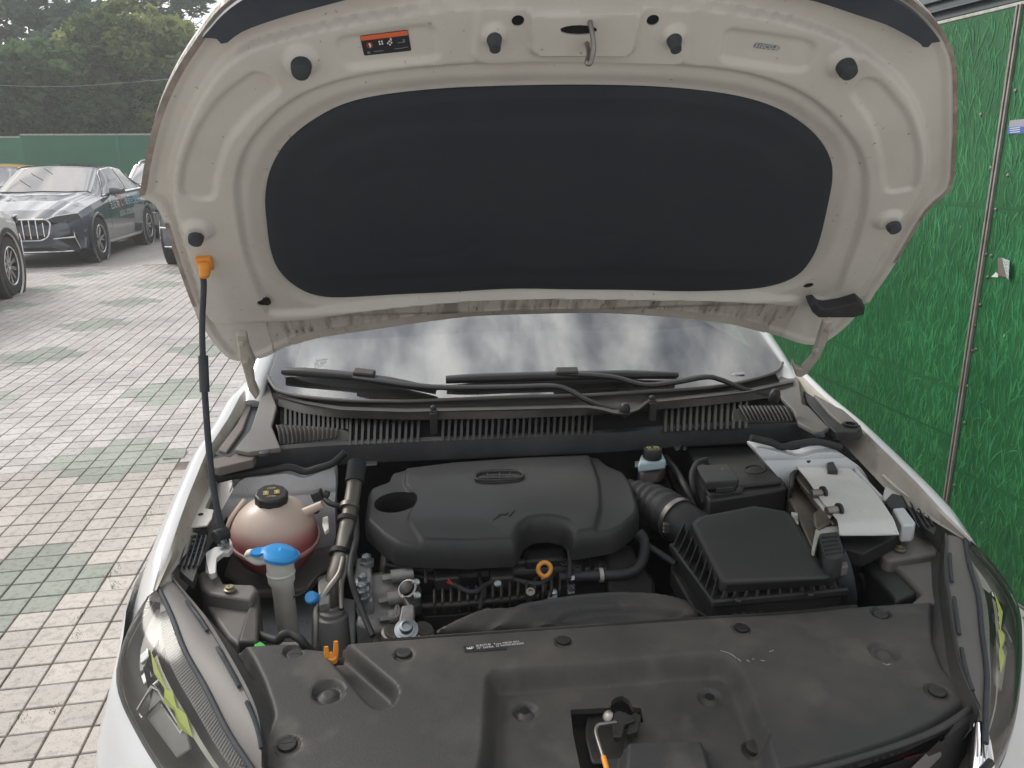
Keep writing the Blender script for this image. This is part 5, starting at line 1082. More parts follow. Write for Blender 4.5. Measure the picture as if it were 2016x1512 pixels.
# grille below the cover's front edge
gr = empty('grille', (0, 0, 0)); gr.parent = car; gr.location = -Vector(car['_base'])
fe = [(x, y+.012, .778) for x, y in ((-.49, .86), (-.40, .82), (-.2, .77), (0, .755), (.2, .77), (.40, .82), (.50, .875))]
mb = MB(); mb.loft([[(x*.86, y-.004, z) for x, y, z in fe], [(x*.86, y-.012, z-.02) for x, y, z in fe]], 0, closed=False); mb.build('grille_edge', 'plastic_grey', gr)
for k in range(7):
    mb = MB(); mb.tube([(x, y-.02-.004*k, z-.03-.03*k) for x, y, z in fe], .006, 6, smooth=3); mb.build('grille_bar', 'plastic_black', gr, smooth=60)
mb = MB(); mb.loft([[(x, y+.03, .78) for x, y, z in fe], [(x, y+.01, .5) for x, y, z in fe]], 0, closed=False); mb.build('grille_back', 'bay_dark', gr)
mb = MB(); mb.prism(pts3([(1780, 1492), (1812, 1484), (1815, 1490), (1790, 1512)], .74), (0, 0, -.01)); mb.build('red_trim', 'print_red', gr)
for s in (-1, 1):
    mb = MB(); mb.tube([(s*.515, .915, .775), (s*.49, .87, .740), (s*.455, .82, .69), (s*.42, .78, .62)], [.008, .017, .020, .018], 8, smooth=4, flat=.5); mb.build('chrome_trim', 'chrome', gr, smooth=60)
# rubber roll along the cover's right front edge
tubepx('front_edge_seal', [(1470, 1549), (1600, 1518), (1700, 1490), (1782, 1463), (1850, 1434), (1905, 1398), (1924, 1375)], .786, .0048, 'plastic_panel')
tubepx('front_edge_seal', [(470, 1514), (560, 1538), (700, 1556)], .786, .006, 'plastic_panel')
# ---------------------------------------------------------------- headlights
lens = bpy.data.materials.new('lamp_lens'); lens.use_nodes = True; nt = lens.node_tree; nt.nodes.clear(); o_ = nt.nodes.new('ShaderNodeOutputMaterial'); tr_ = nt.nodes.new('ShaderNodeBsdfTransparent'); tr_.inputs[0].default_value = (.86, .86, .85, 1)
gs = nt.nodes.new('ShaderNodeBsdfGlossy'); gs.inputs['Roughness'].default_value = .13; fr = nt.nodes.new('ShaderNodeFresnel'); fr.inputs['IOR'].default_value = 1.27; ms = nt.nodes.new('ShaderNodeMixShader'); df = nt.nodes.new('ShaderNodeBsdfDiffuse'); df.inputs[0].default_value = (.6, .58, .55, 1); m0 = nt.nodes.new('ShaderNodeMixShader'); m0.inputs[0].default_value = .03; nt.links.new(tr_.outputs[0], m0.inputs[1]); nt.links.new(df.outputs[0], m0.inputs[2])
nt.links.new(fr.outputs[0], ms.inputs[0]); nt.links.new(m0.outputs[0], ms.inputs[1]); nt.links.new(gs.outputs[0], ms.inputs[2]); nt.links.new(ms.outputs[0], o_.inputs[0]); MATS['lamp_lens'] = lens
STR = [(.742, 1.355, .846), (.716, 1.315, .846), (.655, 1.225, .842), (.60, 1.13, .838), (.545, 1.03, .828), (.52, .97, .818), (.51, .915, .800)]   # inner rim of the lamp housing
STR = resamp(STR, NI)
def headlight(s):
    S = lambda P: [np.array((s*p[0], p[1], p[2])) for p in P]
    hl = empty('headlight', (0, 0, 0)); hl.parent = car; hl.location = -Vector(car['_base'])
    def between(t, bulge, inset=0.):
        R = []
        for i in range(NI):
            a, b = HIr[i], HEr[i]; p = a+(b-a)*t; n = np.array((.62, -.45, .62)); k = math.sin(math.pi*min(max(t, 0), 1)); R.append(p+n*(bulge*k*math.sin(math.pi*(i+.5)/NI)**.5)-n*inset)
        return R
    mb = MB(); mb.loft([S(between(t, .030)) for t in np.linspace(-.02, 1.0, 12)], 0, closed=False); face_to(mb.build('lens', 'lamp_lens', hl, smooth=60), (s*.6, -.4, .65))
    mb = MB(); top = [HIr+(STR-HIr)*t+np.array((0, 0, .004*math.sin(math.pi*t))) for t in np.linspace(0, 1, 6)]; mb.loft([S(R) for R in top]+[S([p-np.array((0, 0, .05)) for p in STR])], 0, closed=False); mb.build('housing', 'lamp_shell', hl, smooth=50)
    mb = MB(); mb.tube(S([p+np.array((0, 0, .003)) for p in HIr]), .0042, 8); mb.build('lens_edge', 'rubber_grey', hl, smooth=60)
    mb = MB(); mb.tube(S([p-np.array((.004, 0, .003)) for p in HEr]), .004, 8); mb.build('lens_rim', 'rubber', hl, smooth=60)
    # finned reflector band next to the housing, then a dark bowl
    mb = MB(); mb.loft([S(between(t, .012, .012)) for t in (0, .12, .25)], 0, closed=False); mb.build('bezel', 'lamp_grey', hl, smooth=60)
    A_, B_ = between(.04, .012, .010), between(.24, .012, .010)
    fm = MB()
    for k in np.linspace(3, NI-4, 70):
        i = int(k); f_ = k-i; a = A_[i]*(1-f_)+A_[i+1]*f_; b = B_[i]*(1-f_)+B_[i+1]*f_; fm.tube(S([a, b]), .0014, 4)
    fo_ = fm.build('fins', 'lamp_grey', hl); fo_['kind'] = 'stuff'
    mb = MB(); mb.loft([S(between(t, .010, .012+.055*math.sin(math.pi*min(1, (t-.25)/.75)))) for t in (.25, .4, .55, .7, .85, 1.0)], 0, closed=False); mb.build('bowl', 'lamp_inner', hl, smooth=60)
    # light guide: pale blade; marker lenses carry a painted yellow-green reflection
    G = [between(.33, .014, .008), between(.42, .016, .012)]
    mb = MB(); w2_ = np.linspace(1, .55, NI-9)
    mb.loft([S([(a+b)/2+(a-b)/2*w_ for a, b, w_ in zip(G[0][8:NI-1], G[1][8:NI-1], w2_)]), S([(a+b)/2+(b-a)/2*w_ for a, b, w_ in zip(G[0][8:NI-1], G[1][8:NI-1], w2_)])], 0, closed=False); mb.build('light_guide', 'guide_cream', hl, smooth=60)
    for k_, (i0, i1) in enumerate(((7, 13), (12, 15), (14, 18))):
        mb = MB(); n = np.array((.62, -.45, .62))*.006; A0, A1 = between(.31 if k_ else .345, .014, .004), between(.47 if k_ else .41, .016, .007); m0, m1 = (A0[i0]+A1[i0])/2, (A0[i1]+A1[i1])/2; im = (i0+i1)//2
        q = [m0, A0[im]+n*.3, m1, A1[im]+n*.3]; top = (A0[im]+A1[im])/2+n*1.2
        mb.add(S(q+[top]), [(0, 1, 4), (1, 2, 4), (2, 3, 4), (3, 0, 4)]); mb.build('marker_lens', 'green_reflection', hl, smooth=0)
    # pale reflector plate, small mirrors, clear upper chamber
    def bp(i, t, ins): return between(t, .012, ins)[i]
    mb = MB(); P = [bp(10, .60, .018), bp(12, .52, .018), bp(16, .52, .020), bp(17, .60, .022), bp(16, .82, .022), bp(11, .88, .020)]; mb.prism(S(P), -np.array((s*.62, -.45, .62))*.006); mb.build('reflector_plate', 'lamp_plate', hl, bevel=.002)
    mb = MB(); P = [bp(10, .56, .012), bp(11, .50, .012), bp(16, .50, .014), bp(16, .53, .014), bp(12, .55, .012), bp(11, .90, .014), bp(10, .90, .014)]; mb.tube(S(P+[P[0]]), .0028, 6); mb.build('plate_frame', 'chrome', hl, smooth=60)
    for i, t in ((8, .58), (9, .50), (6, .55)):
        mb = MB(); P = [bp(i, t-.05, .014), bp(i+1, t-.05, .014), bp(i+1, t+.10, .014), bp(i, t+.10, .014)]; mb.prism(S(P), -np.array((s*.62, -.45, .62))*.008); mb.build('mirror', 'chrome', hl, bevel=.002)
    mb = MB(); mb.loft([S([bp(i, t, .020+.012*math.sin(math.pi*(t-.3)/.5)) for i in range(1, 8)]) for t in (.30, .45, .60, .75)], 0, closed=False); mb.build('upper_chamber', 'lamp_plate', hl, smooth=60)
    # ledge that meets the front cover
    mb = MB(); mb.loft([S([p-np.array((0, 0, .004)) for p in STR]), S([p+np.array((-.006, 0, -.036)) for p in STR]), S([p+np.array((-.05, -.02, -.056)) for p in STR])], 0, closed=False); mb.build('ledge', 'plastic_panel', hl, smooth=40)
    # ribbed strip and slots on the housing rim
    mb = MB(); mid = STR+(HIr-STR)*.10; mb.loft([S(STR), S([p+np.array((0, 0, .005)) for p in STR]), S([p+np.array((0, 0, .005)) for p in mid]), S(mid)], 0, closed=False); mb.build('rim_strip', 'plastic_panel', hl, smooth=30)
    for i0, i1 in ((5, 11), (14, 20), (22, 27)):
        L_ = [STR[i]+(HIr[i]-STR[i])*.20+np.array((0, 0, .006)) for i in range(i0, i1+1)]; mb = MB(); mb.tube(S(L_), .0032, 6); mb.build('rim_rail', 'rubber_grey', hl, smooth=60)
    return hl
for s in (-1, 1): headlight(s)
# ---------------------------------------------------------------- engine and what surrounds it
EO = np.array((0, 1.45, .808)); ES = .12; EX, EY, EN = np.array((1., 0, 0)), np.array((0, 1., ES)), np.array((0, -ES, 1.))
def E2(u, v, h=.034):
    p = PP(u, v, EO+EN*h, EN)-EN*h; return np.array((p[0], p[1]-EO[1]))
epoly = lambda px: [E2(u, v) for u, v in px]
ec_px = [(724, 957), (740, 950), (762, 943), (768, 926), (797, 919), (894, 907), (1024, 898), (1154, 893), (1183, 896), (1199, 911), (1231, 924), (1248, 950), (1261, 993), (1257, 1022), (1231, 1057), (1205, 1069), (1160, 1077), (1124, 1083), (1121, 1070), (1108, 1053), (1079, 1045), (1050, 1049), (1030, 1062), (1022, 1080), (1017, 1094), (927, 1099), (807, 1096), (778, 1090), (749, 1070), (722, 1042), (717, 1018), (720, 980)]
ec_ol = [E2(*p, float(np.interp(p[1], [985, 1050], [.032, .004]))) for p in fillet(ec_px, 6, 2)]
oil = ellipse(*E2(779, 986), .047, .043, 30)
mid_p = fillet(epoly([(800, 905), (795, 955), (822, 985), (800, 1020), (838, 1078), (840, 1110), (1165, 1110), (1170, 1050), (1184, 1000), (1180, 950), (1160, 890)]), .02)
vent = ellipse(*E2(982, 936), .052, .0155, 28, -.02)
def ec_h(x, y):
    P = np.stack([x, y], 1); d = sdf(P, ec_ol)[0]
    z = .028*np.sqrt(np.clip(1-(1-np.clip(-d/.013, 0, 1))**2, 0, 1))
    z = z+.008*(1-sstep(-.006, .003, sdf(P, mid_p)[0]))*sstep(-.004, -.018, d)
    z = z+.006*np.cos(np.clip((x+.12)*3.2, -1.5, 1.5))*sstep(0, -.10, d)
    z = z-.008*(1-sstep(-.004, .003, sdf(P, vent)[0]))
    z = z-.004*np.exp(-((x-(-.02)-.10*y)/.004)**2)*sstep(.12, .02, y)*.3
    return z
eng = empty('engine', (0, 0, 0)); eng.parent = car; eng.location = -Vector(car['_base'])
ec = hfield('engine_cover', (EO, EX, EY, EN), ec_ol, ec_h, .0036, 'plastic_cover', eng, holes=[oil], skirt=.022)
def ec_at(u, v, o=0.):
    c = E2(u, v); h = float(ec_h(np.array([c[0]]), np.array([c[1]]))[0]); return PP(u, v, EO+EN*(h+o), EN)
mb = MB(); c = E2(779, 986); R0 = [EO+EX*q[0]+EY*q[1]+EN*.026 for q in ellipse(c[0], c[1], .0475, .0435, 30)]; R1 = [EO+EX*q[0]+EY*q[1]-EN*.05 for q in ellipse(c[0], c[1], .044, .040, 30)]
mb.loft([R0, R1], 0, False, True); mb.build('oil_well', 'bay_dark', eng, smooth=60)
mb = MB(); q = [ec_at(u, v, .004) for u, v in ((936, 938), (945, 931), (982, 928), (1022, 929), (1030, 935), (1022, 942), (982, 946), (943, 945))]; q = spline(q, 4); mb.tube(q+[q[0]], .0030, 8)
for k, (u, v) in enumerate(((960, 937), (983, 936), (1004, 935))): mb.tube([ec_at(u, v-7, .003), ec_at(u+1, v+7, .003)], .0016, 6)
for v in (933, 938, 942): mb.tube([ec_at(942, v, .001), ec_at(1024, v-2, .001)], .0014, 5)
mb.build('vent_grille', 'plastic_black', eng, smooth=60)
mb = MB()    # moulded emblem: three strokes
for (a, b, w_) in (((971, 1023), (984, 1013), .0014), ((980, 1011), (992, 1012), .0014), ((992, 1013), (1001, 1009), .0016), ((1003, 1015), (1012, 1004), .0018)): mb.tube([ec_at(*a, .0006), ec_at(*b, .0006)], w_, 6, flat=.4)
mb.build('emblem', 'plastic_black', eng, smooth=60)
# block under the cover: head, manifold with ribs, rails, bolts
mb = MB(); mb.box((-.12, 1.66, .60), (.54, .36, .32)); mb.build('engine_block', 'block_black', eng, bevel=.015)
slab('intake_manifold', [(760, 1100), (900, 1108), (1130, 1100), (1230, 1080), (1240, 1160), (1130, 1180), (900, 1210), (830, 1215), (800, 1160)], tilt(1.40, .712, .0), .10, 'block_black', eng, bevel=.012, fil=12)
for k in range(17):
    u = 852+k*16.5; slab('manifold_rib', [(u, 1158-k*1.5), (u+6, 1157-k*1.5), (u+6, 1186-k*1.8), (u, 1187-k*1.8)], tilt(1.38, .742, .4), .03, 'block_black', eng, bevel=.003)
tubepx('manifold_rail', [(826, 1194), (900, 1190), (1000, 1180), (1060, 1174)], .735, .007, 'block_black', eng)
tubepx('fuel_rail', [(760, 1112), (840, 1122), (960, 1112), (1060, 1106), (1110, 1104)], .765, .007, 'block_black', eng)
tubepx('harness', [(790, 1130), (850, 1140), (890, 1150), (930, 1166), (960, 1150), (1000, 1140), (1060, 1150), (1090, 1130)], .755, .0055, 'rubber', eng)
tubepx('harness', [(940, 1110), (945, 1140), (950, 1165), (945, 1200)], .750, .004, 'rubber', eng)
slab('coil_pack', [(850, 1110), (900, 1106), (905, 1135), (856, 1140)], .770, .03, 'block_black', eng, bevel=.005)
slab('coil_pack', [(960, 1104), (1010, 1100), (1012, 1135), (966, 1138)], .768, .03, 'block_black', eng, bevel=.005)
slab('coil_pack', [(1030, 1082), (1110, 1076), (1112, 1098), (1034, 1104)], .775, .03, 'block_black', eng, bevel=.006)
# bare wires
mb = MB()
for du, dv in ((0, 0), (-6, 2), (-4, -4)): mb.tube([PZ(891, 1150, .765), PZ(886+du, 1144+dv, .772)], .0012, 5)
mb.build('frayed_wire', 'print_red', eng)
# aluminium casting on the left with bolts
slab('timing_case', [(728, 1128), (792, 1124), (802, 1150), (800, 1215), (790, 1240), (736, 1240), (700, 1225), (716, 1160)], tilt(1.42, .725, .5), .10, 'cast_alu', eng, bevel=.008, fil=6)
slab('engine_mount', [(702, 1098), (728, 1094), (733, 1130), (735, 1180), (704, 1185), (696, 1140)], tilt(1.42, .755, .3), .06, 'cast_alu', eng, bevel=.006, fil=5)
slab('case_rib', [(733, 1128), (800, 1120), (800, 1127), (733, 1134)], .758, .03, 'cast_alu', eng, bevel=.002)
for (u, v, z) in ((714, 1142, .775), (712, 1160, .768), (722, 1104, .785), (712, 1172, .76)):
    mb = MB(); p = PZ(u, v, z); mb.lathe([(.016, -.01), (.016, 0), (.0105, .001), (.0105, .012), (.006, .014), (.003, .014)], p, (0, -.1, 1), 6 if v != 1172 else 12); mb.build('bolt', 'zinc', eng, smooth=20)
for (u, v, z, ln) in ((770, 1136, .765, .045), (764, 1180, .742, .045), (766, 1216, .722, .045)):
    mb = MB(); p = PZ(u, v, z); mb.lathe([(.014, .0), (.014, ln), (.010, ln), (.010, ln*.3)], p, (1, .1, .05), 16); mb.lathe([(.007, 0), (.007, -.018), (.003, -.02)], p, (1, .1, .05), 6); mb.build('bolt_sleeve', 'cast_alu', eng, smooth=25)
mb = MB(); mb.tube([PZ(u, v, .745) for u, v in ((781, 1193), (778, 1200), (778, 1212), (783, 1214), (786, 1205), (784, 1194), (781, 1193))], .003, 6, smooth=3); mb.build('lifting_eye', 'steel', eng)
# sensor with cap and two screws, strut bracket with big bolt
mb = MB(); p = PZ(803, 1160, .765); mb.lathe([(.020, -.02), (.020, .003), (.016, .004), (.016, .0)], p, (-.4, -.5, .8), 20, 0); mb.lathe([(.014, .0), (.014, .010), (.010, .012), (.002, .012)], p, (-.4, -.5, .8), 16, 1); mb.build('sensor', ['steel', 'block_black'], eng, smooth=40)
slab('sensor_body', [(796, 1136), (826, 1132), (830, 1185), (805, 1196), (792, 1178)], .758, .03, 'plastic_black', eng, bevel=.006)
for (u, v, z) in ((820, 1147, .775), (822, 1173, .770), (980, 1150, .775)):
    mb = MB(); p = PZ(u, v, z); mb.lathe([(.0072, 0), (.0072, .004), (.0055, .0055), (.0045, .0045), (.0005, .0045)], p, (0, -.55, .8), 16); mb.build('screw', 'zinc', eng, smooth=30)
slab('support_bracket', [(791, 1192), (812, 1188), (816, 1192), (814, 1262), (782, 1266), (785, 1222)], tilt(1.30, .735, .35), .035, 'cast_alu', eng, bevel=.004)
mb = MB(); p = PZ(800, 1240, .745); mb.lathe([(.022, -.01), (.022, .002), (.017, .003), (.017, .005), (.0125, .006), (.0115, .017), (.008, .018), (.007, .012), (.001, .012)], p, (0, -.5, .85), 24); mb.build('support_bolt', 'zinc', eng, smooth=30)
for (u0, v0, u1, v1) in ((772, 1250, 790, 1246), (832, 1244, 856, 1240)):
    mb = MB(); p = PZ(u0, v0, .71); 
    for k in range(4): mb.lathe([(.022, 0), (.022, .004), (.018, .006), (.018, .010)], p+np.array((0, .0, -.008*k)), (.3, -.2, 1), 20)
    mb.build('pulley', 'steel', eng, smooth=30)
tubepx('pin', [(838, 1106), (838, 1146)], .77, .003, 'steel', eng)
# dipstick
c0 = PZ(1072, 1121, .775); mb = MB(); R_ = [c0+np.array((.0132*math.cos(q)*(1-.18*max(0, -math.sin(q))), 0, .0140*math.sin(q))) for q in np.linspace(0, 6.2832, 33)]; R_ = [c0+np.array((p[0]-c0[0], .30*(p[2]-c0[2]), .95*(p[2]-c0[2]))) for p in R_]
mb.tube(R_, .0047, 10, cap=False); t0 = c0+np.array((0, -.004, -.0150)); mb.tube([t0, t0+np.array((.0, .005, -.022))], [.0075, .0065], 12); dp = mb.build('dipstick', 'dip_orange', eng, smooth=60)
mb = MB(); mb.tube([t0+np.array((0, .004, -.02)), t0+np.array((-.002, .02, -.12))], .0055, 8); mb.build('dipstick_tube', 'rusty', dp)
for (u, v) in ((1070, 1166),): slab('zinc_bracket', [(1077, 1162), (1096, 1160), (1098, 1176), (1078, 1178)], .735, .003, 'zinc', eng, bevel=.001)
mb = MB(); mb.lathe([(.0095, 0), (.0095, .002), (.0065, .003), (.0065, .010), (.003, .011)], PZ(1090, 1169, .737), (0, -.5, .8), 6); mb.build('bolt', 'zinc', eng, smooth=20)
mb = MB(); p = [PZ(u, v, .75) for u, v in ((1117, 1150), (1132, 1149), (1132, 1167), (1118, 1169))]; mb.prism(p, (0, .003, -.006)); mb.build('square_clip', 'zinc', eng, bevel=.001)
mb = MB(); mb.lathe([(.0065, 0), (.0065, .004), (.0045, .005), (.001, .003)], PZ(1125, 1158, .752), (0, -.5, .85), 18); mb.build('clip_plug', 'label_black', eng)
slab('white_tab', [(1123, 1134), (1131, 1133), (1131, 1139), (1124, 1140)], .765, .003, 'print_white', eng, bevel=0)
for (u, v) in ((1044, 1167), (1110, 1109), (1136, 1122)):
    mb = MB(); mb.lathe([(.0085, 0), (.0085, .006), (.005, .006), (.005, .002), (.001, .002)], PZ(u, v, .76), (0, -.6, .8), 16); mb.build('hollow_bolt', 'steel' if v > 1160 else 'block_black', eng, smooth=30)
# hoses round the right end of the engine
tubepx('vacuum_hose', [(1120, 1078), (1122, 1110), (1121, 1140)], [.80, .78, .765], .0042, 'rubber', eng)
tubepx('coolant_hose', [(1100, 1138), (1150, 1134), (1190, 1132), (1230, 1130), (1256, 1118), (1268, 1092), (1268, 1062), (1258, 1048)], [.755, .755, .757, .76, .77, .785, .80, .81], .0105, 'rubber', eng)
mb = MB(); mb.lathe([(.0145, -.004), (.0145, .004), (.0128, .004), (.0128, -.004)], PZ(1183, 1132, .757), (1, 0, 0), 18, cap=False); mb.build('hose_clamp', 'conn_grey', eng)
tubepx('hose', [(1042, 1180), (1050, 1150), (1062, 1136), (1090, 1128)], .75, .005, 'rubber', eng)
slab('thermostat', [(1190, 1078), (1245, 1070), (1262, 1110), (1290, 1140), (1290, 1180), (1200, 1180)], tilt(1.42, .745, .3), .09, 'block_black', eng, bevel=.012, fil=10)
for k in range(6): slab('stud_cap', [(1150+k*17, 1092+(k % 2)*16), (1162+k*17, 1090+(k % 2)*16), (1163+k*17, 1118), (1151+k*17, 1120)], .765-.004*k, .03, 'block_black', eng, bevel=.004)
# ---- intake hose to the air box
air = empty('air_intake', (0, 0, 0)); air.parent = car; air.location = -Vector(car['_base'])
hp = [PZ(1235, 985, .80), PZ(1268, 990, .805), PZ(1298, 1000, .808), PZ(1330, 1020, .808), PZ(1368, 1046, .80), PZ(1400, 1066, .79)]
hs = spline(hp, 10, False); rr_ = [.046+.004*(math.sin(k*1.25) > .2)*(k < 28) for k in range(len(hs))]; mb = MB(); mb.tube(hs, rr_, 26); mb.build('intake_hose', 'rubber', air, smooth=50)
i_ = 31; ax_ = hs[i_+1]-hs[i_-1]; mb = MB(); mb.lathe([(.048, -.006), (.0505, -.006), (.0505, .006), (.048, .006)], hs[i_], ax_, 36, cap=False); mb.box(hs[i_]+np.array((-.036, -.036, .0)), (.012, .014, .02)); mb.build('hose_clamp', 'steel', air, smooth=30)
for k in range(3):
    mb = MB(); mb.lathe([(.004, 0), (.004, .012)], hs[i_]+np.array((-.043, -.034, -.010+.008*k)), (1, -.3, 0), 10); mb.build('clamp_screw', 'steel', air)
# air box: rim, lid with sloping faces, fins
zr, zt_ = .790, .868
rim = [PZ(1402, 1191, zr), PZ(1672, 1167, zr), PZ(1560, 1030, zr), PZ(1316, 1076, zr)]
top_ = [PZ(1424, 1146, zt_-.030), PZ(1636, 1139, zt_-.030), PZ(1549, 1005, zt_), PZ(1484, 995, zt_), PZ(1376, 1016, zt_), PZ(1361, 1028, zt_)]
bot = [PZ(1418, 1172, zr+.012), PZ(1652, 1152, zr+.012), PZ(1575, 1030, zr+.02), PZ(1490, 1008, zr+.02), PZ(1372, 1030, zr+.02), PZ(1345, 1046, zr+.02)]
mb = MB(); n = 6; V = bot+top_; mb.add(V, [tuple(range(6, 12))]+[(i, (i+1) % n, (i+1) % n+n, i+n) for i in range(n)]+[tuple(range(5, -1, -1))]); lid = mb.build('air_box_lid', 'plastic_cover', air, bevel=.010, bseg=3)
mb = MB(); mb.prism([p+np.array((0, 0, .008)) for p in rim], (0, 0, -.016)); mb.build('air_box_rim', 'plastic_black', air, bevel=.004)
mb = MB(); cen_ = sum(rim)/4; mb.loft([[p+(cen_-p)*.04 for p in rim], [p+(cen_-p)*.10-np.array((0, 0, .20)) for p in rim]], 0, closed=True); mb.build('air_box_base', 'plastic_black', air, bevel=.006)
for k in range(11):
    t = (k+.6)/11.4; a = bot[0]+(bot[1]-bot[0])*t; b = rim[0]+(rim[1]-rim[0])*(t*.97+.015); mb = MB(); w_ = np.array((.0022, 0, 0)); mb.add([a-w_+np.array((0, -.001, .020)), a+w_+np.array((0, -.001, .020)), b+w_+np.array((0, .004, .008)), b-w_+np.array((0, .004, .008)), a-w_-np.array((0, 0, .02)), a+w_-np.array((0, 0, .02))], [(0, 1, 2, 3), (0, 3, 4), (1, 5, 2)]); mb.build('lid_fin', 'plastic_cover', air, smooth=0)
for k in range(8):
    t = (k+.5)/8; a = bot[0]+(bot[5]-bot[0])*t; b = rim[0]+(rim[3]-rim[0])*t; mb = MB(); w_ = np.array((0, .002, 0)); mb.add([a-w_+np.array((-.003, 0, .03)), a+w_+np.array((-.003, 0, .03)), b+w_+np.array((.004, 0, .008)), b-w_+np.array((.004, 0, .008)), a-w_-np.array((0, 0, .02)), a+w_-np.array((0, 0, .02))], [(0, 1, 2, 3), (0, 3, 4), (1, 5, 2)]); mb.build('lid_fin', 'plastic_cover', air, smooth=0)
for (u, v) in ((1452, 1185), (1594, 1173)):
    mb = MB(); mb.lathe([(.007, 0), (.007, .006), (.004, .008), (.001, .008)], PZ(u, v, zr+.008), (0, -.2, 1), 8); mb.build('lid_screw', 'plastic_black', air, smooth=20)
slab('air_box_bracket', [(1325, 1085), (1345, 1092), (1400, 1180), (1396, 1215), (1365, 1200), (1320, 1120)], tilt(1.40, .755, .1), .04, 'block_black', air, bevel=.005)
for k in range(4): slab('duct_rib', [(1440+k*17, 1198-k*2), (1450+k*17, 1197-k*2), (1452+k*17, 1208-k*2), (1442+k*17, 1209-k*2)], .765, .02, 'plastic_black', air, bevel=.002)
# ---- fan shroud behind the cover
fs_px = [(858, 1246), (900, 1224), (960, 1204), (1030, 1190), (1100, 1178), (1180, 1169), (1240, 1168), (1300, 1172), (1345, 1182), (1362, 1194), (1372, 1216), (1300, 1222), (1100, 1236), (960, 1244)]
SO, SN_ = np.array((0, 1.26, .755)), np.array((0, -.25, 1.))
s2 = lambda u, v: (lambda p: np.array((p[0], p[1]-SO[1])))(PP(u, v, SO, SN_))
fs_ol = [s2(*p) for p in spline(fs_px, 3)]; rec = spline([s2(*p) for p in ((1076, 1229), (1120, 1210), (1180, 1202), (1260, 1201), (1330, 1206), (1350, 1214), (1300, 1225), (1150, 1236))], 4)
wr_px = [((905, 1236), (960, 1206)), ((960, 1238), (1010, 1200)), ((985, 1242), (1040, 1206)), ((1040, 1238), (1085, 1215))]
def fs_h(x, y):
    P = np.stack([x, y], 1); d = sdf(P, fs_ol)[0]; z = .012*np.sqrt(np.clip(1-(1-np.clip(-d/.02, 0, 1))**2, 0, 1)); z = z-.014*(1-sstep(-.012, .003, sdf(P, rec)[0]))
    for k, (a, b) in enumerate(wr_px):
        a, b = s2(*a), s2(*b); e = b-a; t = np.clip(((P-a)@e)/(e@e), 0, 1); q = np.linalg.norm(P-a-t[:, None]*e, axis=1); z = z+(.006 if k % 2 == 0 else -.006)*np.exp(-(q/.010)**2)
    return z
hfield('fan_shroud', (SO, (1, 0, 0), (0, 1, .25), SN_), fs_ol, fs_h, .005, 'plastic_panel', car, skirt=.05)
# ---- battery and its fuse cover
bat = empty('battery', (0, 0, 0)); bat.parent = car; bat.location = -Vector(car['_base'])
slab('battery_case', [(1350, 880), (1480, 876), (1547, 950), (1550, 962), (1395, 985), (1385, 960)], .858, .17, 'plastic_black', bat, bevel=.006)
slab('battery_lid', [(1352, 884), (1478, 880), (1540, 948), (1400, 962)], .868, .010, 'plastic_black', bat, bevel=.004)
mb = MB(); R_ = [PZ(*q, .8695) for q in ellipse(1486, 924, 20, 8, 28)]; mb.tube(R_+[R_[0]], .0018, 6); textmesh(mb, 'AGM', PZ(1486, 924, .869), (1, 0, 0), (.3, .9, 0), .014, 0); mb.build('battery_emblem', 'plastic_cover', bat)
slab('fuse_cover', [(1370, 918), (1378, 915), (1430, 913), (1437, 918), (1455, 943), (1452, 946), (1392, 949), (1386, 944)], .892, .020, 'plastic_cover', bat, bevel=.003)
mb = MB(); p = PZ(1422, 924, .8925); textmesh(mb, '+', p, (1, 0, 0), (.2, .9, 0), .03, 0); mb.build('plus_mark', 'rusty', bat, smooth=0)
slab('fuse_box', [(1386, 948), (1455, 944), (1464, 958), (1463, 966), (1396, 972), (1388, 962)], .866, .07, 'plastic_black', bat, bevel=.004)
slab('fuse_latch', [(1408, 952), (1446, 949), (1447, 958), (1410, 961)], .880, .012, 'plastic_cover', bat, bevel=.002)
for k in range(4): slab('latch_tooth', [(1387, 962+k*7), (1395, 961+k*7), (1396, 965+k*7), (1388, 966+k*7)], .855-.012*k, .008, 'plastic_cover', bat, bevel=.001)
mb = MB(); mb.lathe([(.007, 0), (.007, .004), (.001, .006)], PZ(1391, 909, .872), (0, 0, 1), 14); mb.build('terminal', 'steel', bat)
slab('battery_tray', [(1300, 890), (1345, 885), (1390, 985), (1385, 1010), (1330, 960)], .80, .05, 'block_black', bat, bevel=.006)
for px_ in ([(1325, 876), (1341, 875), (1337, 884), (1330, 885)], [(1346, 880), (1351, 879), (1351, 884), (1345, 884)]): slab('clamp_tab', px_, .885, .003, 'zinc', bat, bevel=0)
# ---- brake fluid reservoir
res = empty('brake_reservoir', (0, 0, 0)); res.parent = car; res.location = -Vector(car['_base'])
c = PZ(1285, 882, .905); mb = MB(); mb.lathe([(.021, -.026), (.0225, -.024), (.0225, -.002), (.021, 0), (.0005, 0)], c, (0, 0, 1), 26); mb.build('cap', 'plastic_black', res, smooth=40)
mb = MB(); textmesh(mb, 'DOT 4', c+np.array((0, -.010, .0006)), (1, 0, 0), (0, 1, 0), .009, 0)
for dx, rx in ((.009, .0062), (-.009, .0055)):
    e = ellipse(c[0]+dx, c[1]+.003, rx, .0055, 16); i2 = ellipse(c[0]+dx, c[1]+.003, rx*.55, .003, 16); mb.loft([[np.array((q[0], q[1], c[2]+.0007)) for q in e], [np.array((q[0], q[1], c[2]+.0007)) for q in i2]], 0)
mb.build('cap_print', 'print_yellow', res, smooth=0)
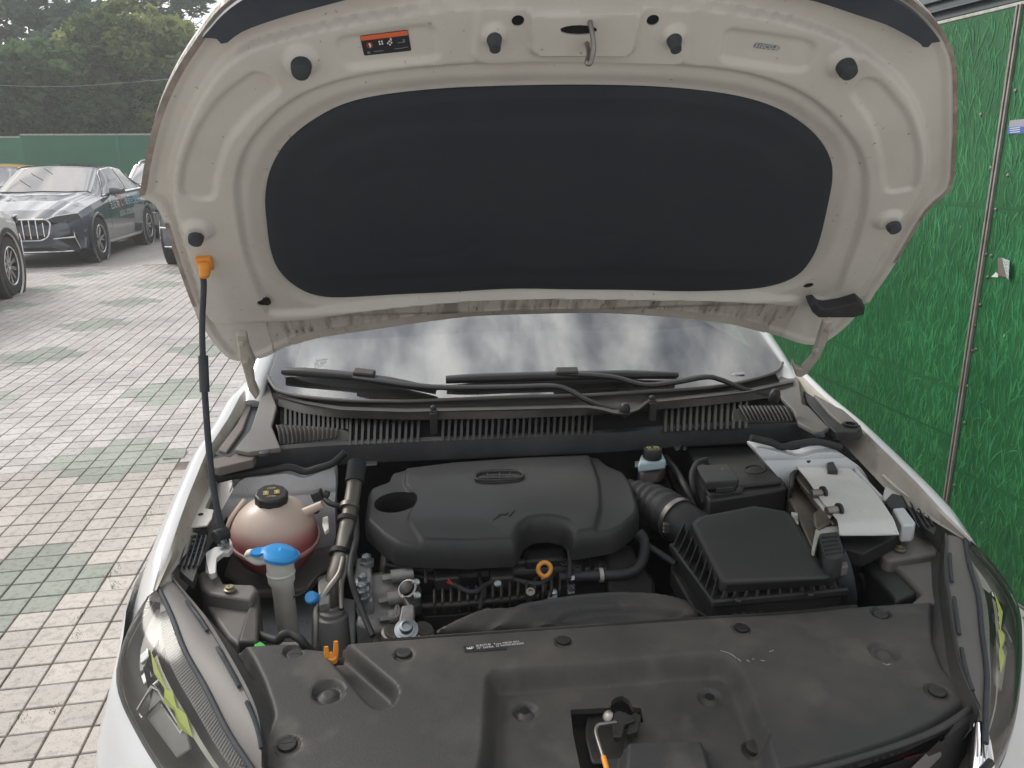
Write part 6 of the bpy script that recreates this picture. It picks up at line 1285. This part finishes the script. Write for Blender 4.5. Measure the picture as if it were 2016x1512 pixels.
slab('reservoir_upper', [(1262, 893), (1304, 889), (1312, 905), (1256, 912)], .878, .026, 'fluid_blue', res, bevel=.006)
slab('reservoir_seam', [(1250, 908), (1312, 903), (1316, 909), (1314, 912), (1250, 917)], .852, .005, 'neck_white', res, bevel=.001)
slab('reservoir_lower', [(1256, 914), (1310, 908), (1308, 922), (1296, 930), (1262, 932), (1256, 924)], .843, .03, 'liner_grey', res, bevel=.006)
# ---- control unit with its white cover
ecu = empty('control_unit', (0, 0, 0)); ecu.parent = car; ecu.location = -Vector(car['_base'])
zc = .880
wp = [(1567, 918), (1595, 908), (1624, 903), (1629, 924), (1650, 925), (1648, 918), (1674, 921), (1684, 928), (1710, 955), (1740, 995), (1772, 1041), (1720, 1044), (1654, 1045), (1648, 1020), (1620, 985), (1590, 945), (1574, 926)]
O2 = np.array((0, 1.45, zc)); w2 = lambda u, v: (lambda p: np.array((p[0], p[1]-1.45)))(PP(u, v, O2, (0, 0, 1.))); wol = [w2(*p) for p in wp]; ymin = min(q[1] for q in wol)
hfield('white_shield', (O2, (1, 0, 0), (0, 1, 0), (0, 0, 1)), wol, lambda x, y: -.010*sstep(ymin+.045, ymin, y)+.003*np.sin(x*21)*np.cos(y*17)+.006*sstep(.18, .27, y), .007, 'foil_white', ecu, skirt=.0025)
slab('ecu_case', [(1562, 928), (1572, 926), (1650, 1022), (1652, 1040), (1602, 1085), (1598, 1080), (1551, 975), (1550, 964), (1558, 956)], .845, .09, 'ecu_brown', ecu, bevel=.006)
slab('ecu_frame', [(1558, 928), (1575, 925), (1655, 1026), (1640, 1032)], .868, .012, 'ecu_brown', ecu, bevel=.002)
slab('ecu_end', [(1556, 930), (1562, 924), (1576, 924), (1566, 932), (1562, 955), (1555, 957)], .874, .05, 'plastic_black', ecu, bevel=.004)
mb = MB(); q = [PZ(u, v, .847) for u, v in ((1558, 1008), (1570, 1010), (1572, 1032), (1560, 1028))]; mb.prism(q, (0, 0, -.001)); textmesh(mb, '|||| ||\nM7.9', PZ(1565, 1020, .848), (.4, 1, 0), (-1, .4, 0), .012, 1); mb.build('ecu_label', ['foil_white', 'label_black'], ecu, smooth=0)
for (u, v) in ((1607, 972), (1637, 1006)):
    mb = MB(); p = PZ(u-10, v, .882); mb.lathe([(.0085, 0), (.0085, .024), (.006, .026)], p, (1, .1, .0), 16, 0); mb.lathe([(.014, .026), (.014, .031), (.010, .034), (.002, .034)], p, (1, .1, 0), 14, 1); mb.build('mount_post', ['steel', 'plastic_black'], ecu, smooth=35)
slab('post_link', [(1603, 980), (1612, 978), (1640, 1012), (1634, 1018)], .872, .006, 'foil_white', ecu, bevel=.002)
slab('post_foot', [(1600, 1010), (1612, 1000), (1645, 1008), (1648, 1022), (1612, 1040), (1602, 1030)], .868, .03, 'ecu_brown', ecu, bevel=.005)
slab('plug_frame', [(1606, 1040), (1650, 1034), (1654, 1046), (1652, 1052), (1612, 1058), (1604, 1084), (1598, 1080)], .862, .014, 'conn_grey', ecu, bevel=.002)
slab('plug', [(1612, 1048), (1650, 1044), (1660, 1070), (1661, 1092), (1640, 1098), (1624, 1092)], .872, .05, 'rubber', ecu, bevel=.006)
for k in range(5): slab('plug_rib', [(1616+k*2, 1054+k*8), (1651+k*1.5, 1050+k*8), (1652+k*1.5, 1053+k*8), (1617+k*2, 1057+k*8)], .875, .006, 'rubber', ecu, bevel=.001)
tubepx('plug_cable', [(1642, 1090), (1650, 1110), (1658, 1140), (1664, 1180)], [.85, .83, .80, .74], .022, 'rubber_grey', ecu, seg=14)
slab('cable_clip', [(1634, 1108), (1668, 1104), (1670, 1114), (1638, 1120)], .845, .02, 'plastic_grey', ecu, bevel=.003)
slab('ecu_support', [(1655, 1046), (1772, 1042), (1776, 1050), (1700, 1090), (1660, 1080)], .845, .03, 'bay_dark', ecu, bevel=.003)
slab('shield_notch', [(1629, 910), (1641, 908), (1648, 922), (1650, 926), (1630, 926)], .888, .02, 'plastic_black', ecu, bevel=.002)
slab('tower_plug', [(1581, 896), (1602, 895), (1610, 903), (1592, 908), (1584, 906)], .892, .014, 'plastic_black', car, bevel=.003, fil=3)
# ---- right inner wing: painted edge, bracket, black socket, white box, mesh-like lamp bracket
tubepx('wing_edge', [(1674, 912), (1690, 932), (1710, 955), (1735, 982)], .868, .006, 'tower_white')
slab('wing_wall', [(1676, 906), (1700, 900), (1735, 940), (1770, 965), (1760, 985), (1735, 985), (1700, 945)], tilt(1.5, .80, .0), .02, 'liner_grey', car, bevel=.004)
slab('white_bracket', [(1738, 975), (1745, 952), (1760, 955), (1778, 985), (1785, 1000), (1770, 1002), (1740, 985)], .853, .02, 'foil_white', car, bevel=.004, fil=4)
slab('lamp_socket', [(1742, 985), (1756, 970), (1775, 975), (1786, 998), (1780, 1000), (1752, 1000)], .868, .04, 'rubber', car, bevel=.005, fil=4)
wb = slab('white_box', [(1757, 1000), (1780, 998), (1803, 1028), (1800, 1033), (1776, 1034)], .872, .038, 'tower_white', car, bevel=.004)
def honey(s, px, z, holes_, rows):
    o = slab('lamp_bracket', px, z, .016, 'plastic_black', car, bevel=.002, fil=3)
    for (a, b) in rows:
        mb = MB(); pa, pb = (PP(*q, *plane_of(z)) for q in (a, b)); mb.loft([[pa, pb], [pa+np.array((0, 0, .007)), pb+np.array((0, 0, .007))], [pa+np.array((.0022, 0, .007)), pb+np.array((.0022, 0, .007))], [pa+np.array((.0022, 0, 0)), pb+np.array((.0022, 0, 0))]], 0, closed=False); mb.build('bracket_rib', 'rubber_grey', o, smooth=0)
    return o
lrows = [((377-5*k*.2, 1052+9*k), (404-4.2*k*.55, 1048+9*k)) for k in range(6)]+[((370+9*k, 1060), (352+9*k, 1120)) for k in range(5)]
honey(-1, [(378, 1040), (396, 1028), (408, 1034), (404, 1060), (392, 1085), (384, 1100), (388, 1120), (380, 1146), (352, 1122), (354, 1092), (364, 1060)], .848, (), lrows)
rrows = [((1772+8*k, 968+10*k), (1794+9*k, 958+10.5*k)) for k in range(6)]+[((1768+8*k, 970-3*k), (1808+9*k, 1044-2*k)) for k in range(4)]
honey(1, [(1766, 962), (1786, 955), (1800, 960), (1812, 972), (1838, 998), (1846, 1030), (1840, 1052), (1820, 1040), (1796, 1012), (1774, 982)], .848, (), rrows)
for (u, v) in ((391, 1038), (1779, 960)):
    mb = MB(); mb.lathe([(.012, 0), (.012, .006), (.008, .006), (.008, .003), (.004, .003), (.004, .009), (.001, .009)], PZ(u, v, .852), (0, 0, 1), 18); mb.build('bracket_boss', 'rubber_grey', car, smooth=30)
# plastic ducts beside the headlights
def duct(px_list, side_):
    for nm, px_, z, th, m_ in px_list: slab(nm, px_, z, th, m_, car, bevel=.006, bseg=3)
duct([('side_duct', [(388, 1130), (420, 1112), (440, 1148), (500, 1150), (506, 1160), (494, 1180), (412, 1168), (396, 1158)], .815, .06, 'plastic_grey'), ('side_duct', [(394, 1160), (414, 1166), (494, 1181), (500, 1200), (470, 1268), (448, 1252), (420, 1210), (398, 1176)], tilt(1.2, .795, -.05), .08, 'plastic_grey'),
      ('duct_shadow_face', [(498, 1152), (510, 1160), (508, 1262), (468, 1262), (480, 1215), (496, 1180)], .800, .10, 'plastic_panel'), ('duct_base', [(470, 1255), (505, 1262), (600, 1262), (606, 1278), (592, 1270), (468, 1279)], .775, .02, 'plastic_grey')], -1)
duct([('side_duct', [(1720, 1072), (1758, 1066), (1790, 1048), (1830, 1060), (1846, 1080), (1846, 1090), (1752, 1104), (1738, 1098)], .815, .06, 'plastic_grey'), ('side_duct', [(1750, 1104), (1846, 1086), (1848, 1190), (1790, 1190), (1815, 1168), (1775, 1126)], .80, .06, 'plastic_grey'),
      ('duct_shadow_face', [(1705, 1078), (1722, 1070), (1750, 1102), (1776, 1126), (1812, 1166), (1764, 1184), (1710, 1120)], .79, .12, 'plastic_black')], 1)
for (u, v) in ((453, 1162), (1772, 1083)):
    mb = MB(); mb.lathe([(.011, 0), (.011, .003), (.0075, .004), (.0075, .008), (.003, .0085), (.001, .007)], PZ(u, v, .818), (0, 0, 1), 16); mb.build('duct_bolt', 'bolt_olive', car, smooth=30)
slab('small_tab', [(1690, 1128), (1698, 1124), (1710, 1150), (1704, 1160)], .74, .01, 'plastic_grey', car)
# ---- left side: coolant tank, washer filler, air conditioning line
tank = empty('coolant_tank', (0, 0, 0)); tank.parent = car; tank.location = -Vector(car['_base'])
tc_ = PY(541, 1052, 1.60); TR = .0905; TAX = np.array((.10, -.16, 1.)); TAX /= np.linalg.norm(TAX)
prof = [(TR*math.cos(a)*1.0, TR*.93*math.sin(a)) for a in np.linspace(-1.45, 1.35, 30)]
up = [p for p in prof if p[1] >= -.002]; lo_ = [p for p in prof if p[1] <= .004]
tankm = M('tank_plastic', (.62, .50, .42), .34, spec=.4, sss=.12); nt = tankm.node_tree      # milky shell, tinted up to the coolant level
ge = nt.nodes.new('ShaderNodeNewGeometry'); sx_ = nt.nodes.new('ShaderNodeSeparateXYZ'); nt.links.new(ge.outputs['Position'], sx_.inputs[0]); rp2 = nt.nodes.new('ShaderNodeValToRGB')
mr2 = nt.nodes.new('ShaderNodeMapRange'); mr2.inputs['From Min'].default_value = tc_[2]-.05; mr2.inputs['From Max'].default_value = tc_[2]+.09; nt.links.new(sx_.outputs['Z'], mr2.inputs[0]); nt.links.new(mr2.outputs[0], rp2.inputs[0])
rp2.color_ramp.elements[0].position = .33; rp2.color_ramp.elements[0].color = (.40, .10, .11, 1); rp2.color_ramp.elements[1].position = .95; rp2.color_ramp.elements[1].color = (.60, .51, .44, 1)
el_ = rp2.color_ramp.elements.new(.45); el_.color = (.46, .20, .19, 1); el_ = rp2.color_ramp.elements.new(.62); el_.color = (.56, .43, .37, 1)
nt.links.new(rp2.outputs[0], nt.nodes['Principled BSDF'].inputs['Base Color'])
mb = MB(); mb.lathe([p for p in prof if p[1] >= -.001], tc_, TAX, 44, cap=False); mb.tube([tc_+TAX*.05+np.array((.06, 0, 0)), tc_+TAX*.066+np.array((.100, 0, .004))], [.011, .008], 12); mb.build('tank_top', tankm, tank, smooth=60)
mb = MB(); mb.lathe([p for p in prof if p[1] <= .004], tc_, TAX, 44, cap=False); mb.build('tank_bottom', tankm, tank, smooth=60)
mb = MB(); mb.lathe([(TR*.98, -.0045), (TR*1.045, -.004), (TR*1.055, 0), (TR*1.045, .004), (TR*.98, .0045)], tc_-TAX*.004, TAX, 44, cap=False); mb.build('weld_seam', 'tank_seam', tank, smooth=60)
mb = MB(); mb.tube([tc_+np.array((-.06, .02, .075)), tc_+np.array((-.088, .0, .04)), tc_+np.array((-.102, -.01, 0))], [.006, .007, .006], 8, smooth=4, flat=.5); mb.build('tank_rib', 'tank_shell', tank, smooth=60)
kc = PY(535, 985, 1.595); KX = np.array((.08, -.20, 1.)); KX /= np.linalg.norm(KX); mb = MB(); mb.lathe([(.032, -.010), (.0345, -.006), (.0345, .016), (.032, .0195), (.0005, .0195)], kc, KX, 10); cap_ = mb.build('tank_cap', 'plastic_black', tank, bevel=.002, smooth=20)
mb = MB(); tp_ = kc+KX*.0202; ex = np.array((1., .15, .0)); ey = np.cross(KX, ex/np.linalg.norm(ex)); textmesh(mb, 'CDP', tp_+ey*.015, ex, ey, .009, 0); textmesh(mb, '1.4 bar', tp_-ey*.014, ex, ey, .007, 0)
for dx in (-.011, .011):
    for k in range(3): mb.prism([tp_+ex*(dx+a)+ey*(b+.005*(k-1)) for a, b in ((-.006, -.0012), (.006, -.0012), (.005, .0012), (-.005, .0012))], KX*.0004)
    mb.prism([tp_+ex*(dx+a)+ey*b for a, b in ((-.0012, -.006), (.0012, -.006), (.0012, .007), (-.0012, .007))], KX*.0006)
mb.build('cap_print', 'cap_print', tank, smooth=0)
q = PY(625, 975, 1.57); mb = MB(); mb.box(q, (.022, .024, .022), R=np.array(((.9, .1, -.3), (-.1, 1, 0), (.3, 0, .9)))); mb.tube([q+np.array((.012, 0, .004)), q+np.array((.024, -.004, 0))], .0085, 10); mb.build('hose_connector', 'plastic_black', tank, bevel=.003)
tubepx('overflow_hose', [(636, 977), (648, 990), (668, 996), (688, 996), (699, 1010), (702, 1040), (700, 1070), (692, 1100), (690, 1130), (700, 1170), (712, 1200), (722, 1225), (734, 1252)], [.86, .855, .852, .85, .845, .835, .825, .81, .80, .77, .75, .735, .72], .0062, 'rubber', car)
slab('tank_bracket', [(635, 1018), (646, 1015), (648, 1040), (640, 1046), (634, 1030)], 0.845, .01, 'neck_white', car, bevel=.002)
mb = MB(); mb.lathe([(.008, 0), (.008, .008), (.004, .01)], PZ(622, 1006, .86), (0, -.5, .8), 12); mb.build('rubber_plug', 'rubber', car)
wsh = empty('washer_filler', (0, 0, 0)); wsh.parent = car; wsh.location = -Vector(car['_base'])
nk = [PY(550, 1095, 1.44), PY(553, 1125, 1.44), PY(556, 1150, 1.44), PY(560, 1180, 1.445), PY(570, 1260, 1.46)]
mb = MB(); mb.tube([nk[0], nk[1], PY(554.5, 1142, 1.44), PY(556, 1150, 1.44), nk[3], nk[4]], [.0262, .0262, .0258, .0212, .0206, .0208], 24); mb.lathe([(.0262, 0), (.0275, .002), (.0275, .005), (.0262, .007)], nk[1]-np.array((0, 0, .006)), (0, 0, 1), 24, cap=False); mb.build('filler_neck', 'neck_white', wsh, smooth=50)
cc_ = PY(550, 1092, 1.44); CXn = np.array((.22, -.12, 1.)); CXn /= np.linalg.norm(CXn); e1 = np.cross(CXn, (0, 1., 0)); e1 /= np.linalg.norm(e1); e1 = -e1 if e1[0] < 0 else e1; e2 = np.cross(CXn, e1)
capol = spline([(q[0]*1.0, q[1]*1.0) for q in [(-.052, -.012), (-.040, -.016), (-.030, -.010), (-.022, -.026), (0, -.031), (.020, -.026), (.034, -.010), (.037, .010), (.022, .024), (.004, .029), (-.014, .025), (-.024, .014), (-.036, .012), (-.050, .002)]], 4)
hfield('filler_cap', (cc_, e1, e2, CXn), capol, lambda x, y: 0.004+.009*np.clip(1-(x/.034)**2-(y/.030)**2, 0, 1)**.5+.003*np.exp(-((y)/.006)**2)*(x > 0), .0030, 'blue_cap', wsh, skirt=.007)
mb = MB(); mb.tube([cc_-e1*.05-CXn*.002, cc_-e1*.058+e2*.006-CXn*.012, cc_-e1*.040-CXn*.02, cc_-e1*.022-CXn*.016], [.008, .011, .010, .008], 10, smooth=3, flat=.7); mb.build('cap_hinge', 'neck_white', wsh, smooth=60)
ac = empty('refrigerant_line', (0, 0, 0)); ac.parent = car; ac.location = -Vector(car['_base'])
pp = [PY(703, 912, 1.70), PY(698, 950, 1.66), PY(690, 1000, 1.60), PY(678, 1060, 1.54), PY(666, 1110, 1.50), PY(656, 1145, 1.475), PY(654, 1180, 1.46), PY(653, 1200, 1.455)]
mb = MB(); mb.tube(pp[1:], [.0165]*7, 18, smooth=6); mb.build('wide_pipe', 'alu_pipe', ac, smooth=60)
mb = MB(); mb.tube([pp[0], PY(700, 935, 1.675), pp[1]], .021, 16, smooth=4); mb.build('rubber_joint', 'rubber', ac, smooth=60)
for (u, v, y) in ((688, 998, 1.60), (683, 1024, 1.575), (668, 1088, 1.515)):
    mb = MB(); d = pp[3]-pp[2]; mb.lathe([(.0165, -.006), (.021, -.005), (.021, .005), (.0165, .006)], PY(u, v, y), d, 20, cap=False); mb.build('pipe_clip', 'rubber' if v > 1000 else 'steel', ac, smooth=40)
ca = PY(653, 1196, 1.455); mb = MB(); mb.lathe([(.017, .006), (.0205, .004), (.021, -.002), (.026, -.006), (.026, -.012), (.024, -.014), (.0305, -.018), (.0315, -.03), (.0315, -.16)], ca, (-.02, .03, 1), 28); mb.build('dryer', 'dryer_alu', ac, smooth=40)
tubepx('thin_pipe', [(676, 1100), (668, 1130), (650, 1155), (634, 1178), (624, 1195), (621, 1225), (620, 1275)], [.80, .79, .775, .76, .75, .73, .69], .0068, 'alu_pipe', ac)
tubepx('thin_pipe', [(684, 1095), (680, 1120), (672, 1150), (672, 1200)], [.80, .79, .77, .74], .0055, 'alu_pipe', ac)
mb = MB(); p = PZ(616, 1178, .765); mb.lathe([(.0125, -.012), (.0125, .010), (.010, .013), (.001, .013)], p, (-.25, -.65, .6), 20); mb.build('service_cap', 'blue_cap', ac, smooth=35)
mb = MB(); mb.tube([p+np.array((.003, .01, -.01)), PZ(634, 1190, .755)], .0065, 10); mb.build('service_port', 'alu_pipe', ac)
tubepx('sensor_cable', [(578, 1175), (600, 1165), (620, 1140), (640, 1125), (660, 1122)], .77, .0028, 'rubber', car)
slab('ac_bracket', [(625, 1135), (648, 1128), (652, 1160), (648, 1185), (628, 1190)], .765, .02, 'cast_alu', car, bevel=.003)
# painted apron and liner under the tank, prop-rod foot, white lamp carrier
slab('apron', [(440, 1080), (560, 1085), (640, 1075), (700, 1060), (705, 1100), (640, 1120), (600, 1160), (500, 1165), (440, 1130), (428, 1100)], tilt(1.55, .700, .10), .02, 'liner_grey', car, bevel=.006)
slab('apron_panel', [(505, 1170), (620, 1165), (700, 1180), (700, 1270), (500, 1270)], tilt(1.35, .56, .20), .02, 'tower_white', car, bevel=.004)
for (u, v) in ((478, 1106), (600, 1098), (517, 1190)):
    mb = MB(); mb.lathe([(.0065, 0), (.0065, .0015)], PZ(u, v,   .722 if v < 1150 else .585), (0, -.2, 1), 14); mb.build('hole', 'hole', car, smooth=0)
slab('lamp_carrier', [(405, 1088), (425, 1076), (444, 1078), (452, 1060), (457, 1068), (458, 1078), (450, 1088), (440, 1087), (426, 1098), (424, 1128), (412, 1130), (406, 1104)], .838, .010, 'foil_white', car, bevel=.003, fil=3)
slab('carrier_face', [(405, 1102), (424, 1098), (426, 1126), (416, 1132), (404, 1124)], .826, .02, 'tower_white', car, bevel=.003)
mb = MB(); a_, b_ = PZ(422, 1058, .862), PZ(448, 1048, .862); mb.tube([a_, b_], .014, 14); mb.build('rod_pivot', 'rubber', car, bevel=.003)
mb = MB(); mb.lathe([(.012, 0), (.012, .004), (.007, .005), (.007, .012), (.002, .012)], PZ(440, 1072, .845), (0, 0, 1), 12); mb.build('pivot_bolt', 'zinc', car, smooth=30)
# hoses and clip in front of the washer filler
tubepx('bay_hose', [(505, 1248), (530, 1256), (548, 1260), (556, 1250), (572, 1248), (590, 1258), (600, 1270), (612, 1282)], [.785, .785, .79, .80, .80, .795, .785, .77], .0075, 'rubber', car)
slab('green_clip', [(500, 1268), (512, 1262), (524, 1270), (522, 1278), (502, 1278)], .795, .010, 'green_clip', car, bevel=.003, fil=3)
slab('firewall_tab', [(712, 900), (744, 898), (742, 914), (710, 916)], .885, .004, 'plastic_grey', car, bevel=.002)
slab('firewall_tab', [(1196, 868), (1230, 864), (1228, 880), (1200, 884)], .885, .004, 'plastic_grey', car, bevel=.002)
slab('brake_booster', [(1150, 900), (1260, 930), (1320, 930), (1330, 980), (1250, 975)], .80, .12, 'bay_dark', car, bevel=.02)

# looms and cables round the battery
tubepx('battery_cable', [(1391, 905), (1372, 912), (1362, 935), (1366, 965), (1378, 1000)], [.885, .89, .885, .86, .80], .0065, 'rubber', bat)
tubepx('battery_cable', [(1402, 962), (1392, 985), (1400, 1010), (1430, 1020)], [.84, .80, .78, .77], .006, 'rubber', bat)
tubepx('wire_loom', [(1310, 900), (1330, 925), (1350, 960), (1372, 1000)], [.86, .85, .835, .80], .008, 'plastic_black', bat)
tubepx('wire_loom', [(1240, 1040), (1270, 1070), (1300, 1090), (1330, 1110)], [.80, .79, .78, .77], .007, 'rubber', eng)
tubepx('wire_loom', [(1485, 868), (1520, 862), (1560, 862), (1600, 858)], .89, .006, 'rubber', car)
# ---------------------------------------------------------------- added veil imitating lens glare: far trees and cars fade a little
hm = bpy.data.materials.new('glare_haze'); hm.use_nodes = True; nt = hm.node_tree; nt.nodes.clear(); o_ = nt.nodes.new('ShaderNodeOutputMaterial'); pv = nt.nodes.new('ShaderNodeVolumePrincipled')
pv.inputs['Color'].default_value = (.93, .95, .97, 1); pv.inputs['Density'].default_value = .0036; pv.inputs['Anisotropy'].default_value = .2; nt.links.new(pv.outputs[0], o_.inputs['Volume'])
mb = MB(); mb.box((0, 30, 6.5), (124, 104, 15)); hz = mb.build('glare_haze', hm, smooth=0); tag(hz, kind='stuff')
scn.cycles.volume_bounces = 1
